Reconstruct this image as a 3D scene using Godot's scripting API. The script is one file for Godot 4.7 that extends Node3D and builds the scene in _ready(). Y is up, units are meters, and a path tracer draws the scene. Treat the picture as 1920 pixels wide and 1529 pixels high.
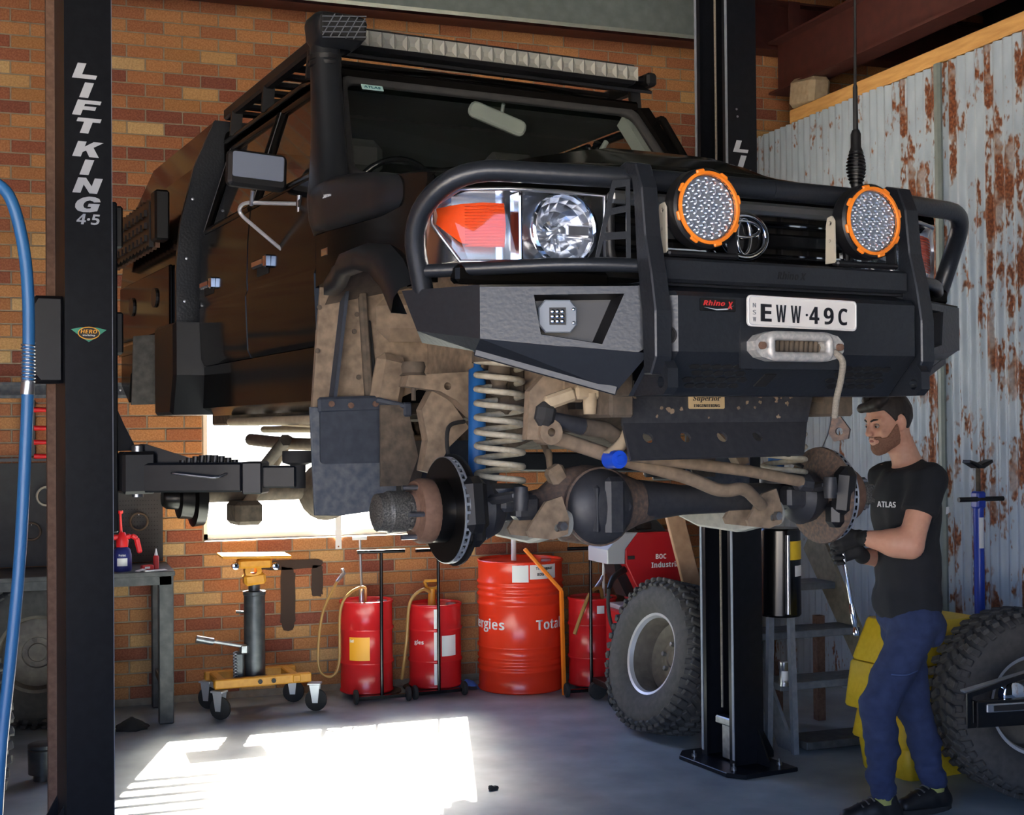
extends Node3D
# A workshop with a four wheel drive up on a two post lift.
# The building's axes: x along the brick wall, y up, -z towards the brick wall.  Lift and car stand TURN degrees off square.

const TURN := 7.4
const BACK := 8.58           # distance of the brick wall
const COURSE := 0.0796
const MODULE := 0.225
const SIDE := 4.9            # the corrugated partition
const CARX := 2.38
const CARW := 3.68

var M := {}
var rng := RandomNumberGenerator.new()
var used := {}

# ------------------------------------------------------------------ mesh builder
class MB:
	var st := SurfaceTool.new()
	func _init():
		st.begin(Mesh.PRIMITIVE_TRIANGLES)
		st.set_smooth_group(-1)
	func flat(): st.set_smooth_group(-1); return self
	func smooth(g := 0): st.set_smooth_group(g); return self
	func tri(a: Vector3, b: Vector3, c: Vector3):
		st.add_vertex(a); st.add_vertex(c); st.add_vertex(b)
	func quad(a: Vector3, b: Vector3, c: Vector3, d: Vector3):
		tri(a, b, c); tri(a, c, d)
	func out(pts: Array, mid: Vector3):     # a convex face turned away from mid
		var n: Vector3 = (pts[1] - pts[0]).cross(pts[2] - pts[0])
		if n.dot(pts[0] - mid) < 0.0:
			pts = pts.duplicate(); pts.reverse()
		for i in range(1, pts.size() - 1): tri(pts[0], pts[i], pts[i + 1])
	func box(c: Vector3, s: Vector3, b := Basis.IDENTITY, bev := 0.0):
		var h := s * 0.5
		if bev <= 0.0:
			for ax in 3:
				for sg in [-1.0, 1.0]:
					var p := []
					for k in [[-1, -1], [1, -1], [1, 1], [-1, 1]]:
						var v := Vector3.ZERO
						v[ax] = sg * h[ax]; v[(ax + 1) % 3] = k[0] * h[(ax + 1) % 3]; v[(ax + 2) % 3] = k[1] * h[(ax + 2) % 3]
						p.append(c + b * v)
					out(p, c)
			return self
		bev = minf(bev, minf(h.x, minf(h.y, h.z)) * 0.95)
		var at := func(s3: Vector3, ax: int) -> Vector3:
			var v := Vector3(s3.x * (h.x - bev), s3.y * (h.y - bev), s3.z * (h.z - bev))
			v[ax] = s3[ax] * h[ax]
			return c + b * v
		for ax in 3:
			for sg in [-1.0, 1.0]:
				var p := []
				for k in [[-1, -1], [1, -1], [1, 1], [-1, 1]]:
					var s3 := Vector3.ZERO
					s3[ax] = sg; s3[(ax + 1) % 3] = k[0]; s3[(ax + 2) % 3] = k[1]
					p.append(at.call(s3, ax))
				out(p, c)
			for k in [[-1, -1], [1, -1], [1, 1], [-1, 1]]:
				var a1 := (ax + 1) % 3
				var a2 := (ax + 2) % 3
				var lo := Vector3.ZERO
				lo[ax] = -1.0; lo[a1] = k[0]; lo[a2] = k[1]
				var hi := lo
				hi[ax] = 1.0
				out([at.call(lo, a1), at.call(hi, a1), at.call(hi, a2), at.call(lo, a2)], c)
		for sx in [-1.0, 1.0]:
			for sy in [-1.0, 1.0]:
				for sz in [-1.0, 1.0]:
					var s3 := Vector3(sx, sy, sz)
					out([at.call(s3, 0), at.call(s3, 1), at.call(s3, 2)], c)
		return self
	func bar(a: Vector3, b: Vector3, w: float, t: float, up := Vector3.UP, bev := 0.0):  # a box from a to b, w across, t along up
		var z := (b - a).normalized()
		var x := up.cross(z)
		if x.length() < 0.01: x = Vector3.RIGHT.cross(z)
		x = x.normalized()
		box((a + b) * 0.5, Vector3(w, t, a.distance_to(b)), Basis(x, z.cross(x), z), bev)
		return self
	func tube(pts: Array, r, seg := 8, cap := true, closed := false):
		var n := pts.size()
		var rings := []
		var nrm := Vector3.ZERO
		var prev := Vector3.ZERO
		for i in n:
			var a: Vector3 = pts[(i - 1 + n) % n] if (i > 0 or closed) else pts[0]
			var b: Vector3 = pts[(i + 1) % n] if (i < n - 1 or closed) else pts[n - 1]
			var t := (b - a).normalized()
			if nrm == Vector3.ZERO:
				nrm = t.cross(Vector3.UP if absf(t.y) < 0.9 else Vector3.RIGHT).normalized()
			else:
				nrm = (nrm - t * nrm.dot(t)).normalized()
			var bn := t.cross(nrm)
			var rad: float = r[i] if r is Array else r
			var ring := []
			for k in seg:
				var f := TAU * k / seg
				ring.append(pts[i] + (nrm * cos(f) + bn * sin(f)) * rad)
			rings.append(ring)
			prev = t
		smooth(1)
		for i in (n if closed else n - 1):
			var p: Array = rings[i]
			var q: Array = rings[(i + 1) % n]
			for k in seg:
				var k2 := (k + 1) % seg
				quad(p[k], p[k2], q[k2], q[k])
		flat()
		if cap and not closed:
			for k in range(1, seg - 1):
				tri(rings[0][0], rings[0][k + 1], rings[0][k])
				tri(rings[n - 1][0], rings[n - 1][k], rings[n - 1][k + 1])
		return self
	func lathe(prof: Array, xf: Transform3D, seg := 24, sharp := 0.6):   # prof: Vector2(radius, height) going up the outside
		var g := 2
		for i in prof.size() - 1:
			var p: Vector2 = prof[i]
			var q: Vector2 = prof[i + 1]
			if i > 0 and absf((p - prof[i - 1]).angle_to(q - p)) > sharp: g += 1
			smooth(g)
			for k in seg:
				var f := TAU * k / seg
				var f2 := TAU * (k + 1) / seg
				var a := xf * Vector3(p.x * cos(f), p.y, p.x * sin(f))
				var b := xf * Vector3(p.x * cos(f2), p.y, p.x * sin(f2))
				var c := xf * Vector3(q.x * cos(f2), q.y, q.x * sin(f2))
				var d := xf * Vector3(q.x * cos(f), q.y, q.x * sin(f))
				if p.x < 1e-5: tri(a, d, c)
				elif q.x < 1e-5: tri(a, d, b)
				else: quad(b, a, d, c)
		flat()
		return self
	func loft(rows: Array, g := 0, ring := false):    # rows of equally many points
		smooth(g) if g >= 0 else flat()
		for i in rows.size() - 1:
			var p: Array = rows[i]
			var q: Array = rows[i + 1]
			for k in (p.size() if ring else p.size() - 1):
				var k2 := (k + 1) % p.size()
				quad(p[k], p[k2], q[k2], q[k])
		flat()
		return self
	func fan(pts: Array):
		for i in range(1, pts.size() - 1): tri(pts[0], pts[i], pts[i + 1])
		return self
	func prism(poly: PackedVector2Array, xf: Transform3D, d: float, holes := [], bev := 0.0):
		# poly in local xy, from z = -d/2 to z = d/2
		if Geometry2D.is_polygon_clockwise(poly): poly.reverse()
		var loops := [poly]
		var pieces := [poly]
		if not holes.is_empty():
			var lo := poly[0]
			var hi := poly[0]
			for q in poly:
				lo = lo.min(q); hi = hi.max(q)
			var cuts := [lo.x - 1.0]
			for h in holes:
				var hh: PackedVector2Array = h.duplicate()
				if not Geometry2D.is_polygon_clockwise(hh): hh.reverse()
				loops.append(hh)
				var s := 0.0
				for q in hh: s += q.x
				cuts.append(s / hh.size() + 1e-5)
			cuts.append(hi.x + 1.0)
			cuts.sort()
			pieces = []
			for i in cuts.size() - 1:
				if cuts[i + 1] - cuts[i] < 1e-4: continue
				var strip := PackedVector2Array([Vector2(cuts[i], lo.y - 1.0), Vector2(cuts[i + 1], lo.y - 1.0), Vector2(cuts[i + 1], hi.y + 1.0), Vector2(cuts[i], hi.y + 1.0)])
				var todo := Geometry2D.intersect_polygons(poly, strip)
				for h in holes:
					var next: Array[PackedVector2Array] = []
					for t in todo: next.append_array(Geometry2D.clip_polygons(t, h))
					todo = next
				pieces.append_array(todo)
		var rim := poly
		if bev > 0.0 and holes.is_empty():
			rim = MB.inset(poly, bev); pieces = [rim]
		var z := d * 0.5
		for face in pieces:
			var ids := Geometry2D.triangulate_polygon(face)
			for i in range(0, ids.size(), 3):
				var a: Vector2 = face[ids[i]]
				var b: Vector2 = face[ids[i + 1]]
				var c: Vector2 = face[ids[i + 2]]
				if (b - a).cross(c - a) < 0.0:
					var t := b
					b = c; c = t
				tri(xf * Vector3(a.x, a.y, z), xf * Vector3(b.x, b.y, z), xf * Vector3(c.x, c.y, z))
				tri(xf * Vector3(a.x, a.y, -z), xf * Vector3(c.x, c.y, -z), xf * Vector3(b.x, b.y, -z))
		var zs := z - (bev if holes.is_empty() else 0.0)
		for lp in loops:
			for i in lp.size():
				var a: Vector2 = lp[i]
				var b: Vector2 = lp[(i + 1) % lp.size()]
				quad(xf * Vector3(a.x, a.y, -zs), xf * Vector3(b.x, b.y, -zs), xf * Vector3(b.x, b.y, zs), xf * Vector3(a.x, a.y, zs))
				if bev > 0.0 and holes.is_empty():
					var ra := rim[i]
					var rb := rim[(i + 1) % lp.size()]
					quad(xf * Vector3(a.x, a.y, zs), xf * Vector3(b.x, b.y, zs), xf * Vector3(rb.x, rb.y, z), xf * Vector3(ra.x, ra.y, z))
					quad(xf * Vector3(ra.x, ra.y, -z), xf * Vector3(rb.x, rb.y, -z), xf * Vector3(b.x, b.y, -zs), xf * Vector3(a.x, a.y, -zs))
		return self
	static func inset(poly: PackedVector2Array, d: float) -> PackedVector2Array:
		var r := PackedVector2Array()
		var n := poly.size()
		for i in n:
			var e1 := (poly[i] - poly[(i - 1 + n) % n]).normalized()
			var e2 := (poly[(i + 1) % n] - poly[i]).normalized()
			var n1 := Vector2(-e1.y, e1.x)
			var n2 := Vector2(-e2.y, e2.x)
			var m := (n1 + n2)
			var k := d / maxf(0.35, 1.0 + n1.dot(n2))
			r.append(poly[i] + m * k)
		return r
	func add(mesh: Mesh, xf: Transform3D):
		st.append_from(mesh, 0, xf)
		return self
	func done() -> ArrayMesh:
		st.generate_normals()
		st.index()
		return st.commit()

# ------------------------------------------------------------------ naming and placing
func numbered(called: String) -> String:
	var n: int = used.get(called, 0)
	used[called] = n + 1
	return called if n == 0 else "%s_%03d" % [called, n]

func meta(o, label, category = "", group = "", kind = ""):
	if label: o.set_meta("label", label)
	if category: o.set_meta("category", category)
	if group: o.set_meta("group", group)
	if kind: o.set_meta("kind", kind)
	return o

func thing(called, label, category, at := Vector3.ZERO, turn := 0.0, group := "") -> Node3D:
	var o := Node3D.new()
	o.name = numbered(called)
	add_child(o)
	o.position = at
	o.rotation.y = turn
	return meta(o, label, category, group)

func setting(called, label = "") -> Node3D:
	var o := Node3D.new()
	o.name = called
	add_child(o)
	return meta(o, label, "", "", "structure")

func obj(called: String, shape, m: Material, parent: Node = self, label := "") -> MeshInstance3D:
	var o := MeshInstance3D.new()
	o.name = called if parent != self else numbered(called)
	o.mesh = shape.done() if shape is MB else shape
	o.material_override = m
	o.cast_shadow = GeometryInstance3D.SHADOW_CASTING_SETTING_ON
	parent.add_child(o, true)
	if label: o.set_meta("label", label)
	return o

func P(x: float, y: float, w: float) -> Vector3: return Vector3(x, y, -w)          # building: w = distance towards the brick wall
func C(u: float, y: float, w: float) -> Vector3: return Vector3(u, y, CARW - w)    # car: u = sideways from its middle line
func car_to_world(x: float, y: float, w: float) -> Vector3: return Basis(Vector3.UP, deg_to_rad(TURN)) * Vector3(x, y, -w)
func xform(o: Vector3, x := Vector3.RIGHT, y := Vector3.UP) -> Transform3D:
	x = x.normalized()
	var z := x.cross(y).normalized()
	return Transform3D(Basis(x, z.cross(x), z), o)
func up_to(a: Vector3, b: Vector3) -> Transform3D:     # local y runs from a towards b
	var y := (b - a).normalized()
	var x := y.cross(Vector3.FORWARD if absf(y.z) < 0.9 else Vector3.RIGHT).normalized()
	return Transform3D(Basis(x, y, x.cross(y)), a)
func ngon(n: int, r: float, c := Vector2.ZERO, turn := 0.0, sy := 1.0) -> PackedVector2Array:
	var p := PackedVector2Array()
	for i in n:
		var f := TAU * i / n + turn
		p.append(c + Vector2(cos(f) * r, sin(f) * r * sy))
	return p
func rrect(w: float, h: float, r: float, c := Vector2.ZERO, n := 3) -> PackedVector2Array:
	var p := PackedVector2Array()
	for q in 4:
		var cx := (w * 0.5 - r) * (1 if q in [0, 3] else -1)
		var cy := (h * 0.5 - r) * (1 if q in [0, 1] else -1)
		for i in n + 1:
			var f := PI * 0.5 * (q + float(i) / n)
			p.append(c + Vector2(cx + cos(f) * r, cy + sin(f) * r))
	return p
func pv(a: Array) -> PackedVector2Array:
	var p := PackedVector2Array()
	for i in range(0, a.size(), 2): p.append(Vector2(a[i], a[i + 1]))
	return p
func curve(pts: Array, n := 6) -> Array:       # Catmull-Rom through pts
	var r := []
	for i in pts.size() - 1:
		var a: Vector3 = pts[maxi(i - 1, 0)]
		var b: Vector3 = pts[i]
		var c: Vector3 = pts[i + 1]
		var d: Vector3 = pts[mini(i + 2, pts.size() - 1)]
		for k in n: r.append(b.cubic_interpolate(c, a, d, float(k) / n))
	r.append(pts[-1])
	return r
func rounded(pts: Array, rad: float, n := 5) -> Array:   # a bent tube's middle line
	var r := [pts[0]]
	for i in range(1, pts.size() - 1):
		var p: Vector3 = pts[i]
		var a: Vector3 = p + (pts[i - 1] - p).limit_length(minf(rad, p.distance_to(pts[i - 1]) * 0.48))
		var b: Vector3 = p + (pts[i + 1] - p).limit_length(minf(rad, p.distance_to(pts[i + 1]) * 0.48))
		for k in n + 1:
			var t := float(k) / n
			r.append(a.lerp(p, t).lerp(p.lerp(b, t), t))
	r.append(pts[-1])
	return r
func text_mesh(s: String, size: float, depth := 0.002, bold := true, slant := 0.0, stretch := 1.0, font_name := "Droid Sans") -> ArrayMesh:
	var t := TextMesh.new()
	var f := SystemFont.new()
	f.font_names = [font_name]
	f.font_weight = 700 if bold else 400
	t.font = f
	t.text = s
	t.font_size = 32
	t.pixel_size = size / 32.0
	t.depth = depth
	t.curve_step = 1.0
	var arr := t.get_mesh_arrays()
	var v: PackedVector3Array = arr[Mesh.ARRAY_VERTEX]
	for i in v.size(): v[i] = Vector3(v[i].x * stretch + v[i].y * slant, v[i].y, v[i].z)
	arr[Mesh.ARRAY_VERTEX] = v
	arr[Mesh.ARRAY_TANGENT] = null
	var m := ArrayMesh.new()
	m.add_surface_from_arrays(Mesh.PRIMITIVE_TRIANGLES, arr)
	return m
func write(s: String, size: float, xf: Transform3D, m: Material, parent: Node, called := "lettering", slant := 0.0, stretch := 1.0, bold := true, font_name := "Droid Sans"):
	var o := obj(called, text_mesh(s, size, 0.0016, bold, slant, stretch, font_name), m, parent)
	o.transform = xf
	return o

# ------------------------------------------------------------------ materials
func noise_tex(freq: float, lo: Color, hi: Color, seed_ := 1, octaves := 4, size := 256) -> NoiseTexture2D:
	var n := FastNoiseLite.new()
	n.seed = seed_
	n.frequency = freq
	n.fractal_octaves = octaves
	var t := NoiseTexture2D.new()
	t.width = size; t.height = size
	t.seamless = true
	t.noise = n
	var g := Gradient.new()
	g.colors = PackedColorArray([lo, hi])
	t.color_ramp = g
	return t
func mat(called: String, c: Color, rough := 0.6, metal := 0.0) -> StandardMaterial3D:
	var m := StandardMaterial3D.new()
	m.resource_name = called
	m.albedo_color = c
	m.roughness = rough
	m.metallic = metal
	M[called] = m
	return m
func mottled(called: String, lo: Color, hi: Color, rough := 0.7, scale := 2.0, seed_ := 1, metal := 0.0, bump := 0.0, freq := 0.02) -> StandardMaterial3D:
	var m := mat(called, Color.WHITE, rough, metal)
	m.albedo_texture = noise_tex(freq, lo, hi, seed_)
	m.uv1_triplanar = true
	m.uv1_scale = Vector3.ONE * scale
	if bump > 0.0:
		m.heightmap_enabled = true
		m.heightmap_texture = M.grain_tex
		m.heightmap_scale = bump
	return m
func col(r: float, g: float, b: float) -> Color: return Color(r / 255.0, g / 255.0, b / 255.0)

func materials():
	M.grain_tex = noise_tex(0.09, Color.BLACK, Color.WHITE, 9, 3)
	mat("black_gap", col(10, 10, 11), 0.8)
	var m := mat("paint", col(15, 14, 13), 0.12, 0.0)
	m.metallic_specular = 0.2
	m = mottled("bar_black", col(26, 29, 34), col(36, 39, 44), 0.36, 3.0, 3, 0.0, 0.05, 0.05)
	m = mottled("flare_black", col(22, 24, 27), col(30, 32, 35), 0.36, 3.0, 4)
	mottled("rubber", col(34, 34, 35), col(50, 49, 48), 0.85, 2.0, 5, 0.0, 0.03)
	mottled("rubber_dusty", col(70, 68, 66), col(98, 95, 90), 0.9, 4.0, 6, 0.0, 0.05)
	mottled("rubber_tyre", col(58, 57, 56), col(78, 75, 72), 0.85, 4.0, 5)
	mottled("rim_dusty", col(96, 90, 82), col(126, 118, 108), 0.6, 3.0, 88, 0.3)
	mottled("plastic_black", col(15, 15, 17), col(22, 22, 24), 0.45, 3.0, 7)
	mat("gloss_black", col(14, 14, 15), 0.2)
	mottled("dusty", col(108, 92, 75), col(148, 128, 106), 0.9, 2.5, 8, 0.0, 0.04, 0.03)
	mottled("dusty_dark", col(66, 58, 49), col(106, 92, 77), 0.9, 2.5, 9, 0.0, 0.04, 0.03)
	mottled("dusty_pale", col(150, 132, 106), col(178, 160, 132), 0.85, 3.0, 10)
	mottled("coil_dusty", col(150, 140, 118), col(190, 184, 168), 0.7, 8.0, 11, 0.0, 0.02)
	mottled("axle_black", col(36, 38, 44), col(56, 56, 58), 0.5, 3.0, 12, 0.0, 0.03, 0.04)
	mottled("axle_rusty", col(56, 54, 56), col(132, 102, 80), 0.8, 4.0, 13, 0.0, 0.03, 0.05)
	mottled("rust_brown", col(92, 66, 52), col(120, 92, 74), 0.8, 6.0, 14)
	mottled("greasy", col(30, 30, 30), col(138, 134, 124), 0.5, 14.0, 15, 0.2, 0.04, 0.04)
	mottled("flap_grey", col(66, 72, 82), col(104, 106, 108), 0.8, 2.2, 16, 0.0, 0.03, 0.04)
	mottled("flap_dark", col(40, 46, 56), col(58, 63, 72), 0.7, 3.0, 17)
	mottled("arm_grey", col(150, 152, 144), col(176, 176, 166), 0.6, 4.0, 18)
	mottled("steel", col(128, 130, 134), col(160, 162, 166), 0.35, 4.0, 19, 0.9)
	mat("disc_face", col(52, 50, 48), 0.3, 0.9)
	mat("disc_edge", col(170, 176, 184), 0.4, 0.7)
	mat("chrome", col(225, 228, 232), 0.06, 1.0)
	mat("reflector", col(240, 242, 246), 0.2, 1.0)
	mat("satin", col(190, 194, 200), 0.3, 0.9)
	mat("lamp_grey", col(128, 134, 142), 0.5, 0.2)
	mat("silver_paint", col(196, 198, 202), 0.35, 0.5)
	mat("blue_shock", col(26, 84, 142), 0.5)
	mat("blue_bush", col(28, 74, 190), 0.3)
	mat("orange", col(236, 128, 32), 0.45)
	mat("bracket_pale", col(178, 170, 152), 0.6)
	mat("plate_white", col(228, 222, 212), 0.4)
	mat("plate_ink", col(22, 22, 26), 0.5)
	mat("plate_edge", col(240, 236, 228), 0.4)
	mat("lettering_silver", col(186, 190, 196), 0.5)
	mat("white", col(228, 228, 226), 0.5)
	mat("ink", col(26, 26, 28), 0.6)
	mat("red_badge", col(190, 44, 44), 0.5)
	mat("sticker_tan", col(184, 160, 120), 0.6)
	mottled("fairlead", col(150, 150, 148), col(206, 202, 194), 0.5, 10.0, 20, 0.3)
	mottled("rope", col(112, 104, 92), col(158, 150, 136), 0.9, 30.0, 21)
	m = mat("glass_screen", Color(0.16, 0.2, 0.18, 0.16), 0.03)
	m.transparency = BaseMaterial3D.TRANSPARENCY_ALPHA
	m = mat("glass_dark", Color(0.05, 0.055, 0.06, 0.55), 0.04)
	m.transparency = BaseMaterial3D.TRANSPARENCY_ALPHA
	m = mat("lens_clear", Color(0.95, 0.97, 1.0, 0.01), 0.02)
	m.transparency = BaseMaterial3D.TRANSPARENCY_ALPHA
	m = mat("window_glass", Color(0.96, 0.98, 0.98, 0.05), 0.02)
	m.transparency = BaseMaterial3D.TRANSPARENCY_ALPHA
	m = mat("amber", Color(0.84, 0.27, 0.015), 0.3); m.metallic_specular = 0.25
	mat("interior", col(58, 60, 58), 0.8)
	mat("interior_pale", col(140, 150, 142), 0.7)
	mat("mirror_face", col(205, 212, 224), 0.06, 1.0)
	mat("lightbar_lens", col(178, 176, 162), 0.35, 0.3)
	# lift, floor, walls
	mottled("lift_black", col(19, 21, 26), col(26, 28, 33), 0.32, 1.5, 22, 0.0, 0.02, 0.05)
	M.lift_black.metallic_specular = 0.3
	mottled("lift_edge", col(120, 128, 140), col(140, 146, 156), 0.5, 3.0, 23)
	mat("hose_blue", col(44, 102, 152), 0.4)
	mat("reel_blue", col(28, 64, 176), 0.3)
	m = mottled("concrete", col(150, 166, 172), col(170, 184, 190), 0.4, 0.35, 24, 0.0, 0.0, 0.02)
	m.detail_enabled = true
	m.detail_albedo = noise_tex(0.012, col(196, 196, 200), col(255, 255, 255), 25, 5, 512)
	m.detail_blend_mode = BaseMaterial3D.BLEND_MODE_MUL
	m.uv1_world_triplanar = true
	m.roughness_texture = noise_tex(0.03, col(92, 92, 92), col(150, 150, 150), 26)
	m.roughness = 1.0
	mottled("mortar", col(134, 122, 104), col(158, 146, 126), 0.95, 3.0, 27)
	var tones := [[160, 102, 68], [172, 114, 74], [150, 90, 64], [180, 126, 80], [142, 82, 60], [188, 146, 96], [164, 108, 68], [198, 162, 112], [130, 74, 58], [170, 118, 72]]
	for i in tones.size():
		var t: Array = tones[i]
		var b := mottled("brick_%d" % i, col(t[0] - 20, t[1] - 18, t[2] - 14), col(t[0] + 16, t[1] + 16, t[2] + 12), 0.9, 5.0, 40 + i, 0.0, 0.12, 0.05)
		b.uv1_world_triplanar = true
	mottled("steel_red", col(64, 29, 25), col(80, 37, 31), 0.6, 1.5, 60)
	mottled("roof_iron", col(50, 53, 53), col(66, 69, 68), 0.6, 1.0, 61, 0.2)
	mottled("galvanised", col(108, 118, 116), col(128, 138, 136), 0.5, 1.5, 62, 0.3)
	m = mottled("timber", col(176, 128, 70), col(204, 156, 92), 0.8, 1.0, 63, 0.0, 0.05)
	m.uv1_scale = Vector3(6, 6, 0.8)
	mottled("plank", col(170, 134, 104), col(196, 160, 128), 0.8, 2.0, 64)
	mottled("bench_steel", col(52, 54, 56), col(84, 84, 82), 0.6, 2.5, 65)
	mottled("pegboard", col(44, 45, 46), col(54, 55, 56), 0.7, 2.0, 66)
	mottled("jack_yellow", col(188, 126, 30), col(206, 146, 44), 0.5, 4.0, 67)
	mottled("step_yellow", col(222, 184, 32), col(236, 202, 56), 0.5, 3.0, 68, 0.0, 0.0, 0.04)
	mottled("cylinder_grey", col(58, 62, 68), col(84, 86, 88), 0.35, 3.0, 69, 0.5)
	m = mat("drum_orange", col(226, 58, 32), 0.25)
	m = mat("drum_red", col(196, 34, 38), 0.25)
	m = mat("welder_red", col(168, 22, 30), 0.35)
	mat("sprayer_red", col(214, 30, 36), 0.4)
	mat("sprayer_blue", col(36, 44, 110), 0.4)
	mat("label_yellow", col(240, 170, 40), 0.5)
	mat("hose_amber", col(164, 126, 70), 0.35)
	mat("stand_blue", col(22, 56, 158), 0.35)
	mat("rag_blue", col(80, 124, 206), 0.9)
	mat("paint_stain", col(62, 50, 44), 0.9)
	mottled("step_grey", col(92, 98, 104), col(118, 122, 126), 0.7, 3.0, 70)
	mottled("step_dusty", col(120, 116, 98), col(148, 142, 122), 0.9, 3.0, 71)
	mottled("outside", col(196, 190, 180), col(214, 208, 198), 0.9, 0.5, 72)
	# person
	m = mottled("skin", col(196, 142, 116), col(212, 160, 134), 0.55, 6.0, 73)
	m.subsurf_scatter_enabled = true; m.subsurf_scatter_strength = 0.1
	mottled("hair", col(26, 20, 18), col(44, 34, 28), 0.6, 12.0, 74)
	mottled("beard", col(116, 80, 62), col(146, 104, 82), 0.8, 20.0, 75)
	mottled("shirt", col(20, 22, 27), col(28, 30, 35), 0.9, 3.0, 76)
	mottled("trousers", col(30, 42, 74), col(46, 60, 96), 0.9, 3.0, 77, 0.0, 0.05)
	mottled("glove", col(18, 18, 20), col(28, 28, 30), 0.8, 8.0, 78)
	mat("sock", col(150, 150, 84), 0.9)
	mat("lip", col(170, 100, 88), 0.5)
	mat("eye_white", col(168, 154, 144), 0.3)
	mat("shoe", col(20, 20, 22), 0.5)
	for pair in [["iron_clean", 80, 0.12], ["iron_rusty", 81, 0.68], ["iron_streaked", 82, 0.4]]:
		m = mat(pair[0], Color.WHITE, 0.55, 0.15)
		m.albedo_texture = iron(pair[1], pair[2])
		m.texture_filter = BaseMaterial3D.TEXTURE_FILTER_LINEAR

func iron(seed_: int, amount: float) -> ImageTexture:
	# one corrugated sheet, ten waves wide: galvanised, with rust that ran down from the fixings and out of the laps
	var w := 240
	var h := 1024
	var im := Image.create(w, h, false, Image.FORMAT_RGB8)
	var blot := FastNoiseLite.new()
	blot.seed = seed_; blot.frequency = 0.012; blot.fractal_octaves = 4
	var fine := FastNoiseLite.new()
	fine.seed = seed_ + 7; fine.frequency = 0.07; fine.fractal_octaves = 3
	var lane := FastNoiseLite.new()
	lane.seed = seed_ + 13; lane.frequency = 0.03
	for x in w:
		var wave := float(x) / w * 10.0
		var edge := absf(fposmod(wave, 1.0) - 0.5) * 2.0
		var run := lane.get_noise_2d(floorf(wave * 2.0) * 37.0, 3.0)
		for y in h:
			var a := blot.get_noise_2d(x * 1.2, y * 0.55) + fine.get_noise_2d(x * 2.2, y * 0.7) * 0.45 + run * 0.5
			var t := clampf((a - 0.62 + amount * 0.75) * 5.0, 0.0, 1.0)
			t *= lerpf(0.35, 1.0, clampf((fine.get_noise_2d(x * 0.4 + 300.0, y * 0.25) + 0.25 + edge * 0.25) * 3.0, 0.0, 1.0))
			var g := 0.5 + fine.get_noise_2d(x * 0.6, y * 0.15) * 0.5
			var zinc := Color(0.58, 0.63, 0.68).lerp(Color(0.68, 0.73, 0.77), g)
			var rust := Color(0.32, 0.15, 0.07).lerp(Color(0.54, 0.31, 0.17), clampf(0.5 + fine.get_noise_2d(x * 3.0, y * 2.0), 0.0, 1.0))
			im.set_pixel(x, y, zinc.lerp(rust, t))
	return ImageTexture.create_from_image(im)

# ------------------------------------------------------------------ start
func _ready():
	rng.seed = 20240
	var cam = Camera3D.new()
	cam.name = "camera"
	cam.fov = rad_to_deg(2.0 * atan(1529.0 / 2.0 / 2500.0))
	cam.near = 0.05; cam.far = 300.0
	cam.position = Vector3(0, 1.70, 0)
	cam.basis = Basis(Vector3.UP, deg_to_rad(-19.6)) * Basis(Vector3.RIGHT, deg_to_rad(0.85)) * Basis(Vector3.BACK, deg_to_rad(-0.5))
	cam.current = true
	add_child(cam)
	var env = Environment.new()
	var sky = Sky.new()
	var sm = ProceduralSkyMaterial.new()
	sm.sky_top_color = Color(0.42, 0.58, 0.86)
	sm.sky_horizon_color = Color(0.80, 0.86, 0.95)
	sm.ground_horizon_color = Color(0.72, 0.72, 0.70)
	sm.ground_bottom_color = Color(0.5, 0.5, 0.48)
	sm.sky_energy_multiplier = 1.0
	sky.sky_material = sm
	env.background_mode = Environment.BG_SKY
	env.sky = sky
	env.background_energy_multiplier = 7.0
	env.tonemap_mode = Environment.TONE_MAPPER_LINEAR
	env.tonemap_exposure = 1.08
	env.sdfgi_enabled = true; env.ssao_enabled = true; env.ssil_enabled = true
	var we = WorldEnvironment.new()
	we.environment = env
	we.name = "surroundings"
	add_child(we)
	var sun = DirectionalLight3D.new()
	sun.name = "sun"
	sun.light_energy = 42.0
	sun.light_color = Color(1.0, 0.95, 0.87)
	sun.light_angular_distance = 0.6
	sun.shadow_enabled = true
	add_child(sun)
	sun.basis = Basis.looking_at(Vector3(-0.298, -0.93, 1.0).normalized())
	materials()
	building()
	lift()
	vehicle()
	yard_things()
	bench_things()
	right_things()
	person()

# ------------------------------------------------------------------ the building
func slab(called, lo: Vector3, hi: Vector3, m, parent, label := ""):
	var a = Vector3(minf(lo.x, hi.x), minf(lo.y, hi.y), minf(lo.z, hi.z))
	var b = Vector3(maxf(lo.x, hi.x), maxf(lo.y, hi.y), maxf(lo.z, hi.z))
	return obj(called, MB.new().box((a + b) * 0.5, b - a), m, parent, label)

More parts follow.
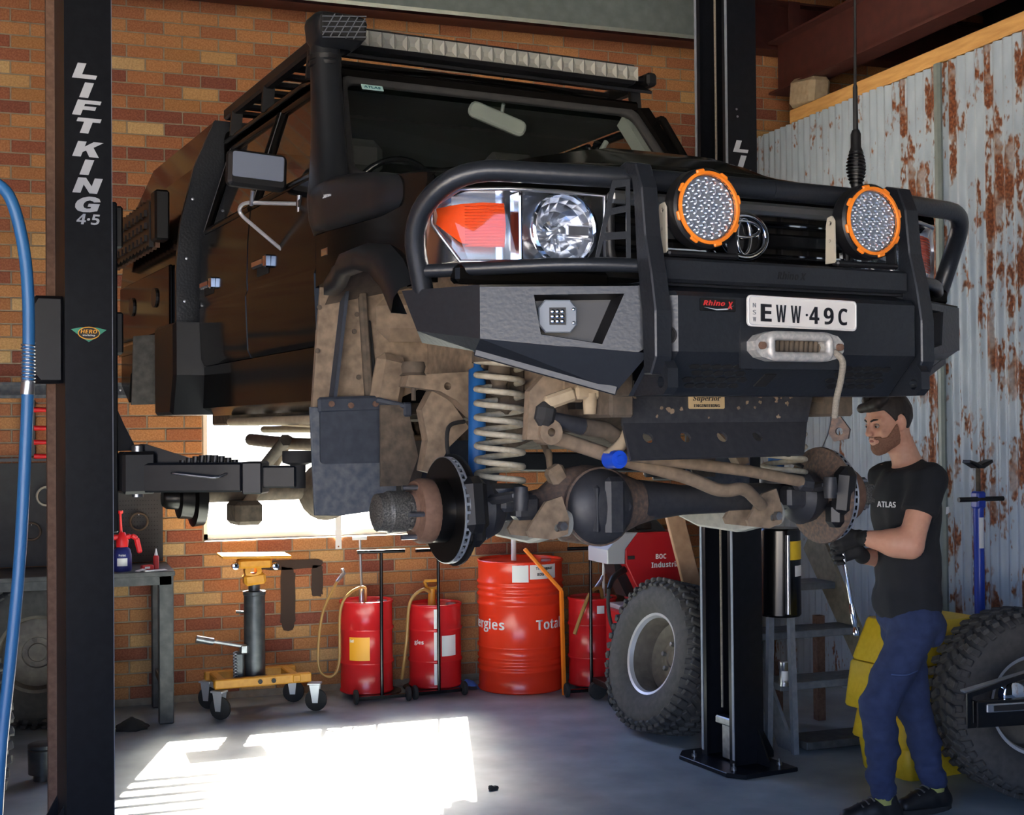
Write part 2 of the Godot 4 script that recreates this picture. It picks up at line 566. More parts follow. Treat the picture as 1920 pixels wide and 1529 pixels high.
func building():
	var fl = slab("floor", P(-3.2, -0.2, -1.8), P(7.2, 0.0, BACK + 0.2), M.concrete, self)
	meta(fl, "painted blue-grey concrete workshop floor", "", "", "structure")
	var ground = slab("ground", P(-60, -0.5, -60), P(60, -0.2, 60), M.outside, self)
	meta(ground, "pale paved yard outside the workshop", "", "", "structure")
	brick_wall()
	# the other sides of the shed: big open roller doors at the left and behind the camera
	var wl = setting("wall_left", "plain brick side wall of the shed, open near the front")
	slab("panel", P(-3.2, 0, 0.9), P(-3.0, 5.2, BACK + 0.2), M.brick_0, wl)
	slab("lintel", P(-3.2, 3.3, -1.8), P(-3.0, 5.2, 0.9), M.brick_0, wl)
	var wf = setting("wall_front", "front of the shed with an open roller doorway behind the camera")
	slab("panel", P(1.1, 0, -1.8), P(7.2, 5.2, -1.6), M.roof_iron, wf)
	slab("lintel", P(-3.2, 3.3, -1.8), P(1.1, 5.2, -1.6), M.roof_iron, wf)
	var wo = slab("wall_outer", P(7.0, 0, -1.8), P(7.2, 5.2, BACK + 0.2), M.roof_iron, self)
	meta(wo, "dark iron outer wall beyond the partition", "", "", "structure")
	ceiling_parts()
	partition()

func brick_wall():
	var wall = setting("wall_back", "orange and tan brick wall behind the lift")
	var x0 = -3.2
	var x1 = 7.2
	var wx0 = 0.985
	var wx1 = 2.77
	var wy0 = 3.384 - 30 * COURSE
	var wy1 = wy0 + 27 * COURSE
	# mortar bed: four slabs round the window
	var bed = MB.new()
	for r in [[x0, 0.0, wx0, 5.2], [wx1, 0.0, x1, 5.2], [wx0, 0.0, wx1, wy0], [wx0, wy1, wx1, 5.2]]:
		bed.box(P((r[0] + r[2]) * 0.5, (r[1] + r[3]) * 0.5, BACK + 0.088), Vector3(r[2] - r[0], r[3] - r[1], 0.2))
	obj("mortar", bed, M.mortar, wall)
	var bl = MODULE - 0.009
	var bh = COURSE - 0.009
	var shapes = {}
	for len in [bl, bl * 0.5 - 0.0045]:
		shapes[len] = MB.new().box(Vector3.ZERO, Vector3(len, bh, 0.03), Basis.IDENTITY, 0.003).done()
	var rest = MB.new()
	var rest2 = MB.new()
	var count = 0
	var ky0 = -43
	for ky in range(ky0, 22):
		var y = 3.384 + ky * COURSE + COURSE * 0.5
		if y < 0.02 or y > 5.1: continue
		var off = 0.529 + (0.0 if ky % 2 == 0 else MODULE * 0.5)
		var n0 = int(floor((x0 - off) / MODULE))
		for n in range(n0, n0 + int((x1 - x0) / MODULE)):
			var a = off + n * MODULE
			var b = a + MODULE
			var len = bl
			var c = (a + b) * 0.5
			if y > wy0 and y < wy1:
				if b > wx0 + 0.01 and a < wx0 - 0.01 or b > wx1 + 0.01 and a < wx1 - 0.01:
					len = bl * 0.5 - 0.0045
					c = (a if a < wx0 else b) + (MODULE * 0.25 if a < wx0 else -MODULE * 0.25)
				elif a > wx0 - 0.02 and b < wx1 + 0.02: continue
			var in_view = (c > -0.45 and c < 1.65 and y > 2.55 and y < 4.6) or (c > -0.35 and c < 0.15 and y > 1.95 and y <= 2.55) or (c > 0.1 and c < 3.45 and y < wy0) or (c > 0.6 and c < 1.0 and y > 0.8 and y < 1.4) or (c > 3.9 and c < 5.4 and y > 3.4 and y < 4.2)
			var hidden = (c > 1.8 and c < 2.75 and y < 0.55) or (c > 2.75 and c < 3.3 and y < 0.8) or (c > 0.1 and c < 0.6 and y < 0.25) or (c > 1.3 and y > 3.9 and c < 1.65) or (c > 0.85 and y < 3.4 and y > 2.5) or (c > 0.1 and c < 0.3 and y > 1.0)
			var proud = rng.randf_range(-0.002, 0.003)
			var pos = P(c, y, BACK - 0.004 - proud)
			var tone = rng.randi_range(0, 9)
			if tone == 7 and rng.randf() < 0.5: tone = 1
			if in_view and not hidden and count < 330:
				count += 1
				var o = obj("brick", shapes[len], M["brick_%d" % tone], wall)
				o.position = pos
			else:
				(rest if tone % 2 == 0 else rest2).add(shapes[len], Transform3D(Basis.IDENTITY, pos))
	var ro = obj("brickwork", rest.st.commit(), M.brick_0, wall)
	ro.set_meta("kind", "stuff")
	ro = obj("brickwork", rest2.st.commit(), M.brick_3, wall)
	ro.set_meta("kind", "stuff")
	# black overspray left on the bricks
	var stain = MB.new()
	for r in [[[1.33, 0.86, 1.72, 0.80]], [[1.46, 0.82, 1.56, 0.42]], [[1.66, 0.82, 1.74, 0.62]]]:
		var q: Array = r[0]
		var n = 24
		var pts = PackedVector2Array()
		for i in n:
			var f = TAU * i / n
			var cx: float = (q[0] + q[2]) * 0.5
			var cy: float = (q[1] + q[3]) * 0.5
			var k = 1.0 + rng.randf_range(-0.1, 0.1)
			var d = Vector2(cos(f), sin(f))
			var e = Vector2(signf(d.x) * pow(absf(d.x), 0.45), signf(d.y) * pow(absf(d.y), 0.45))
			pts.append(Vector2(cx + e.x * (q[2] - q[0]) * 0.5 * k, cy + e.y * absf(q[3] - q[1]) * 0.5 * k))
		stain.prism(pts, Transform3D(Basis.IDENTITY, P(0, 0, BACK - 0.025)), 0.001)
	obj("paint_stain", stain, M.paint_stain, wall, "black paint overspray on the bricks")
	# window: a steel frame in the opening, louvre blades in its left bay
	var win = setting("window_1", "tall bright workshop window under the car")
	var fr = MB.new()
	var ww = BACK + 0.12
	for xx in [wx0 + 0.02, wx1 - 0.02]:
		fr.box(P(xx, (wy0 + wy1) * 0.5, ww), Vector3(0.035, wy1 - wy0, 0.04))
	for yy in [wy0 + 0.02, wy1 - 0.02]:
		fr.box(P((wx0 + wx1) * 0.5, yy, ww), Vector3(wx1 - wx0, 0.035, 0.04))
	obj("window_frame", fr, M.white, win)
	for i in 8:
		obj("louvre_blade", MB.new().box(P(1.25, 1.84 + i * 0.135, ww), Vector3(0.46, 0.012, 0.085), Basis(Vector3.RIGHT, deg_to_rad(10))), M.white, win)
	obj("pane", MB.new().box(P((1.5 + wx1) * 0.5, (wy0 + wy1) * 0.5, ww + 0.03), Vector3(wx1 - 1.5, wy1 - wy0, 0.005)), M.window_glass, win)
	obj("stay", MB.new().prism(pv([-0.02, -0.06, 0.02, -0.06, 0.02, 0.2, -0.02, 0.2]), Transform3D(Basis.IDENTITY, P(1.84, 0.98, BACK - 0.03)), 0.006, [ngon(8, 0.006, Vector2(0, -0.045))]), M.white, win)

func ceiling_parts():
	var roof = setting("ceiling", "dark iron roof on red steel beams")
	# corrugated roof sheets, seen from below
	var sheet = MB.new()
	var rows = []
	for zz in [P(0, 4.95, -1.8).z, P(0, 4.95, BACK + 0.2).z]:
		var r = []
		for i in 1041: r.append(Vector3(-3.2 + i * 0.01, 4.95 + sin(TAU * i * 0.01 / 0.08) * 0.009, zz))
		rows.append(r)
	sheet.loft(rows, 0)
	obj("roof_sheeting", sheet, M.roof_iron, roof)
	slab("roof_cover", P(-3.2, 4.99, -1.8), P(7.2, 5.2, BACK + 0.2), M.roof_iron, roof)
	for wz in [7.7, 6.2, 4.7, 3.2]:
		obj("purlin", MB.new().prism(pv([0, 0, 0.075, 0, 0.075, 0.02, 0.07, 0.02, 0.07, 0.006, 0.006, 0.006, 0.006, 0.254, 0.07, 0.254, 0.07, 0.24, 0.075, 0.24, 0.075, 0.26, 0, 0.26]), Transform3D(Basis(Vector3.FORWARD, Vector3.UP, Vector3.RIGHT), P(0.65 if wz > 7.0 else 2.0, 4.23, wz)), 7.5 if wz > 7.0 else 10.3), M.galvanised, roof)
	var ib = func(a: Vector3, b: Vector3, h: float, w: float) -> MB:
		var mb = MB.new()
		mb.bar(a + Vector3.UP * h * 0.5, b + Vector3.UP * h * 0.5, 0.012, h)
		mb.bar(a + Vector3.UP * 0.008, b + Vector3.UP * 0.008, w, 0.016)
		mb.bar(a + Vector3.UP * (h - 0.008), b + Vector3.UP * (h - 0.008), w, 0.016)
		return mb
	obj("steel_beam", ib.call(P(-3.0, 4.40, 8.44), P(7.0, 4.40, 8.44), 0.36, 0.17), M.steel_red, roof)
	obj("steel_beam", ib.call(P(5.02, 4.06, 8.33), P(5.02, 4.06, -1.5), 0.38, 0.17), M.steel_red, roof)
	obj("cleat", MB.new().box(P(4.98, 4.55, 8.05), Vector3(0.09, 0.2, 0.01)), M.steel_red, roof)

func partition():
	var wall = setting("wall_right", "rust-streaked corrugated iron partition")
	var kinds = ["iron_clean", "iron_clean", "iron_rusty", "iron_rusty", "iron_streaked", "iron_rusty", "iron_clean", "iron_rusty", "iron_clean", "iron_clean", "iron_streaked", "iron_clean", "iron_clean"]
	for s in kinds.size():
		var w0 = 8.52 - s * 0.76
		if w0 < 0.0: break
		var st = SurfaceTool.new()
		st.begin(Mesh.PRIMITIVE_TRIANGLES)
		st.set_smooth_group(0)
		var n = 110
		var top = 3.775 + rng.randf_range(-0.012, 0.012)
		var shift = 0.0015 * (s % 2)
		for i in n:
			var v = []
			for k in [[i, 0.0], [i + 1, 0.0], [i + 1, top], [i, top]]:
				var d: float = float(k[0]) / n * 0.836
				var a: float = TAU * d / 0.076
				v.append([Vector3(SIDE - shift + 0.0095 * cos(a), k[1], -(w0 - d)), Vector2(float(k[0]) / n, 1.0 - k[1] / top)])
			for id in [0, 2, 1, 0, 3, 2]:
				st.set_uv(v[id][1])
				st.add_vertex(v[id][0])
		st.generate_normals()
		st.index()
		obj("corrugated_sheet", st.commit(), M[kinds[s]], wall)
	var cap = MB.new()
	for zz in [[8.0, 2.6], [2.58, -1.5]]:
		cap.bar(P(SIDE + 0.05, 3.825, zz[0]), P(SIDE + 0.05, 3.825, zz[1]), 0.10, 0.095, Vector3.UP, 0.006)
	obj("top_plate", cap, M.timber, wall, "sawn timber top plate")
	for wz in [7.0, 5.0, 3.0]:
		obj("timber_stud", MB.new().box(P(SIDE + 0.06, 1.88, wz), Vector3(0.09, 3.76, 0.045)), M.timber, wall)
	obj("cover_strip", MB.new().prism(pv([-0.03, 0, -0.03, 0.012, -0.012, 0.022, 0.012, 0.022, 0.03, 0.012, 0.03, 0]), Transform3D(Basis(Vector3.BACK, Vector3.LEFT, Vector3.UP) , P(SIDE - 0.01, 1.885, 6.37)), 3.77), M.galvanised, wall)
	obj("packing_block", MB.new().box(P(SIDE + 0.1, 3.98, 7.9), Vector3(0.16, 0.2, 0.3), Basis(Vector3.RIGHT, 0.15), 0.03), M.dusty_pale, wall)

# ------------------------------------------------------------------ the two post lift
func letter(ch: String) -> Array:      # heavy block capitals in a box 1 wide, 1 high
	match ch:
		"L": return [pv([0, 0, 1, 0, 1, 0.27, 0.36, 0.27, 0.36, 1, 0, 1])]
		"I": return [pv([0.3, 0, 0.68, 0, 0.68, 1, 0.3, 1])]
		"F": return [pv([0, 0, 0.36, 0, 0.36, 0.36, 0.88, 0.36, 0.88, 0.6, 0.36, 0.6, 0.36, 0.76, 1, 0.76, 1, 1, 0, 1])]
		"T": return [pv([0.32, 0, 0.68, 0, 0.68, 0.75, 1, 0.75, 1, 1, 0, 1, 0, 0.75, 0.32, 0.75])]
		"K": return [pv([0, 0, 0.36, 0, 0.36, 0.3, 0.48, 0.42, 0.72, 0, 1.12, 0, 0.74, 0.63, 1.08, 1, 0.66, 1, 0.36, 0.66, 0.36, 1, 0, 1])]
		"N": return [pv([0, 0, 0.34, 0, 0.34, 0.56, 0.72, 0, 1.04, 0, 1.04, 1, 0.7, 1, 0.7, 0.46, 0.33, 1, 0, 1])]
		"G": return [pv([1.02, 0.56, 0.55, 0.56, 0.55, 0.36, 0.7, 0.36, 0.7, 0.25, 0.55, 0.22, 0.42, 0.28, 0.35, 0.42, 0.35, 0.58, 0.42, 0.72, 0.55, 0.78, 0.7, 0.72, 0.74, 0.66, 1.02, 0.7, 0.92, 0.9, 0.72, 1.0, 0.45, 1.02, 0.2, 0.92, 0.04, 0.72, 0.0, 0.5, 0.05, 0.26, 0.2, 0.07, 0.45, -0.02, 0.75, 0.0, 1.02, 0.1])]
	return []

func lift():
	for s in [-1, 1]:
		var left = s < 0
		var at = car_to_world(0.8775, 0, 5.44) if left else car_to_world(4.0375, 0, 5.51)
		var t = thing("lift_post", "black lift column with large silver lettering beside the blue hose" if left else "black lift column with two steel cables rising behind the bumper", "lift post", at, deg_to_rad(TURN), "columns of the two post lift")
		var k = -s      # the open side of the channel looks towards the car
		var c = PackedVector2Array()
		for q in [[-0.0875, -0.14], [0.0875, -0.14], [0.0875, -0.095], [0.08, -0.095], [0.08, -0.131], [-0.079, -0.131], [-0.079, 0.131], [0.08, 0.131], [0.08, 0.095], [0.0875, 0.095], [0.0875, 0.14], [-0.0875, 0.14]]:
			c.append(Vector2(q[0] * k, -q[1]))
		obj("column", MB.new().prism(c, Transform3D(Basis(Vector3.RIGHT, Vector3.FORWARD, Vector3.UP), Vector3(0, 2.15, 0)), 4.3), M.lift_black, t)
		for e in [0.13, -0.13]:
			obj("edge_strip", MB.new().box(Vector3(k * 0.0885, 2.15, e), Vector3(0.004, 4.2, 0.016)), M.lift_edge, t)
		var mb = MB.new().prism(pv([-0.17, -0.26, 0.13, -0.26, 0.20, -0.18, 0.20, 0.22, 0.14, 0.3, -0.17, 0.3]), Transform3D(Basis(Vector3.RIGHT * k, Vector3.BACK, Vector3.UP), Vector3(0, 0.012, 0)), 0.022, [], 0.003)
		obj("base_plate", mb, M.lift_black, t)
		for e in [0.06, -0.1]:
			obj("gusset", MB.new().prism(pv([0.0, 0.02, 0.12, 0.02, 0.12, 0.05, 0.0, 0.26]), Transform3D(Basis(Vector3.RIGHT * -k, Vector3.UP, Vector3.BACK * -k), Vector3(-k * 0.0875, 0, e)), 0.01), M.lift_black, t)
		obj("gusset", MB.new().prism(pv([0.0, 0.02, 0.09, 0.02, 0.09, 0.05, 0.0, 0.2]), Transform3D(Basis(Vector3.BACK, Vector3.UP, Vector3.LEFT), Vector3(0.05 * -k, 0, 0.14)), 0.01), M.lift_black, t)
		for b in [[-0.12, 0.22], [0.14, 0.2], [-0.13, -0.2], [0.15, -0.12]]:
			obj("anchor_bolt", MB.new().lathe([Vector2(0, 0.055), Vector2(0.006, 0.055), Vector2(0.006, 0.038), Vector2(0.014, 0.038), Vector2(0.014, 0.022)], Transform3D(Basis.IDENTITY, Vector3(b[0] * k, 0, b[1])), 6), M.steel, t)
		for e in [0.055, -0.02]:
			obj("cable", MB.new().tube([Vector3(k * 0.045, 0.28, e), Vector3(k * 0.045, 4.28, e)], 0.006, 8), M.rope, t)
		obj("pulley_block", MB.new().box(Vector3(k * 0.04, 0.22, 0.02), Vector3(0.06, 0.04, 0.14), Basis.IDENTITY, 0.006).box(Vector3(k * 0.03, 0.12, 0.02), Vector3(0.05, 0.18, 0.07), Basis.IDENTITY, 0.006), M.steel, t)
		# lettering down the front face
		var ys = [3.087, 3.0135, 2.945, 2.876, 2.785, 2.7155, 2.645, 2.572]
		for i in 8:
			var ch = "LIFTKING"[i]
			var o = MB.new()
			for poly in letter(ch):
				var q = PackedVector2Array()
				for p in poly: q.append(Vector2((p.x - 0.5) * 0.088 + (p.y - 0.5) * 0.022 + 0.0 , (p.y - 0.5) * 0.059))
				o.prism(q, Transform3D(Basis.IDENTITY, Vector3(-0.004, ys[i], 0.1405)), 0.0016)
			obj("letter", o, M.lettering_silver, t)
		write("4·5", 0.056, Transform3D(Basis.IDENTITY, Vector3(0, 2.514, 0.1405)), M.lettering_silver, t, "lettering", 0.2, 1.15)
		# carriage in the channel
		mb = MB.new().box(Vector3(k * 0.075, 1.95, 0), Vector3(0.09, 1.3, 0.16), Basis.IDENTITY, 0.006)
		obj("carriage", mb, M.lift_black, t)
		for yy in [2.515, 2.09]:
			obj("slide_block", MB.new().box(Vector3(k * 0.125, yy, -0.06), Vector3(0.07, 0.17, 0.1), Basis.IDENTITY, 0.008), M.plastic_black, t)
		obj("carriage_gusset", MB.new().prism(pv([0.07, 1.62, 0.20, 1.62, 0.15, 1.72, 0.09, 1.86, 0.07, 1.86]), Transform3D(Basis(Vector3.RIGHT * k, Vector3.UP, Vector3.BACK * k), Vector3(0, 0, -0.02)), 0.14), M.lift_black, t)
		# swing arms: the front one with its lock gear, handle and inner slide; the rear one plain
		var root = Vector3(k * 0.20, 0, 0.1)
		obj("arm_pivot", MB.new().box(Vector3(k * 0.185, 1.535, 0.1), Vector3(0.13, 0.165, 0.13), Basis.IDENTITY, 0.012), M.plastic_black, t)
		obj("pivot_pin", MB.new().lathe([Vector2(0.022, 1.44), Vector2(0.022, 1.64), Vector2(0.012, 1.645), Vector2(0, 1.645)], Transform3D(Basis.IDENTITY, Vector3(k * 0.185, 0, 0.12)), 12), M.steel, t)
		var tip = Vector3(k * 0.74, 0, 0.42)
		var d = (tip - root).normalized()
		var arm = Node3D.new()
		arm.name = "swing_arm"
		t.add_child(arm, true)
		var rise = Vector3.UP
		obj("outer_arm", MB.new().bar(root + rise * 1.515, root + d * 0.42 + rise * 1.515, 0.11, 0.115, Vector3.UP, 0.008), M.lift_black, arm)
		var g = MB.new().prism(pv([0.0, 0.0, 0.26, 0.0, 0.02, 0.075, 0.0, 0.075]), Transform3D(Basis(d, Vector3.UP, d.cross(Vector3.UP)), root + rise * 1.572), 0.012)
		obj("arm_gusset", g, M.lift_black, arm)
		obj("inner_arm", MB.new().bar(root + d * 0.40 + rise * 1.515, tip + rise * 1.515, 0.085, 0.085, Vector3.UP, 0.006), M.lift_black, arm)
		obj("arm_collar", MB.new().bar(root + d * 0.42 + rise * 1.512, root + d * 0.5 + rise * 1.512, 0.122, 0.125, Vector3.UP, 0.006), M.plastic_black, arm)
		var teeth = MB.new()
		for i in 9: teeth.lathe([Vector2(0.013, 0), Vector2(0.013, 0.03), Vector2(0, 0.03)], Transform3D(Basis.IDENTITY, root + d * (0.17 + i * 0.026) + rise * (1.572 - 0.0003 * (i - 4) * (i - 4) * 4)), 8)
		obj("lock_gear", teeth, M.plastic_black, arm)
		var side = d.cross(Vector3.UP) * -0.062
		if side.z < 0: side = -side
		obj("arm_handle", MB.new().tube(rounded([root + d * 0.16 + rise * 1.53 + side, root + d * 0.15 + rise * 1.535 + side * 1.5, root + d * 0.33 + rise * 1.515 + side * 1.5, root + d * 0.36 + rise * 1.53 + side], 0.02), 0.005, 6), M.steel, arm)
		obj("lift_pad", MB.new().lathe([Vector2(0, 1.47), Vector2(0.03, 1.47), Vector2(0.03, 1.56), Vector2(0.06, 1.57), Vector2(0.06, 1.615), Vector2(0, 1.615)], Transform3D(Basis.IDENTITY, tip), 20), M.rubber, arm)
		obj("rear_arm", MB.new().bar(Vector3(k * 0.19, 1.515, -0.05), Vector3(k * 0.8, 1.515, -1.0), 0.1, 0.1, Vector3.UP, 0.008), M.lift_black, t)
		if left:
			obj("rear_flange", MB.new().box(Vector3(-0.10, 2.15, -0.12), Vector3(0.04, 4.2, 0.03)), M.rust_brown, t)
			obj("lock_box", MB.new().prism(pv([0.045, 0.03, 0.07, 0.0, 0.16, 0.0, 0.16, 0.335, 0.06, 0.335, 0.03, 0.28, 0.03, 0.1]), Transform3D(Basis.IDENTITY, Vector3(-0.245, 1.885, 0.03)), 0.13, [], 0.012), M.plastic_black, t)
			# maker's emblem: winged oval
			var em = Node3D.new()
			em.name = "emblem"
			t.add_child(em, true)
			em.position = Vector3(0.0, 2.076, 0.1408)
			obj("wing", MB.new().prism(pv([-0.066, 0.014, -0.03, 0.022, 0.03, 0.022, 0.066, 0.014, 0.022, -0.02, 0.0, -0.034, -0.022, -0.02]), Transform3D(), 0.001), mat("emblem_green", col(60, 150, 120), 0.4), em)
			obj("oval", MB.new().prism(ngon(24, 0.041, Vector2.ZERO, 0.0, 0.6), Transform3D(Basis.IDENTITY, Vector3(0, 0, 0.0008)), 0.001), M.label_yellow, em)
			obj("oval", MB.new().prism(ngon(24, 0.038, Vector2.ZERO, 0.0, 0.56), Transform3D(Basis.IDENTITY, Vector3(0, 0, 0.0014)), 0.001), M.ink, em)
			write("HERO", 0.02, Transform3D(Basis.IDENTITY, Vector3(0, 0.006, 0.002)), M.label_yellow, em, "lettering", 0.15, 1.2)
			write("workshop", 0.009, Transform3D(Basis.IDENTITY, Vector3(0, -0.008, 0.002)), M.white, em, "lettering", 0.15, 1.1)
		else:
			for q in [[-0.035, 3.271], [-0.03, 3.235]]:
				obj("screw", MB.new().lathe([Vector2(0, 0.004), Vector2(0.006, 0.002), Vector2(0.006, 0)], xform(Vector3(q[0], q[1], 0.14), Vector3.RIGHT, Vector3.BACK), 8), M.steel, t)

# ------------------------------------------------------------------ the vehicle
var car: Node3D

func both(f: Callable):     # the same part on either side of the car
	for s in [-1, 1]: f.call(s)

func group_part(called: String, parent: Node, label := "") -> Node3D:
	var o = Node3D.new()
	o.name = called
	parent.add_child(o, true)
	if label: o.set_meta("label", label)
	return o

func vehicle():
	car = thing("four_wheel_drive", "black dual cab four wheel drive raised on the lift with front wheels off", "car", car_to_world(CARX, 0, CARW), deg_to_rad(TURN))
	cab()
	nose()
	bull_bar()
	roof_gear()
	tray()
	underbody()
	front_axle()
	rear_axle()

func cab():
	# lower body sides as doors over a dark shell
	var shell = MB.new()
	var sec = [[-0.80, 1.79], [-0.86, 1.88], [-0.868, 2.26], [-0.85, 2.57]]
	for s in [-1, 1]:
		var rows = []
		for w in [4.42, 6.15]:
			var r = []
			for q in sec: r.append(C(-s * q[0], q[1], w))
			rows.append(r)
		shell.loft(rows, -1)
	shell.fan([C(-0.8, 1.79, 4.42), C(0.8, 1.79, 4.42), C(0.85, 2.57, 4.42), C(-0.85, 2.57, 4.42)])
	shell.fan([C(-0.8, 1.79, 6.15), C(0.8, 1.79, 6.15), C(0.85, 2.57, 6.15), C(-0.85, 2.57, 6.15)])
	shell.fan([C(-0.8, 1.79, 4.42), C(0.8, 1.79, 4.42), C(0.8, 1.79, 6.15), C(-0.8, 1.79, 6.15)])
	obj("cab_shell", shell, M.paint, car)
	var dsec = [[0.872, 1.99], [0.886, 2.02], [0.892, 2.16], [0.894, 2.24], [0.886, 2.262], [0.888, 2.30], [0.884, 2.46], [0.872, 2.585]]
	both(func(s):
		for dr in [[4.415, 5.2745, 5.05], [5.2805, 6.05, 5.88]]:
			var rows = []
			for w in [dr[0], dr[0] + 0.006, dr[1] - 0.006, dr[1]]:
				var r = []
				var inn = 0.02 if w == dr[0] or w == dr[1] else 0.0
				for q in dsec: r.append(C(s * (q[0] - inn), q[1], w))
				rows.append(r)
			var d = obj("door", MB.new().loft([rows[1], rows[2]], 0).loft([rows[0], rows[1]], -1).loft([rows[2], rows[3]], -1), M.paint, car)
			# handle: chrome pull in a dark cup
			var wz: float = dr[2]
			obj("handle", MB.new().box(C(s * 0.905, 2.345, wz), Vector3(0.022, 0.034, 0.15), Basis.IDENTITY, 0.008).box(C(s * 0.897, 2.345, wz - 0.085), Vector3(0.03, 0.05, 0.03), Basis.IDENTITY, 0.006), M.chrome, d)
			obj("handle_cup", MB.new().box(C(s * 0.889, 2.335, wz), Vector3(0.006, 0.07, 0.15), Basis.IDENTITY, 0.003), M.black_gap, d)
			# window frame and glass above the belt
			var fr = MB.new()
			var a: float = dr[0] + (0.28 if dr[0] < 5.0 else 0.03)
			var b: float = dr[1] - 0.03
			var lo0 = C(s * 0.86, 2.60, dr[0] + 0.10 if dr[0] < 5.0 else a)
			var lo1 = C(s * 0.86, 2.60, b)
			var hi0 = C(s * 0.735, 2.99, a)
			var hi1 = C(s * 0.735, 2.99, b)
			for e in [[lo0, hi0], [hi0, hi1], [hi1, lo1], [lo1, lo0]]: fr.tube([e[0], e[1]], 0.018, 6)
			obj("window_frame", fr, M.paint, d)
			obj("side_glass", MB.new().fan([lo0, lo1, hi1, hi0]), M.glass_dark, d)
			if s < 0:
				obj("chrome_strip", MB.new().tube([lo1 + Vector3(-0.012, 0, 0.0), hi1 + Vector3(-0.012, 0, 0.0)], 0.007, 6), M.satin, d)
		obj("sill", MB.new().loft([[C(s * 0.80, 1.765, 4.45), C(s * 0.862, 1.80, 4.45), C(s * 0.872, 1.985, 4.45)], [C(s * 0.80, 1.765, 6.15), C(s * 0.862, 1.80, 6.15), C(s * 0.872, 1.985, 6.15)]], -1), M.paint, car)
		obj("drip_rail", MB.new().tube([C(s * 0.80, 2.62, 4.5), C(s * 0.735, 3.02, 4.82), C(s * 0.735, 3.045, 5.0), C(s * 0.735, 3.045, 6.15)], 0.014, 6), M.paint, car)
		obj("pillar", MB.new().bar(C(s * 0.79, 2.58, 4.49), C(s * 0.69, 3.04, 4.80), 0.07, 0.07, Vector3.RIGHT, 0.01), M.paint, car)
	)
	# roof
	var rows = []
	for w in [4.78, 4.84, 4.95, 6.1, 6.18]:
		var r = []
		var drop = 0.045 if w == 4.78 else (0.012 if w == 4.84 else (0.03 if w == 6.18 else 0.0))
		for i in 13:
			var f = i / 12.0 * 2.0 - 1.0
			r.append(C(f * 0.735, 3.125 - 0.075 * pow(absf(f), 4.0) - 0.015 * f * f - drop, w))
		rows.append(r)
	obj("roof", MB.new().loft(rows, 0), M.paint, car)
	obj("headlining", MB.new().fan([C(-0.72, 3.01, 4.86), C(0.72, 3.01, 4.86), C(0.72, 3.01, 6.12), C(-0.72, 3.01, 6.12)]), M.interior, car)
	var back = MB.new()
	back.box(C(0, 2.80, 6.15), Vector3(1.45, 0.46, 0.02))
	obj("cab_back", back, M.paint, car)
	# windscreen in its rubber
	var a = C(-0.735, 2.60, 4.49)
	var b = C(0.735, 2.60, 4.49)
	var c = C(0.655, 3.035, 4.80)
	var d = C(-0.655, 3.035, 4.80)
	obj("windscreen", MB.new().fan([a, b, c, d]), M.glass_screen, car)
	obj("screen_rubber", MB.new().tube(rounded([a.lerp(b, 0.5), b, c, d, a, a.lerp(b, 0.5)], 0.07, 4), 0.022, 8), M.rubber, car)
	obj("header", MB.new().box(C(0, 3.055, 4.82), Vector3(1.36, 0.05, 0.08), Basis.IDENTITY, 0.012), M.paint, car)
	var n = (b - a).cross(d - a).normalized()
	var st = obj("screen_sticker", MB.new().prism(rrect(0.088, 0.028, 0.003), xform(a.lerp(d, 0.93) + (b - a) * 0.085 + n * 0.004, b - a, d - a), 0.0012), mat("sticker_mint", col(190, 226, 220), 0.5), car, "pale sticker on the windscreen")
	write("ATLAS", 0.016, xform(a.lerp(d, 0.93) + (b - a) * 0.085 + n * 0.0055, b - a, d - a), mat("sticker_ink", col(40, 110, 120), 0.5), st, "lettering", 0.1, 1.5)
	# cabin
	obj("dashboard", MB.new().prism(pv([4.52, 2.30, 4.50, 2.58, 4.66, 2.60, 4.86, 2.56, 4.92, 2.40, 4.9, 2.2]), Transform3D(Basis(Vector3.FORWARD, Vector3.UP, Vector3.RIGHT), Vector3(0, 0, CARW)), 1.5), M.interior, car)
	obj("cabin_floor", MB.new().box(C(0, 1.9, 5.3), Vector3(1.6, 0.05, 1.6)), M.interior, car)
	var sw = C(-0.37, 2.60, 4.98)
	var ring = []
	for i in 28:
		var f = TAU * i / 28
		ring.append(sw + Vector3(cos(f) * 0.185, sin(f) * 0.185 * 0.9, sin(f) * 0.185 * 0.45))
	var wheel = obj("steering_wheel", MB.new().tube(ring, 0.014, 8, false, true), M.gloss_black, car)
	obj("hub", MB.new().box(sw, Vector3(0.12, 0.08, 0.05), Basis(Vector3.RIGHT, -0.45), 0.02).bar(sw + Vector3(-0.17, 0, 0), sw + Vector3(0.17, 0, 0), 0.02, 0.03), M.plastic_black, wheel)
	for ux in [-0.38, 0.38]:
		for wz in [5.35, 5.95]:
			var seat = group_part("seat", car)
			obj("seat_back", MB.new().box(C(ux, 2.5, wz), Vector3(0.48, 0.62, 0.14), Basis(Vector3.RIGHT, -0.2), 0.05), M.interior, seat)
			obj("seat_base", MB.new().box(C(ux, 2.2, wz - 0.22), Vector3(0.48, 0.14, 0.46), Basis.IDENTITY, 0.05), M.interior, seat)
			obj("headrest", MB.new().box(C(ux, 2.87, wz + 0.06), Vector3(0.26, 0.16, 0.1), Basis.IDENTITY, 0.04), M.interior, seat)
	var mp = C(0.03, 2.955, 4.84)
	var rv = group_part("rear_view_mirror", car)
	var tilt = Basis(Vector3.BACK, -0.36) * Basis(Vector3.UP, -0.2)
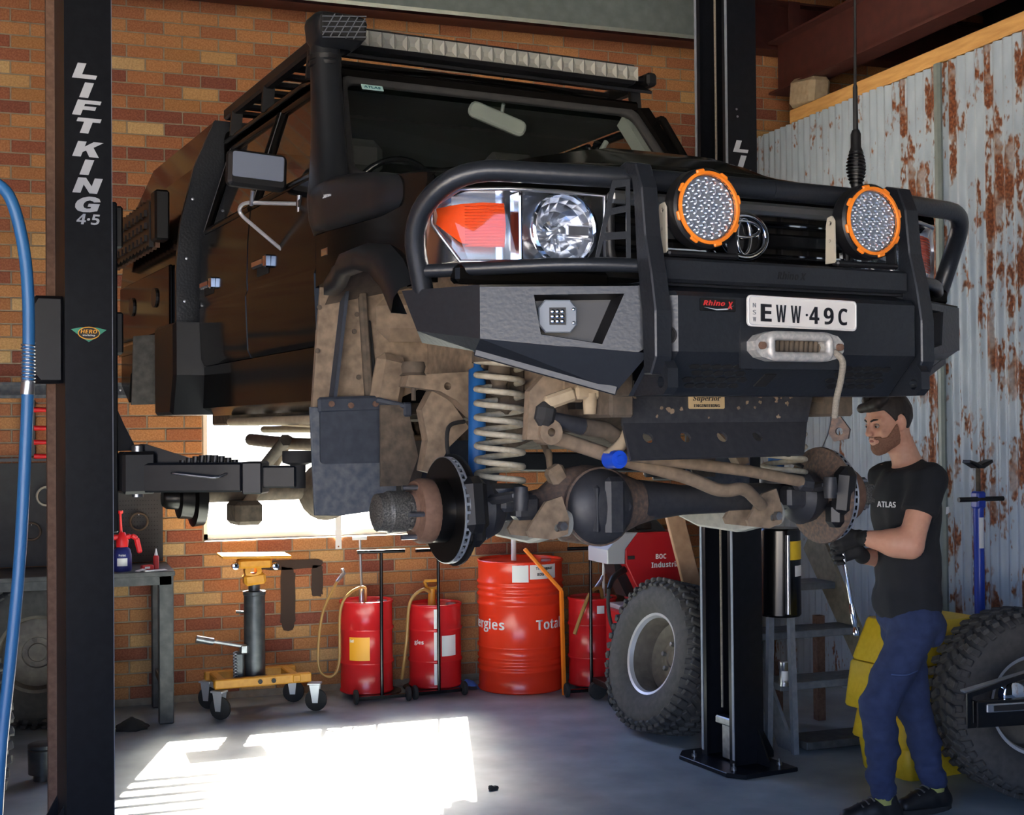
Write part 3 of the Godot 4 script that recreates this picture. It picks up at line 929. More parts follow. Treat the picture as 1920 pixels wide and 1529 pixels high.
	obj("housing", MB.new().prism(rrect(0.25, 0.068, 0.028), Transform3D(tilt, mp), 0.03, [], 0.008), M.interior_pale, rv)
	obj("stem", MB.new().tube([mp + Vector3(0.02, 0.0, -0.005), mp + Vector3(0.03, 0.06, -0.005), C(0.06, 3.02, 4.84)], 0.008, 6), M.interior_pale, rv)
	obj("grab_handle", MB.new().tube(rounded([C(0.60, 2.93, 4.93), C(0.55, 2.86, 4.92), C(0.60, 2.70, 4.85), C(0.68, 2.70, 4.82)], 0.05), 0.012, 8), M.interior_pale, car)
	obj("pillar_trim", MB.new().bar(C(0.71, 2.60, 4.56), C(0.635, 3.01, 4.85), 0.06, 0.03, Vector3.RIGHT), M.interior_pale, car)

func nose():
	# bonnet with a raised scoop
	var rows = []
	for i in 12:
		var t = i / 11.0
		var w = lerpf(3.27, 4.47, t)
		var r = []
		for k in 31:
			var f = k / 30.0 * 2.0 - 1.0
			var y = (2.455 + 0.165 * pow(t, 0.7)) - 0.045 * pow(absf(f), 2.6)
			var u = f * lerpf(0.735, 0.74, t)
			var sc = clampf((0.30 - absf(u)) / 0.07, 0.0, 1.0)
			sc = sc * sc * (3 - 2 * sc)
			var len = clampf((w - 3.36) / 0.22, 0.0, 1.0) * clampf((4.42 - w) / 0.1, 0.0, 1.0)
			y += sc * len * 0.06
			if i == 0: y -= 0.012
			r.append(C(u, y, w))
		rows.append(r)
	var lip = []
	for k in 31: lip.append(C((k / 30.0 * 2.0 - 1.0) * 0.735, 2.36, 3.262))
	rows.push_front(lip)
	obj("bonnet", MB.new().loft(rows, 0), M.paint, car)
	obj("cowl", MB.new().box(C(0, 2.585, 4.48), Vector3(1.52, 0.03, 0.1)), M.plastic_black, car)
	both(func(s):
		# guard: outer skin with the wheel arch cut away, rounded over to the bonnet
		var g = group_part("front_guard", car)
		var poly = pv([3.43, 2.42, 3.5, 2.43, 4.40, 2.555, 4.40, 2.19, 4.25, 2.205, 4.05, 2.235, 3.85, 2.235, 3.70, 2.19, 3.58, 2.11, 3.43, 2.11])
		obj("skin", MB.new().prism(poly, Transform3D(Basis(Vector3.FORWARD, Vector3.UP, Vector3.RIGHT), Vector3(s * 0.878, 0, CARW)), 0.03), M.paint, g)
		var top = []
		for q in [[3.30, 2.39, 2.40], [3.5, 2.425, 2.425], [4.0, 2.495, 2.495], [4.42, 2.55, 2.555]]:
			top.append([C(s * 0.883, q[1] - 0.03, q[0]), C(s * 0.878, q[1] + 0.0, q[0]), C(s * 0.85, q[1] + 0.018, q[0]), C(s * 0.74, q[2] + 0.01, q[0])])
		obj("shoulder", MB.new().loft(top, 0), M.paint, g)
		obj("front_panel", MB.new().loft([[C(s * 0.905, 2.32, 3.42), C(s * 0.84, 2.345, 3.30), C(s * 0.735, 2.36, 3.262)], [C(s * 0.89, 2.41, 3.44), C(s * 0.83, 2.41, 3.32), C(s * 0.735, 2.425, 3.27)]], 0), M.paint, g)
		# flare
		var fl = []
		for q in [[4.30, 2.165, 0.0], [4.18, 2.185, 0.3], [4.05, 2.205, 1.0], [3.90, 2.208, 1.0], [3.76, 2.18, 1.0], [3.66, 2.125, 1.0], [3.58, 2.045, 1.0]]:
			var o: float = 0.9 + 0.045 * q[2]
			fl.append([C(s * 0.884, q[1] + 0.075, q[0] + (0.0 if q[0] > 3.8 else -0.05)), C(s * (o - 0.012), q[1] + 0.055, q[0] + (0.0 if q[0] > 3.8 else -0.04)), C(s * o, q[1] + 0.03, q[0] + (0.0 if q[0] > 3.8 else -0.02)), C(s * o, q[1] - 0.012, q[0]), C(s * (o - 0.05), q[1] - 0.014, q[0] + 0.0)])
		obj("flare", MB.new().loft(fl, 0), M.flare_black, g)
		obj("side_repeater", MB.new().box(C(s * 0.887, 2.30, 4.31), Vector3(0.016, 0.035, 0.07), Basis.IDENTITY, 0.006), M.chrome, g)
		# headlight: bowl, indicator, clear cover
		var h = group_part("headlight", car)
		var cover = [[0.445, 3.215], [0.60, 3.205], [0.74, 3.222], [0.86, 3.285], [0.91, 3.36]]
		var rr = []
		var back = []
		for q in cover:
			var edge: float = clampf((q[0] - 0.855) / 0.055, 0.0, 1.0)
			edge = edge * edge
			rr.append([C(s * q[0], 2.155 + edge * 0.11, q[1]), C(s * q[0], 2.25 + edge * 0.035, q[1] - 0.006), C(s * q[0], 2.345 - edge * 0.04, q[1])])
			back.append([C(s * q[0], 2.155 + edge * 0.11, q[1] + 0.012), C(s * q[0], 2.345 - edge * 0.04, q[1] + 0.012)])
		obj("lens", MB.new().loft(rr, 0), M.lens_clear, h)
		var rim = []
		for q in rr: rim.append(q[2] + Vector3(0, 0.004, 0))
		for i in rr.size(): rim.append(rr[rr.size() - 1 - i][0] - Vector3(0, 0.004, 0))
		obj("rim", MB.new().tube(rim, 0.006, 6, false, true), M.satin, h)
		var bd = []
		for i in 5:
			var z: float = [3.30, 3.30, 3.31, 3.34, 3.40][i]
			bd.append([C(s * cover[i][0], 2.15, z), C(s * cover[i][0], 2.35, z)])
		obj("backing", MB.new().loft(bd, -1), M.reflector, h)
		var floor_rows = []
		for i in 5: floor_rows.append([back[i][0], bd[i][0]])
		var roof_rows = []
		for i in 5: roof_rows.append([back[i][1], bd[i][1]])
		obj("bezel", MB.new().loft(floor_rows, -1), M.reflector, h)
		obj("bezel", MB.new().loft(roof_rows, -1), M.reflector, h)
		# facetted reflector bowl
		var bc = C(s * 0.565, 2.25, 3.235)
		var bowl = MB.new()
		var seg = 20
		var prof = [[0.1, 0.0], [0.096, 0.02], [0.083, 0.036], [0.06, 0.05], [0.035, 0.062], [0.012, 0.066]]
		for i in prof.size() - 1:
			for k in seg:
				var pts = []
				for q in [[i, k], [i, k + 1], [i + 1, k + 1], [i + 1, k]]:
					var f: float = TAU * q[1] / seg
					var jit: float = 0.002 * sin(q[1] * 7.3 + q[0] * 3.1)
					pts.append(bc + Vector3(cos(f) * prof[q[0]][0], sin(f) * prof[q[0]][0] * 0.97, -prof[q[0]][1] - jit))
				bowl.quad(pts[0], pts[1], pts[2], pts[3])
		obj("reflector", bowl, M.reflector, h)
		obj("ring", MB.new().lathe([Vector2(0.097, -0.004), Vector2(0.104, 0.0), Vector2(0.104, 0.012), Vector2(0.097, 0.016)], xform(bc, Vector3.RIGHT, Vector3.BACK), 32), M.chrome, h)
		obj("bulb", MB.new().lathe([Vector2(0, 0.04), Vector2(0.011, 0.034), Vector2(0.013, 0.0), Vector2(0.013, -0.03)], xform(bc + Vector3(0, 0, -0.045), Vector3.RIGHT, Vector3.BACK), 12), M.satin, h)
		obj("bulb_shade", MB.new().box(bc + Vector3(s * -0.05, 0.0, -0.02), Vector3(0.075, 0.035, 0.03), Basis.IDENTITY, 0.005), M.satin, h)
		obj("divider", MB.new().box(C(s * 0.705, 2.25, 3.25), Vector3(0.012, 0.19, 0.06), Basis.IDENTITY, 0.004), M.chrome, h)
		# amber indicator with moulded ribs
		var am = [[0.745, 3.236, 2.192, 2.312], [0.80, 3.256, 2.192, 2.314], [0.85, 3.292, 2.205, 2.312], [0.895, 3.356, 2.262, 2.306]]
		var arows = []
		for q in am: arows.append([C(s * q[0], q[2], q[1] + 0.01), C(s * q[0], (q[2] + q[3]) * 0.5, q[1]), C(s * q[0], q[3], q[1] + 0.01)])
		var ind = obj("indicator", MB.new().loft(arows, 0), M.amber, h)
		var ribs = MB.new()
		for i in 14:
			var y = 2.195 + i * 0.0085
			ribs.tube([C(s * 0.75, y, 3.236), C(s * 0.80, y, 3.254), C(s * 0.845, y, 3.286)], 0.0028, 5)
		obj("ribs", ribs, M.amber, ind)
		obj("valance", MB.new().box(C(s * 0.65, 2.115, 3.27), Vector3(0.48, 0.05, 0.05), Basis.IDENTITY, 0.01), M.paint, car)
	)
	# grille
	var gr = group_part("grille", car)
	obj("backing", MB.new().box(C(0, 2.25, 3.29), Vector3(0.9, 0.24, 0.02)), M.black_gap, gr)
	obj("surround", MB.new().tube(rounded([C(0, 2.352, 3.205), C(-0.43, 2.352, 3.21), C(-0.43, 2.15, 3.21), C(0.43, 2.15, 3.21), C(0.43, 2.352, 3.21), C(0, 2.352, 3.205)], 0.05), 0.014, 8), M.plastic_black, gr)
	obj("chrome_bar", MB.new().box(C(0, 2.345, 3.20), Vector3(0.88, 0.036, 0.04), Basis.IDENTITY, 0.01), M.satin, gr)
	for y in [2.305, 2.255, 2.205]:
		obj("bar", MB.new().box(C(0, y, 3.225), Vector3(0.84, 0.02 if y != 2.255 else 0.045, 0.03), Basis.IDENTITY, 0.007), M.gloss_black, gr)
	for y in [2.302, 2.21]:
		obj("bright_strip", MB.new().box(C(0, y, 3.208), Vector3(0.84, 0.005, 0.006)), M.chrome, gr)
	for i in 9:
		obj("fin", MB.new().box(C(-0.4 + i * 0.1, 2.25, 3.25), Vector3(0.006, 0.2, 0.02)), M.plastic_black, gr)
	# emblem of three ovals
	var em = group_part("emblem", car)
	em.position = C(0, 2.254, 3.165)
	em.scale = Vector3(1.2, 1.2, 1.0)
	for e in [[0.0, 0.0, 0.067, 0.052, 0.0085], [0.0, 0.018, 0.047, 0.02, 0.005], [0.0, 0.0, 0.02, 0.044, 0.005]]:
		var pts = []
		for i in 36:
			var f = TAU * i / 36
			pts.append(Vector3(e[0] + cos(f) * e[2], e[1] + sin(f) * e[3], 0.0))
		obj("oval", MB.new().tube(pts, e[4], 8, false, true), M.chrome, em)
	obj("mount", MB.new().prism(ngon(28, 0.06, Vector2.ZERO, 0, 0.78), Transform3D(Basis.IDENTITY, Vector3(0, 0, -0.02)), 0.02), M.gloss_black, em)

func fit_text(s: String, w: float, h: float, xf: Transform3D, m: Material, parent: Node, slant := 0.0, bold := true, font_name := "Droid Sans", called := "lettering"):
	var t = text_mesh(s, 0.1, 0.0016, bold, slant, 1.0, font_name)
	var bb = t.get_aabb()
	var arr = t.surface_get_arrays(0)
	var v: PackedVector3Array = arr[Mesh.ARRAY_VERTEX]
	var c = bb.get_center()
	for i in v.size(): v[i] = Vector3((v[i].x - c.x) * w / bb.size.x, (v[i].y - c.y) * h / bb.size.y, v[i].z)
	arr[Mesh.ARRAY_VERTEX] = v
	var am = ArrayMesh.new()
	am.add_surface_from_arrays(Mesh.PRIMITIVE_TRIANGLES, arr)
	var o = obj(called, am, m, parent)
	o.transform = xf
	return o

func wy() -> Transform3D: return Transform3D(Basis(Vector3.FORWARD, Vector3.UP, Vector3.RIGHT), Vector3(0, 0, CARW))   # polygons given as (w, y), pushed out sideways

func bull_bar():
	var bar = group_part("bull_bar", car, "black steel bull bar with hoops, winch and lights")
	# middle pan
	var prof = [[3.10, 2.078], [3.0, 2.078], [2.918, 2.055], [2.905, 2.042], [2.905, 1.895], [3.02, 1.782], [3.12, 1.782]]
	var rows = []
	for u in [[-0.462, 0.05], [-0.41, 0.0], [0.41, 0.0], [0.462, 0.05]]:
		var r = []
		for q in prof: r.append(C(u[0], q[1], q[0] + u[1]))
		rows.append(r)
	obj("centre_pan", MB.new().loft(rows, -1), M.bar_black, bar)
	obj("top_channel", MB.new().box(C(0, 2.115, 2.985), Vector3(0.86, 0.066, 0.075), Basis.IDENTITY, 0.008), M.bar_black, bar)
	obj("channel_shelf", MB.new().box(C(0, 2.082, 3.06), Vector3(0.9, 0.012, 0.16)), M.bar_black, bar)
	both(func(s):
		# upright: bent plate hooked over the top tube
		var up = pv([3.10, 2.375, 3.08, 2.402, 3.04, 2.412, 2.99, 2.398, 2.96, 2.33, 2.945, 2.2, 2.918, 2.10, 2.90, 2.0, 2.90, 1.88, 2.925, 1.835, 2.96, 1.835, 2.965, 2.0, 2.99, 2.15, 3.0, 2.3, 3.01, 2.36, 3.04, 2.38, 3.07, 2.372])
		obj("upright", MB.new().prism(up, wy() * Transform3D(Basis.IDENTITY, Vector3(0, 0, s * 0.458)), 0.052, [], 0.004), M.bar_black, bar)
		# bracket plate with three windows beside it
		var br = pv([0.0, 2.36, 0.05, 2.355, 0.105, 2.12, 0.0, 2.12])
		obj("upright_bracket", MB.new().prism(br, Transform3D(Basis(Vector3(s, 0, -0.25).normalized(), Vector3.UP, Vector3(0.25 * s, 0, 1).normalized()), C(s * 0.482, 0, 3.02)), 0.006, [pv([0.012, 2.34, 0.042, 2.335, 0.055, 2.28, 0.012, 2.29]), pv([0.012, 2.272, 0.058, 2.262, 0.072, 2.215, 0.012, 2.22]), pv([0.012, 2.20, 0.075, 2.195, 0.088, 2.15, 0.012, 2.15])]), M.bar_black, bar)
		# outer hoop and lower rail
		obj("hoop_tube", MB.new().tube(rounded([C(0, 2.37, 3.04), C(s * 0.46, 2.37, 3.05), C(s * 0.905, 2.385, 3.19), C(s * 0.99, 2.265, 3.33), C(s * 0.93, 2.06, 3.37)], 0.11, 6), 0.029, 14), M.bar_black, bar)
		obj("lower_rail", MB.new().tube(rounded([C(s * 0.45, 2.128, 3.0), C(s * 0.66, 2.13, 3.07), C(s * 0.945, 2.128, 3.35)], 0.1), 0.019, 12), M.bar_black, bar)
		# wing
		var A = C(s * 0.455, 2.078, 2.985)
		var B = C(s * 0.455, 1.893, 2.975)
		var K = C(s * 0.505, 1.795, 3.06)
		var D = C(s * 0.855, 2.078, 3.175)
		var E = C(s * 0.855, 1.935, 3.175)
		var F = C(s * 0.845, 1.905, 3.23)
		var G = C(s * 0.985, 2.078, 3.40)
		var H = C(s * 0.959, 1.965, 3.355)
		var I = C(s * 0.93, 1.935, 3.39)
		var mid = C(s * 0.6, 1.98, 3.3)
		var wing = MB.new()
		var xa = (D - A).normalized()
		var za = xa.cross(Vector3.UP) * (1.0 if xa.cross(Vector3.UP).z > 0 else -1.0)
		var L = A.distance_to(D)
		var face = Transform3D(Basis(xa, Vector3.UP, za), Vector3(A.x, 0, A.z))
		var hole = pv([0.06, 2.052, 0.30, 2.05, 0.282, 1.945, 0.12, 1.918])
		wing.prism(pv([0, 2.072, L, 2.072, L, 1.935, 0.03, 1.893, 0.0, 1.91]), face, 0.008, [hole])
		wing.out([B, K, F, E], mid)
		wing.out([D, E, H, G], mid)
		wing.out([E, F, I, H], mid)
		wing.out([A, D, G, C(s * 0.5, 2.09, 3.4)], mid)
		wing.bar(K, F, 0.014, 0.026, Vector3.UP, 0.003)
		# walls of the lamp recess
		var inner = []
		for p in hole: inner.append(face * Vector3(0.01 + (p.x - 0.18) * 0.85 + 0.18, (p.y - 1.99) * 0.85 + 1.99, -0.075))
		var outer = []
		for p in hole: outer.append(face * Vector3(p.x, p.y, -0.003))
		var pocket = MB.new()
		for i in 4: pocket.quad(outer[i], outer[(i + 1) % 4], inner[(i + 1) % 4], inner[i])
		pocket.fan(inner)
		obj("lamp_recess", pocket, M.plastic_black, bar)
		obj("wing", wing, M.bar_black, bar)
		# fog lamp
		var fog = obj("fog_lamp", MB.new().prism(pv([-0.052, -0.022, -0.034, -0.044, 0.034, -0.044, 0.052, -0.022, 0.052, 0.022, 0.034, 0.044, -0.034, 0.044, -0.052, 0.022]), face * Transform3D(Basis(Vector3.UP, 0.12 * s), Vector3(0.236, 1.995, -0.03)), 0.014, [], 0.003), M.lamp_grey, bar)
		var led = MB.new()
		led.box(face * Vector3(0.236, 1.995, -0.022), Vector3(0.044, 0.046, 0.006), face.basis)
		obj("led_panel", led, M.ink, bar)
		var dots = MB.new()
		for i in 9: dots.lathe([Vector2(0, 0.003), Vector2(0.0055, 0.0)], face * Transform3D(Basis(Vector3.RIGHT, PI / 2), Vector3(0.236 + (i % 3 - 1) * 0.013, 1.995 + (i / 3 - 1) * 0.013, -0.018)), 8)
		for q in [[-0.043, 0.018], [-0.043, -0.018], [0.043, 0.018], [0.043, -0.018]]: dots.lathe([Vector2(0, 0.004), Vector2(0.005, 0.0)], face * Transform3D(Basis(Vector3.RIGHT, PI / 2), Vector3(0.236 + q[0], 1.995 + q[1], -0.022)), 6)
		obj("led_lenses", dots, M.chrome, bar)
		# recovery point
		obj("recovery_point", MB.new().prism(pv([3.06, 1.782, 2.915, 1.782, 2.892, 1.80, 2.892, 1.85, 2.91, 1.872, 2.94, 1.872, 3.0, 1.85]), wy() * Transform3D(Basis.IDENTITY, Vector3(0, 0, s * 0.437)), 0.032, [ngon(10, 0.016, Vector2(2.925, 1.815))]), M.bar_black, bar)
		# honeycomb vent in the sloping lower face
		var n = Vector3(0, -0.115, 0.113).normalized()
		var vent = MB.new()
		for r in 4:
			for k in 6:
				var ux: float = s * 0.245 + (k - 2.5 + (0.5 if r % 2 else 0.0)) * 0.036
				if absf(ux - s * 0.25) > 0.1: continue
				var t = 0.32 + r * 0.145
				var o = C(ux, lerpf(1.895, 1.782, t), lerpf(2.905, 3.02, t)) + n * 0.0012
				vent.prism(ngon(6, 0.0185, Vector2.ZERO, 0.0, 0.5), xform(o, Vector3.RIGHT, n.cross(Vector3.RIGHT)), 0.003)
		obj("vent_openings", vent, M.black_gap, bar)
	)
	obj("jack_hole", MB.new().lathe([Vector2(0, 0), Vector2(0.02, 0), Vector2(0.022, 0.004), Vector2(0.026, 0.004), Vector2(0.026, 0)], xform(C(-0.432, 1.938, 2.925), Vector3(1, 0, 0.96), Vector3(-0.69, 0, 0.72)), 18), M.black_gap, bar)
	obj("slot", MB.new().prism(pv([-0.02, -0.02, 0.02, -0.02, 0.035, 0.025, -0.005, 0.025]), xform(C(-0.085, 1.822, 2.975), Vector3.RIGHT, Vector3(0, 0.113, 0.115)), 0.004), M.black_gap, bar)
	# winch fairlead, rope and thimble
	var fl = group_part("winch", car)
	fl.position.x = -0.045
	obj("recess_plate", MB.new().box(C(0.0, 1.915, 2.902), Vector3(0.34, 0.125, 0.008)), M.bar_black, fl)
	obj("fairlead", MB.new().prism(pv([-0.15, -0.012, -0.13, -0.03, -0.09, -0.04, 0.09, -0.04, 0.13, -0.03, 0.15, -0.012, 0.15, 0.012, 0.13, 0.03, 0.09, 0.04, -0.09, 0.04, -0.13, 0.03, -0.15, 0.012]), Transform3D(Basis.IDENTITY, C(0.0, 1.912, 2.878)), 0.04, [rrect(0.185, 0.034, 0.016)]).tube(rounded([Vector3(-0.1, 0, 0) + C(0, 1.912, 2.86), Vector3(-0.1, 0.028, 0) + C(0, 1.912, 2.86), Vector3(0.1, 0.028, 0) + C(0, 1.912, 2.86), Vector3(0.1, -0.028, 0) + C(0, 1.912, 2.86), Vector3(-0.1, -0.028, 0) + C(0, 1.912, 2.86), Vector3(-0.1, 0, 0) + C(0, 1.912, 2.86)], 0.02), 0.013, 10), M.fairlead, fl)
	for ux in [-0.132, 0.132]:
		obj("bolt", MB.new().lathe([Vector2(0, 0.012), Vector2(0.01, 0.01), Vector2(0.011, 0)], xform(C(ux, 1.912, 2.857), Vector3.RIGHT, Vector3.BACK), 10), M.rust_brown, fl)
	var drum = MB.new()
	for i in 12: drum.tube([C(-0.09 + i * 0.0165, 1.885, 2.893), C(-0.084 + i * 0.0165, 1.94, 2.893)], 0.008, 8)
	obj("rope_drum", drum, M.dusty_dark, fl)
	obj("rope", MB.new().tube(curve([C(0.10, 1.912, 2.875), C(0.135, 1.88, 2.85), C(0.15, 1.83, 2.87), C(0.158, 1.77, 2.9), C(0.168, 1.72, 2.92)], 5), 0.0095, 8), M.rope, fl)
	obj("thimble", MB.new().prism(pv([-0.012, 0.02, 0.012, 0.02, 0.03, -0.02, 0.02, -0.045, -0.02, -0.045, -0.03, -0.02]), xform(C(0.18, 1.70, 2.92), Vector3(0.6, 0.2, 0.8)), 0.016, [ngon(10, 0.011, Vector2(0, -0.02))]), M.axle_rusty, fl)
	# number plate: raised rim, black characters
	var np = group_part("number_plate", car)
	np.position = C(-0.012, 2.005, 2.888)
	np.rotation.z = -0.012
	obj("sheet", MB.new().prism(rrect(0.378, 0.084, 0.012), Transform3D(), 0.004), M.plate_white, np)
	var rim = []
	for p in rrect(0.371, 0.077, 0.011): rim.append(Vector3(p.x, p.y, 0.0025))
	obj("rim", MB.new().tube(rim, 0.0022, 6, false, true), M.plate_edge, np)
	var x = -0.127
	for q in [["E", 0.036], ["W", 0.034], ["W", 0.034], ["·", 0.008], ["4", 0.034], ["9", 0.034], ["C", 0.032]]:
		var dot: bool = q[0] == "·"
		fit_text(q[0], q[1] * (0.9 if dot else 1.0), 0.007 if dot else 0.047, Transform3D(Basis.IDENTITY, Vector3(x, -0.004, 0.003)), M.plate_ink, np, 0.0, true)
		x += 0.026 if dot or q[0] == "·" else 0.0505
		if q[0] == "W" and absf(x - 0.0245) < 0.001: x -= 0.013
	for q in [["N", 0.019], ["S", 0.0], ["W", -0.019]]:
		fit_text(q[0], 0.010, 0.012, Transform3D(Basis.IDENTITY, Vector3(-0.166, q[1] - 0.004, 0.003)), mat("plate_grey", col(120, 120, 120), 0.6), np, 0.0, false)
	# badges
	var bd = obj("badge", MB.new().prism(rrect(0.115, 0.034, 0.004), Transform3D(Basis.IDENTITY, C(-0.285, 2.02, 2.903)), 0.003), M.gloss_black, bar)
	fit_text("Rhino", 0.07, 0.014, Transform3D(Basis.IDENTITY, C(-0.298, 2.025, 2.9005)), M.red_badge, bd, 0.25)
	fit_text("X", 0.018, 0.02, Transform3D(Basis.IDENTITY, C(-0.246, 2.02, 2.9005)), M.red_badge, bd, 0.2)
	obj("swoosh", MB.new().prism(pv([-0.33, 2.013, -0.29, 2.009, -0.25, 2.012, -0.235, 2.02, -0.255, 2.0085, -0.29, 2.006]), Transform3D(Basis.IDENTITY, C(0, 0, 2.9005)), 0.0014), M.lettering_silver, bd)
	fit_text("Rhino X", 0.10, 0.022, Transform3D(Basis.IDENTITY, C(0.0, 2.115, 2.947)), M.black_gap, bar, 0.25)
	# driving lights
	for s in [-1, 1]:
		var dl = group_part("driving_light", car, "round driving light with an orange ring")
		var o = C(s * 0.287, 2.284, 2.935)
		var face = xform(o, Vector3.RIGHT, Vector3.BACK)     # local y looks forward
		obj("housing", MB.new().lathe([Vector2(0, -0.085), Vector2(0.06, -0.085), Vector2(0.098, -0.062), Vector2(0.106, -0.055), Vector2(0.109, -0.045), Vector2(0.109, -0.008), Vector2(0.103, 0.0), Vector2(0.088, 0.0), Vector2(0.086, -0.012), Vector2(0, -0.012)], face, 36), M.plastic_black, dl)
		obj("ring", MB.new().lathe([Vector2(0.0985, 0.0), Vector2(0.0985, 0.005), Vector2(0.0905, 0.007), Vector2(0.087, -0.004), Vector2(0.0985, 0.0)], face, 40), M.orange, dl)
		for i in 8:
			var f = TAU * (i + 0.35) / 8
			obj("ring_tab", MB.new().box(o + Vector3(cos(f) * 0.1, sin(f) * 0.1, 0.0), Vector3(0.011, 0.026, 0.011), Basis(Vector3.BACK, f), 0.003), M.orange, dl)
		var leds = MB.new()
		for ring in [[0, 1], [0.0245, 6], [0.049, 12], [0.0725, 18]]:
			for i in ring[1]:
				var f: float = TAU * i / ring[1] + ring[0] * 4.0
				leds.lathe([Vector2(0.0108, 0.0), Vector2(0.0075, -0.006), Vector2(0.004, -0.008), Vector2(0.0035, 0.001), Vector2(0, 0.003)], xform(o + Vector3(cos(f) * ring[0], sin(f) * ring[0], -0.004), Vector3.RIGHT, Vector3.BACK), 10)
		obj("led_cups", leds, M.reflector, dl)
		obj("dish", MB.new().prism(ngon(32, 0.0875), Transform3D(Basis.IDENTITY, o + Vector3(0, 0, -0.011)), 0.004), M.satin, dl)
		obj("lens", MB.new().prism(ngon(32, 0.0875), Transform3D(Basis.IDENTITY, o + Vector3(0, 0, 0.001)), 0.002), M.lens_clear, dl)
		for e in [-1, 1]:
			obj("bracket", MB.new().prism(pv([-0.018, -0.11, 0.022, -0.11, 0.018, 0.0, 0.012, 0.022, -0.006, 0.026, -0.016, 0.012]), Transform3D(Basis(Vector3.FORWARD, Vector3.UP, Vector3.RIGHT), o + Vector3(e * 0.114, -0.012, -0.05)), 0.006, [ngon(8, 0.007, Vector2(0, 0.005)), ngon(8, 0.005, Vector2(0.002, -0.045))]), M.bracket_pale if e < 0 else M.plastic_black, dl)
		obj("foot", MB.new().box(o + Vector3(0, -0.123, -0.035), Vector3(0.23, 0.016, 0.03), Basis.IDENTITY, 0.005), M.plastic_black, dl)
	# aerial on the far side
	var ae = group_part("aerial", car)
	obj("spring_base", MB.new().lathe([Vector2(0.018, 2.46), Vector2(0.018, 2.52), Vector2(0.026, 2.56), Vector2(0.03, 2.60), Vector2(0.024, 2.645), Vector2(0.018, 2.66), Vector2(0.018, 2.705), Vector2(0.012, 2.72), Vector2(0, 2.72)], Transform3D(Basis.IDENTITY, C(0.78, 0, 3.56)), 14), M.plastic_black, ae)
	var coil = []
	for i in 90:
		var t = i / 89.0
		var f = TAU * 10.0 * t
		var r = 0.02 + 0.012 * sin(PI * t)
		coil.append(C(0.78, 2.53 + t * 0.12, 3.56) + Vector3(cos(f) * r, 0, sin(f) * r))
	obj("spring", MB.new().tube(coil, 0.0035, 5), M.gloss_black, ae)
	obj("whip", MB.new().tube([C(0.78, 2.70, 3.56), C(0.78, 2.87, 3.56), C(0.78, 2.88, 3.56), C(0.782, 3.65, 3.55)], [0.009, 0.008, 0.005, 0.0035], 8), M.ink, ae)

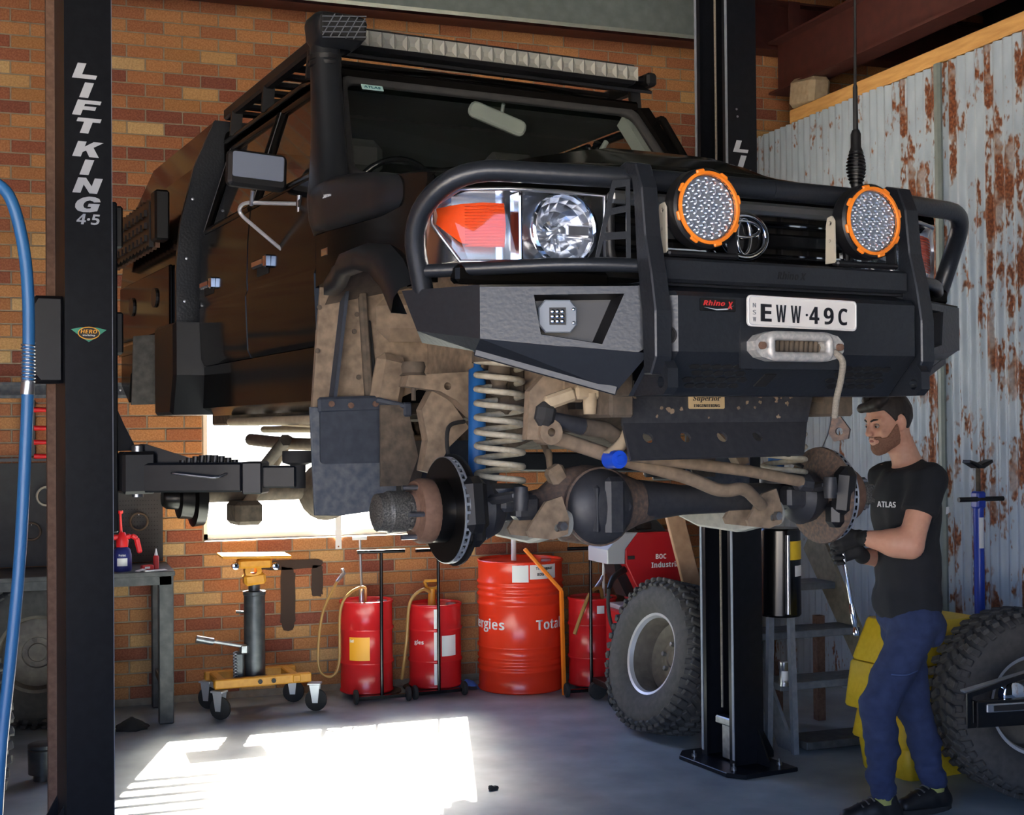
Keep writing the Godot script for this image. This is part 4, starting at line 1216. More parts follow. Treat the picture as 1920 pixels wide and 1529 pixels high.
func roof_gear():
	# light bar
	var lb = group_part("light_bar", car)
	obj("housing", MB.new().box(C(-0.03, 3.158, 4.70), Vector3(1.24, 0.082, 0.075), Basis.IDENTITY, 0.01), M.plastic_black, lb)
	for i in 24:
		var ux = -0.03 - 0.592 + i * 0.0515
		var cell = MB.new()
		var c = C(ux, 3.156, 4.655)
		var hw = 0.0248
		var hh = 0.029
		var rim = [c + Vector3(-hw, -hh, 0.006), c + Vector3(hw, -hh, 0.006), c + Vector3(hw, hh, 0.006), c + Vector3(-hw, hh, 0.006)]
		var deep = [c + Vector3(-0.01, -0.008, -0.004), c + Vector3(0.01, -0.008, -0.004), c + Vector3(0.01, 0.008, -0.004), c + Vector3(-0.01, 0.008, -0.004)]
		for k in 4: cell.quad(rim[k], rim[(k + 1) % 4], deep[(k + 1) % 4], deep[k])
		cell.fan(deep)
		obj("led_cell", cell, M.lightbar_lens, lb)
	obj("lens", MB.new().box(C(-0.03, 3.156, 4.642), Vector3(1.225, 0.062, 0.004)), M.lens_clear, lb)
	# roof rack: side rails, slats, feet
	var rk = group_part("roof_rack", car)
	both(func(s):
		obj("side_rail", MB.new().box(C(s * 0.725, 3.175, 5.45), Vector3(0.05, 0.055, 1.4), Basis.IDENTITY, 0.01), M.plastic_black, rk)
		for w in [4.9, 5.5, 6.0]:
			obj("foot", MB.new().bar(C(s * 0.725, 3.16, w), C(s * 0.735, 3.045, w), 0.05, 0.02, Vector3.BACK), M.plastic_black, rk))
	for i in 10:
		obj("slat", MB.new().box(C(0, 3.175, 4.80 + i * 0.145), Vector3(1.42, 0.02, 0.05), Basis.IDENTITY, 0.004), M.plastic_black, rk)
	obj("wind_deflector", MB.new().box(C(0, 3.135, 4.78), Vector3(1.42, 0.012, 0.1), Basis(Vector3.RIGHT, 0.5)), M.plastic_black, rk)
	# snorkel
	var sn = group_part("snorkel", car)
	var rows = []
	for q in [[3.07, -0.832, 4.47, 0.05, 0.05], [2.95, -0.832, 4.46, 0.051, 0.054], [2.80, -0.832, 4.445, 0.053, 0.064], [2.68, -0.834, 4.43, 0.056, 0.074], [2.58, -0.84, 4.41, 0.06, 0.09], [2.50, -0.85, 4.37, 0.066, 0.12], [2.42, -0.862, 4.33, 0.058, 0.13], [2.37, -0.868, 4.33, 0.035, 0.11]]:
		var ring = []
		for i in 22:
			var f = TAU * i / 22
			var d = Vector2(cos(f), sin(f))
			ring.append(C(q[1] + signf(d.x) * pow(absf(d.x), 0.7) * q[3], q[0], q[2] + signf(d.y) * pow(absf(d.y), 0.7) * q[4]))
		rows.append(ring)
	obj("duct", MB.new().loft(rows, 0, true).fan(rows[-1]), M.flare_black, sn)
	rows = []
	for q in [[4.42, 2.455, 0.03, 0.05], [4.36, 2.455, 0.06, 0.085], [4.2, 2.45, 0.066, 0.088], [4.0, 2.435, 0.064, 0.082], [3.8, 2.415, 0.058, 0.07], [3.64, 2.40, 0.045, 0.05], [3.60, 2.395, 0.02, 0.025]]:
		var ring = []
		for i in 20:
			var f = TAU * i / 20
			var d = Vector2(cos(f), sin(f))
			ring.append(C(-0.868 + signf(d.x) * pow(absf(d.x), 0.6) * q[2], q[1] + signf(d.y) * pow(absf(d.y), 0.6) * q[3], q[0]))
		rows.append(ring)
	obj("guard_duct", MB.new().loft(rows, 0, true), M.flare_black, sn)
	obj("clamp", MB.new().lathe([Vector2(0.053, -0.03), Vector2(0.058, -0.025), Vector2(0.058, -0.012), Vector2(0.054, -0.008), Vector2(0.058, -0.004), Vector2(0.058, 0.012), Vector2(0.05, 0.016)], Transform3D(Basis.IDENTITY, C(-0.832, 3.0, 4.465)), 20), M.plastic_black, sn)
	var head = []
	for q in [[3.03, 0.055, 0.05, 0.0], [3.045, 0.078, 0.065, 0.02], [3.065, 0.092, 0.08, 0.03], [3.115, 0.098, 0.085, 0.03], [3.135, 0.092, 0.078, 0.025], [3.145, 0.08, 0.065, 0.02]]:
		var ring = []
		for p in rrect(q[1] * 2, q[2] * 2, minf(q[1], q[2]) * 0.45): ring.append(C(-0.805 + p.x, q[0], 4.46 - q[3] - p.y))
		head.append(ring)
	obj("head", MB.new().loft(head, 0, true).fan(head[-1]), M.flare_black, sn)
	var grid = MB.new()
	for i in 5:
		grid.tube([C(-0.885 + i * 0.028, 3.048, 4.338), C(-0.84 + i * 0.028, 3.128, 4.338)], 0.0022, 5)
		grid.tube([C(-0.885, 3.042 + i * 0.018, 4.338), C(-0.725, 3.062 + i * 0.018, 4.338)], 0.0022, 5)
	obj("intake_grid", grid, M.flap_grey, sn)
	obj("intake", MB.new().box(C(-0.805, 3.09, 4.352), Vector3(0.165, 0.08, 0.02), Basis.IDENTITY, 0.008), M.black_gap, sn)
	fit_text("SAFARI", 0.075, 0.02, xform(C(-0.932, 2.47, 4.16), Vector3(0.05, -0.02, 1), Vector3(0.35, 1, 0)), M.lettering_silver, sn, 0.2)
	# door mirror on its tube arm
	var dm = group_part("door_mirror", car)
	var mt = Basis(Vector3.UP, 0.06) * Basis(Vector3.BACK, -0.035)
	obj("housing", MB.new().prism(rrect(0.225, 0.135, 0.02), Transform3D(mt, C(-0.985, 2.655, 4.80)), 0.05, [], 0.012), M.plastic_black, dm)
	obj("glass", MB.new().prism(rrect(0.195, 0.092, 0.008), Transform3D(mt, C(-0.985, 2.667, 4.773)), 0.004), mat("mirror_hazy", col(128, 136, 152), 0.35, 0.4), dm)
	obj("arm", MB.new().tube(rounded([C(-0.865, 2.515, 4.63), C(-1.0, 2.558, 4.93), C(-1.005, 2.53, 4.99), C(-0.87, 2.36, 4.82), C(-0.855, 2.345, 4.68)], 0.05), 0.0075, 8), M.silver_paint, dm)
	obj("stem", MB.new().tube([C(-0.985, 2.59, 4.85), C(-0.982, 2.54, 4.88)], 0.008, 8), M.satin, dm)
	for q in [[-0.868, 2.515, 4.63], [-0.862, 2.345, 4.70]]:
		obj("hinge", MB.new().box(C(q[0], q[1], q[2]), Vector3(0.03, 0.035, 0.05), Basis.IDENTITY, 0.006), M.plastic_black, dm)
		obj("hinge_bolt", MB.new().lathe([Vector2(0.007, -0.03), Vector2(0.007, 0.03), Vector2(0, 0.03)], Transform3D(Basis.IDENTITY, C(q[0] - 0.01, q[1], q[2])), 8), M.satin, dm)

func tray():
	var tr = group_part("service_body", car, "dark canopy behind the cab")
	var sec = [[-0.77, 3.16], [-0.87, 2.93], [-0.935, 2.66], [-0.955, 2.45], [-0.955, 2.17]]
	var ring = []
	for q in sec: ring.append(q)
	for i in sec.size(): ring.append([-sec[sec.size() - 1 - i][0], sec[sec.size() - 1 - i][1]])
	var rows = []
	for w in [6.24, 7.58]:
		var r = []
		for q in ring: r.append(C(q[0], q[1], w))
		rows.append(r)
	obj("canopy", MB.new().loft(rows, -1, true).fan(rows[0]).fan(rows[1]), M.paint, tr)
	var face = MB.new()
	var poly = PackedVector2Array()
	for q in ring: poly.append(Vector2(q[0] * 1.004, q[1]))
	face.prism(poly, Transform3D(Basis.IDENTITY, C(0, 0, 6.225)), 0.03, [rrect(1.46, 0.85, 0.05, Vector2(0, 2.70))])
	obj("headboard", face, M.bar_black, tr)
	for q in [[-0.88, 2.78], [-0.91, 2.5], [-0.92, 2.3]]:
		obj("screw", MB.new().lathe([Vector2(0, 0.006), Vector2(0.007, 0.003), Vector2(0.007, 0)], xform(C(q[0], q[1], 6.21), Vector3.RIGHT, Vector3.BACK), 8), M.satin, tr)
	both(func(s):
		obj("side_door", MB.new().box(C(s * 0.962, 2.33, 6.9), Vector3(0.02, 0.3, 1.2), Basis.IDENTITY, 0.006), M.paint, tr)
		for w in [6.6, 7.15]:
			obj("catch", MB.new().prism(ngon(16, 0.06, Vector2.ZERO, 0, 0.8), Transform3D(Basis(Vector3.FORWARD, Vector3.UP, Vector3.RIGHT), C(s * 0.975, 2.35, w)), 0.012), M.plastic_black, tr)
		obj("lower_rail", MB.new().box(C(s * 0.95, 2.13, 6.9), Vector3(0.04, 0.05, 1.3)), M.paint, tr)
		obj("toolbox", MB.new().prism(pv([6.05, 2.19, 6.45, 2.19, 6.45, 1.77, 6.12, 1.77, 6.05, 1.95]), wy() * Transform3D(Basis.IDENTITY, Vector3(0, 0, s * 0.90)), 0.22, [], 0.015), M.plastic_black, tr)
		obj("mudflap", MB.new().prism(pv([-0.075, 0.17, 0.03, 0.18, 0.085, -0.16, -0.085, -0.165]), Transform3D(Basis.IDENTITY, C(s * 1.0, 1.99, 6.62)), 0.012), M.rubber_dusty, tr)
		obj("guard_rear", MB.new().prism(pv([6.62, 2.10, 7.5, 2.12, 7.5, 1.95, 7.3, 1.85, 7.25, 2.0, 7.0, 2.05, 6.75, 2.0]), wy() * Transform3D(Basis.IDENTITY, Vector3(0, 0, s * 0.95)), 0.03), M.paint, tr)
		# traction boards strapped to the side
		for b in 2:
			var tb = MB.new()
			var outline = PackedVector2Array()
			for i in 25:
				var w = 6.48 + i * 0.042
				outline.append(Vector2(w, 2.80 + (0.016 if i % 2 else 0.0)))
			for i in 25:
				var w = 7.488 - i * 0.042
				outline.append(Vector2(w, 2.58 + (0.016 if i % 2 else 0.0)))
			tb.prism(outline, wy() * Transform3D(Basis.IDENTITY, Vector3(0, 0, s * (0.985 + b * 0.03))), 0.022)
			for i in 10:
				for k in 3: tb.box(C(s * (1.0 + b * 0.03), 2.63 + k * 0.06, 6.55 + i * 0.095), Vector3(0.02, 0.03, 0.05))
			obj("traction_board", tb, M.rust_brown if b == 0 else M.plastic_black, tr)
		obj("board_mount", MB.new().box(C(s * 0.99, 2.72, 6.4), Vector3(0.07, 0.24, 0.1), Basis.IDENTITY, 0.01), M.plastic_black, tr)
	)
	obj("rear_lamp", MB.new().box(C(-0.80, 3.02, 6.6), Vector3(0.02, 0.04, 0.03), Basis.IDENTITY, 0.005), M.satin, tr)

func helix(c: Vector3, r: float, y0: float, y1: float, turns: float, n := 18, flip := 1.0) -> Array:
	var pts = []
	for i in int(turns * n) + 1:
		var f = TAU * i / n * flip
		pts.append(c + Vector3(cos(f) * r, lerpf(y0, y1, i / (turns * n)), sin(f) * r))
	return pts

func underbody():
	var ub = group_part("chassis", car)
	both(func(s):
		obj("chassis_rail", MB.new().box(C(s * 0.40, 1.80, 5.4), Vector3(0.08, 0.15, 4.4), Basis.IDENTITY, 0.008), M.dusty_dark, ub)
		obj("front_rail", MB.new().bar(C(s * 0.40, 1.83, 3.24), C(s * 0.40, 1.86, 3.5), 0.08, 0.13).bar(C(s * 0.40, 1.86, 3.5), C(s * 0.41, 1.90, 3.9), 0.08, 0.13).bar(C(s * 0.41, 1.90, 3.9), C(s * 0.40, 1.80, 4.4), 0.08, 0.15), M.dusty, ub)
		# wheel well
		obj("inner_guard", MB.new().prism(pv([3.30, 1.92, 3.30, 2.33, 4.42, 2.40, 4.42, 1.85, 4.1, 1.86, 3.95, 1.93, 3.6, 1.95]), wy() * Transform3D(Basis.IDENTITY, Vector3(0, 0, s * 0.47)), 0.012), M.dusty, ub)
		obj("well_roof", MB.new().loft([[C(s * 0.47, 2.30, 3.35), C(s * 0.84, 2.24, 3.35)], [C(s * 0.47, 2.36, 3.9), C(s * 0.86, 2.27, 3.9)], [C(s * 0.47, 2.34, 4.2), C(s * 0.86, 2.23, 4.25)], [C(s * 0.47, 2.22, 4.40), C(s * 0.86, 2.12, 4.42)]], 0), M.dusty_dark, ub)
		obj("firewall_panel", MB.new().prism(pv([-0.91, 1.74, -0.875, 2.2, -0.46, 2.2, -0.46, 1.86, -0.60, 1.80, -0.68, 1.74]), Transform3D(Basis(Vector3.RIGHT * -s, Vector3.UP, Vector3.BACK * -s), C(0, 0, 4.415)), 0.02), M.dusty, ub)
		obj("firewall_swage", MB.new().box(C(s * 0.58, 2.09, 4.36), Vector3(0.2, 0.17, 0.1), Basis(Vector3.UP, s * 0.3), 0.045), M.dusty, ub)
		obj("firewall_bulge", MB.new().box(C(s * 0.64, 1.86, 4.37), Vector3(0.12, 0.2, 0.06), Basis(Vector3.BACK, s * 0.2), 0.025), M.dusty, ub)
		obj("well_seam", MB.new().box(C(s * 0.715, 1.97, 4.39), Vector3(0.03, 0.42, 0.03), Basis(Vector3.BACK, s * -0.06), 0.008), M.dusty_dark, ub)
		obj("guard_stay", MB.new().bar(C(s * 0.845, 1.785, 4.385), C(s * 0.793, 2.19, 4.385), 0.062, 0.012, Vector3.RIGHT), M.flap_dark, ub)
		for q in [[0.745, 2.10], [0.74, 1.88], [0.755, 2.04], [0.882, 2.12], [0.89, 1.97]]:
			obj("rivet", MB.new().lathe([Vector2(0, 0.008), Vector2(0.009, 0.004), Vector2(0.009, 0)], xform(C(s * q[0], q[1], 4.40), Vector3.RIGHT, Vector3.BACK), 8), M.dusty_dark, ub)
		obj("panel_rib", MB.new().box(C(s * 0.477, 2.06, 3.95), Vector3(0.02, 0.03, 0.7), Basis.IDENTITY, 0.008), M.dusty_dark, ub)
		obj("panel_rib", MB.new().box(C(s * 0.478, 2.17, 4.2), Vector3(0.03, 0.14, 0.3), Basis(Vector3.RIGHT, 0.15), 0.014), M.dusty, ub)
		obj("drain_hole", MB.new().prism(ngon(14, 0.017), Transform3D(Basis(Vector3.FORWARD, Vector3.UP, Vector3.RIGHT), C(s * 0.479, 2.0, 4.0)), 0.01), M.dusty_dark, ub)
		obj("well_gap", MB.new().box(C(s * 0.69, 1.93, 4.398), Vector3(0.022, 0.3, 0.012), Basis(Vector3.BACK, s * -0.1), 0.004), M.black_gap, ub)
		obj("wiring_bracket", MB.new().bar(C(s * 0.70, 1.80, 4.34), C(s * 0.60, 1.775, 4.30), 0.03, 0.02, Vector3.UP, 0.005).box(C(s * 0.60, 1.765, 4.30), Vector3(0.03, 0.05, 0.03), Basis.IDENTITY, 0.006), M.flap_dark, ub)
		# mudflap: rubber sheet, mounting plate, bolts
		var mf = obj("mudflap", MB.new().prism(pv([-0.165, 0.19, -0.15, -0.18, -0.06, -0.185, 0.15, -0.165, 0.155, 0.185]), Transform3D(Basis(Vector3.RIGHT * -s, Vector3.UP, Vector3.BACK * -s), C(s * 0.765, 1.585, 4.37)), 0.014, [], 0.003), M.flap_grey, ub)
		obj("flap_plate", MB.new().prism(rrect(0.225, 0.20, 0.015), Transform3D(Basis.IDENTITY, C(s * 0.785, 1.68, 4.355)), 0.012), M.flap_dark, mf)
		obj("flap_bracket", MB.new().box(C(s * 0.755, 1.785, 4.355), Vector3(0.30, 0.055, 0.02), Basis(Vector3.BACK, -s * 0.03), 0.008), M.flap_dark, mf)
		for q in [[0.86, 1.785], [0.79, 1.78], [0.70, 1.785]]:
			obj("bolt", MB.new().lathe([Vector2(0, 0.01), Vector2(0.01, 0.008), Vector2(0.011, 0)], xform(C(s * q[0], q[1], 4.344), Vector3.RIGHT, Vector3.BACK), 8), M.rust_brown, mf)
		# body mount outrigger and the arch of the chassis behind the coil tower
		obj("outrigger", MB.new().prism(pv([-0.74, 1.835, -0.73, 1.87, -0.50, 1.885, -0.44, 1.90, -0.44, 1.72, -0.50, 1.735, -0.56, 1.79, -0.62, 1.82]), Transform3D(Basis(Vector3.RIGHT * -s, Vector3.UP, Vector3.BACK * -s), C(0, 0, 4.0)), 0.06, [ngon(12, 0.013, Vector2(-0.592, 1.836))]), M.dusty, ub)
		obj("body_mount", MB.new().lathe([Vector2(0, 1.915), Vector2(0.035, 1.915), Vector2(0.04, 1.90), Vector2(0.035, 1.88), Vector2(0.045, 1.87)], Transform3D(Basis.IDENTITY, C(s * 0.70, 0, 4.0)), 16), M.dusty_dark, ub)
		obj("mount_bolt", MB.new().tube([C(s * 0.70, 1.79, 4.0), C(s * 0.70, 1.88, 4.0)], 0.008, 8), M.dusty_dark, ub)
		obj("arch_web", MB.new().prism(pv([-0.62, 1.83, -0.55, 1.78, -0.49, 1.70, -0.56, 1.64, -0.62, 1.55, -0.66, 1.56, -0.64, 1.66, -0.66, 1.76]), Transform3D(Basis(Vector3.RIGHT * -s, Vector3.UP, Vector3.BACK * -s), C(0, 0, 4.05)), 0.05), M.dusty, ub)
		obj("splash_shield", MB.new().prism(pv([-0.70, 1.78, -0.60, 1.78, -0.56, 1.6, -0.60, 1.50, -0.70, 1.5]), Transform3D(Basis(Vector3.RIGHT * -s, Vector3.UP, Vector3.BACK * -s), C(0, 0, 4.3)), 0.01), M.dusty_dark, ub)
		obj("coil_tower", MB.new().box(C(s * 0.48, 1.89, 3.78), Vector3(0.09, 0.3, 0.16), Basis.IDENTITY, 0.02), M.dusty_dark, ub)
		obj("spring_seat", MB.new().lathe([Vector2(0.085, 1.90), Vector2(0.085, 1.93), Vector2(0.05, 1.95), Vector2(0.05, 2.0)], Transform3D(Basis.IDENTITY, C(s * 0.548, 0, 3.68)), 20), M.dusty_dark, ub)
	)
	obj("cab_floor", MB.new().box(C(0, 1.82, 5.3), Vector3(1.6, 0.03, 1.75)), M.dusty_dark, ub)
	for w in [4.55, 5.3, 6.1]:
		obj("cross_member", MB.new().box(C(0, 1.78, w), Vector3(1.5, 0.06, 0.07)), M.dusty_dark, ub)
	obj("slider_tube", MB.new().tube(rounded([C(-0.62, 1.735, 6.05), C(-0.80, 1.735, 5.9), C(-0.80, 1.735, 4.7), C(-0.62, 1.735, 4.6)], 0.05), 0.018, 8), M.dusty_pale, ub)
	obj("slider_tube", MB.new().tube([C(-0.55, 1.70, 6.2), C(-0.56, 1.70, 4.6)], 0.016, 8), M.dusty_pale, ub)
	obj("slider_brace", MB.new().tube([C(-0.80, 1.735, 5.5), C(-0.52, 1.71, 5.2)], 0.012, 8), M.dusty_pale, ub)
	obj("engine_sump", MB.new().prism(pv([3.75, 1.95, 4.6, 1.95, 4.6, 1.72, 4.2, 1.62, 3.9, 1.68, 3.75, 1.8]), wy(), 0.5), M.dusty_dark, ub)
	obj("gearbox", MB.new().prism(pv([4.6, 1.9, 5.6, 1.85, 5.6, 1.6, 4.6, 1.66]), wy(), 0.36), M.dusty_dark, ub)
	obj("radiator_support", MB.new().box(C(0, 2.0, 3.35), Vector3(0.96, 0.5, 0.04)), M.plastic_black, ub)
	# bash plate under the nose, with lightening holes and the maker's plate
	var bp = group_part("bash_plate", car)
	obj("upper_plate", MB.new().prism(pv([-0.36, 1.815, 0.34, 1.815, 0.31, 1.708, -0.36, 1.708]), xform(C(0, 0, 3.27)), 0.01), M.axle_black, bp)
	var lower = xform(C(0, 1.708, 3.27), Vector3.RIGHT, Vector3(0, 0.105, -0.06))
	obj("lower_plate", MB.new().prism(pv([-0.36, 0.0, 0.31, 0.0, 0.25, -0.115, -0.37, -0.12]), lower, 0.01, [ngon(14, 0.018, Vector2(-0.29, -0.05)), ngon(14, 0.018, Vector2(-0.16, -0.05)), ngon(14, 0.018, Vector2(-0.03, -0.05)), ngon(14, 0.018, Vector2(0.10, -0.05))]), M.axle_black, bp)
	obj("return_edge", MB.new().prism(pv([3.27, 1.815, 3.27, 1.708, 3.33, 1.60, 3.6, 1.62, 3.6, 1.8]), wy() * Transform3D(Basis.IDENTITY, Vector3(0, 0, 0.29)), 0.01), M.axle_black, bp)
	var mud = MB.new()
	for i in 22:
		var q = Vector2(rng.randf_range(-0.33, 0.28), rng.randf_range(1.72, 1.79))
		var poly = PackedVector2Array()
		var rr = rng.randf_range(0.003, 0.009)
		for k in 9: poly.append(q + Vector2.from_angle(TAU * k / 9) * rr * rng.randf_range(0.5, 1.2))
		mud.prism(poly, xform(C(0, 0, 3.2635)), 0.003)
	obj("mud_spatter", mud, M.dusty, bp).set_meta("kind", "stuff")
	var mp = obj("maker_plate", MB.new().prism(rrect(0.128, 0.045, 0.005), xform(C(-0.07, 1.772, 3.262)), 0.004), M.sticker_tan, bp)
	fit_text("Superior", 0.10, 0.02, xform(C(-0.07, 1.779, 3.2595)), M.ink, mp, 0.25, true, "Droid Serif")
	fit_text("ENGINEERING", 0.092, 0.009, xform(C(-0.07, 1.759, 3.2595)), M.ink, mp)
	# steering box, pitman arm and brackets at the front of the near rail
	var sb = group_part("steering_gear", car)
	obj("frame_bracket", MB.new().prism(pv([-0.645, 1.80, -0.60, 1.845, -0.46, 1.85, -0.53, 1.79, -0.60, 1.74, -0.605, 1.665, -0.655, 1.665]), xform(C(0, 0, 3.31)), 0.03), M.dusty, sb)
	obj("steering_box", MB.new().box(C(-0.5, 1.83, 3.36), Vector3(0.13, 0.12, 0.14), Basis.IDENTITY, 0.03), M.dusty, sb)
	obj("pitman_arm", MB.new().bar(C(-0.60, 1.765, 3.29), C(-0.51, 1.795, 3.28), 0.03, 0.04, Vector3.UP, 0.008).bar(C(-0.51, 1.797, 3.28), C(-0.43, 1.797, 3.28), 0.03, 0.04, Vector3.UP, 0.008).lathe([Vector2(0, 0.0), Vector2(0.018, 0.0), Vector2(0.02, 0.03), Vector2(0.02, 0.06)], Transform3D(Basis.IDENTITY, C(-0.46, 1.735, 3.28)), 12), M.dusty_pale, sb)
	obj("tow_hook", MB.new().prism(pv([-0.425, 1.84, -0.34, 1.83, -0.352, 1.77, -0.372, 1.735, -0.395, 1.735, -0.41, 1.78]), xform(C(0, 0, 3.24)), 0.016, [pv([-0.39, 1.775, -0.378, 1.77, -0.382, 1.748, -0.39, 1.75])]), M.dusty_pale, sb)
	obj("pitman_drop", MB.new().tube(curve([C(-0.355, 1.77, 3.3), C(-0.325, 1.71, 3.3), C(-0.335, 1.66, 3.3), C(-0.385, 1.61, 3.3)], 4), [0.008, 0.009, 0.01, 0.011, 0.012, 0.013, 0.014, 0.015, 0.016, 0.018, 0.02, 0.022, 0.024], 10), M.dusty_pale, sb)
	obj("damper", MB.new().tube([C(-0.58, 1.725, 3.30), C(-0.47, 1.70, 3.31)], [0.02, 0.026], 12), M.axle_black, sb)
	obj("damper_boot", MB.new().box(C(-0.60, 1.735, 3.29), Vector3(0.06, 0.07, 0.05), Basis(Vector3.BACK, -0.2), 0.018), M.rubber, sb)
	obj("damper_body", MB.new().tube([C(-0.47, 1.70, 3.31), C(-0.38, 1.69, 3.33), C(-0.33, 1.665, 3.34)], 0.025, 12), M.dusty_dark, sb)
	obj("drag_link", MB.new().tube([C(-0.58, 1.68, 3.33), C(-0.36, 1.615, 3.34)], 0.022, 10), M.dusty, sb)
	obj("link_eye", MB.new().lathe([Vector2(0.012, -0.03), Vector2(0.036, -0.03), Vector2(0.036, 0.03), Vector2(0.012, 0.03)], xform(C(-0.585, 1.685, 3.31), Vector3.RIGHT, Vector3.BACK), 16), M.dusty, sb)
	obj("blue_bush", MB.new().lathe([Vector2(0, 0.028), Vector2(0.012, 0.028), Vector2(0.014, 0.02), Vector2(0.026, 0.02), Vector2(0.028, -0.035), Vector2(0, -0.035)], xform(C(-0.375, 1.605, 3.28), Vector3.RIGHT, Vector3(0.5, 0, 1)), 18), M.blue_bush, sb, "bright blue polyurethane bush")
	obj("bolt_row", MB.new().box(C(-0.33, 1.775, 3.30), Vector3(0.035, 0.03, 0.03), Basis.IDENTITY, 0.01).box(C(-0.29, 1.775, 3.30), Vector3(0.035, 0.035, 0.035), Basis.IDENTITY, 0.012).tube([C(-0.27, 1.775, 3.30), C(-0.19, 1.77, 3.30)], [0.016, 0.01], 8), M.dusty_pale, sb)
	obj("tie_rod", MB.new().tube([C(-0.30, 1.618, 3.40), C(0.20, 1.555, 3.42), C(0.44, 1.515, 3.46)], 0.019, 10), M.dusty, sb)
	obj("panhard_rod", MB.new().tube(rounded([C(-0.33, 1.615, 3.42), C(-0.03, 1.54, 3.42), C(0.10, 1.49, 3.42), C(0.18, 1.505, 3.42), C(0.31, 1.44, 3.5)], 0.05), 0.021, 10), M.dusty, sb)
	obj("rod_end", MB.new().box(C(0.46, 1.505, 3.47), Vector3(0.07, 0.045, 0.05), Basis(Vector3.BACK, -0.15), 0.012), M.axle_black, sb)

func wheel_end(s: int, ax: Node3D):
	# disc, hub and caliper on one end of the axle
	var o = C(s * 0.73, 1.452, 3.68)
	var out = xform(o, Vector3.UP, Vector3(s, 0, 0))     # local y points outwards
	var d = group_part("brake_disc", car)
	obj("rotor", MB.new().lathe([Vector2(0.075, 0.0), Vector2(0.075, 0.055), Vector2(0.095, 0.06), Vector2(0.097, 0.012), Vector2(0.158, 0.012), Vector2(0.16, 0.010), Vector2(0.16, 0.004), Vector2(0.15, 0.004), Vector2(0.15, -0.006), Vector2(0.16, -0.006), Vector2(0.16, -0.012), Vector2(0.158, -0.014), Vector2(0.075, -0.014), Vector2(0.075, 0.0)], out, 48), M.disc_face, d)
	var vanes = MB.new()
	for i in 40:
		var f = TAU * i / 40
		vanes.box(out * Vector3(cos(f) * 0.153, -0.001, sin(f) * 0.153), Vector3(0.016, 0.012, 0.008), out.basis * Basis(Vector3.UP, -f))
	obj("vanes", vanes, M.disc_edge, d)
	obj("rotor_edge", MB.new().lathe([Vector2(0.1595, -0.012), Vector2(0.1612, -0.011), Vector2(0.1612, -0.006), Vector2(0.1595, -0.005)], out, 48).lathe([Vector2(0.1595, 0.004), Vector2(0.1612, 0.005), Vector2(0.1612, 0.010), Vector2(0.1595, 0.011)], out, 48), M.disc_edge, d)
	var h = group_part("wheel_hub", car)
	var q = 1.0 if s < 0 else 0.72      # the far hub has no locking cap fitted
	obj("flange", MB.new().lathe([Vector2(0.093, 0.05), Vector2(0.098, 0.06), Vector2(0.098, 0.09), Vector2(0.09, 0.105), Vector2(0.06, 0.11), Vector2(0.055, 0.12)], out, 32), M.rust_brown, h)
	obj("free_wheel_hub", MB.new().lathe([Vector2(0.055, 0.10), Vector2(0.055, 0.135 * q), Vector2(0.062, 0.14 * q), Vector2(0.064, 0.19 * q), Vector2(0.058, 0.2 * q), Vector2(0.056, 0.225 * q), Vector2(0.035, 0.235 * q), Vector2(0, 0.235 * q)], out, 16, 0.3), M.greasy, h)
	for i in 5:
		var f = TAU * (i + 0.3) / 5
		obj("wheel_stud", MB.new().tube([out * Vector3(cos(f) * 0.077, 0.10, sin(f) * 0.077), out * Vector3(cos(f) * 0.077, 0.155 * (1.0 if s < 0 else 0.85), sin(f) * 0.077)], 0.0075, 8), M.steel, h)
	for i in 6:
		var f = TAU * i / 6
		obj("hub_bolt", MB.new().box(out * Vector3(cos(f) * 0.048, 0.15, sin(f) * 0.048), Vector3(0.022, 0.06, 0.022), out.basis, 0.006), M.greasy, h)
	# caliper, shield and knuckle, all inboard
	obj("caliper", MB.new().box(out * Vector3(0.02, -0.03, -0.13 * s), Vector3(0.17, 0.08, 0.075), out.basis * Basis(Vector3.UP, 0.15), 0.025).box(out * Vector3(-0.06, -0.045, -0.10 * s), Vector3(0.09, 0.06, 0.07), out.basis, 0.02), M.plastic_black, ax)
	obj("dust_shield", MB.new().lathe([Vector2(0.06, -0.045), Vector2(0.13, -0.04), Vector2(0.168, -0.03), Vector2(0.17, -0.02), Vector2(0.165, -0.022), Vector2(0.12, -0.035)], out, 36), M.axle_rusty if s > 0 else M.plastic_black, ax)
	obj("knuckle", MB.new().lathe([Vector2(0, -0.19), Vector2(0.045, -0.185), Vector2(0.08, -0.16), Vector2(0.098, -0.12), Vector2(0.09, -0.08), Vector2(0.07, -0.05), Vector2(0.06, -0.03)], out, 24), M.axle_black, ax)
	obj("steering_arm", MB.new().bar(out * Vector3(0.02, -0.1, 0), C(s * 0.58, 1.50, 3.48), 0.05, 0.03, Vector3.UP, 0.01).lathe([Vector2(0.02, -0.04), Vector2(0.024, 0.0), Vector2(0.02, 0.03)], Transform3D(Basis.IDENTITY, C(s * 0.58, 1.495, 3.48)), 12), M.axle_black, ax)
	obj("brake_hose", MB.new().tube(curve([out * Vector3(0.1, -0.06, 0.05), C(s * 0.64, 1.60, 3.85), C(s * 0.60, 1.70, 3.95), C(s * 0.52, 1.72, 4.0)], 5), 0.007, 6), M.rubber, ax)

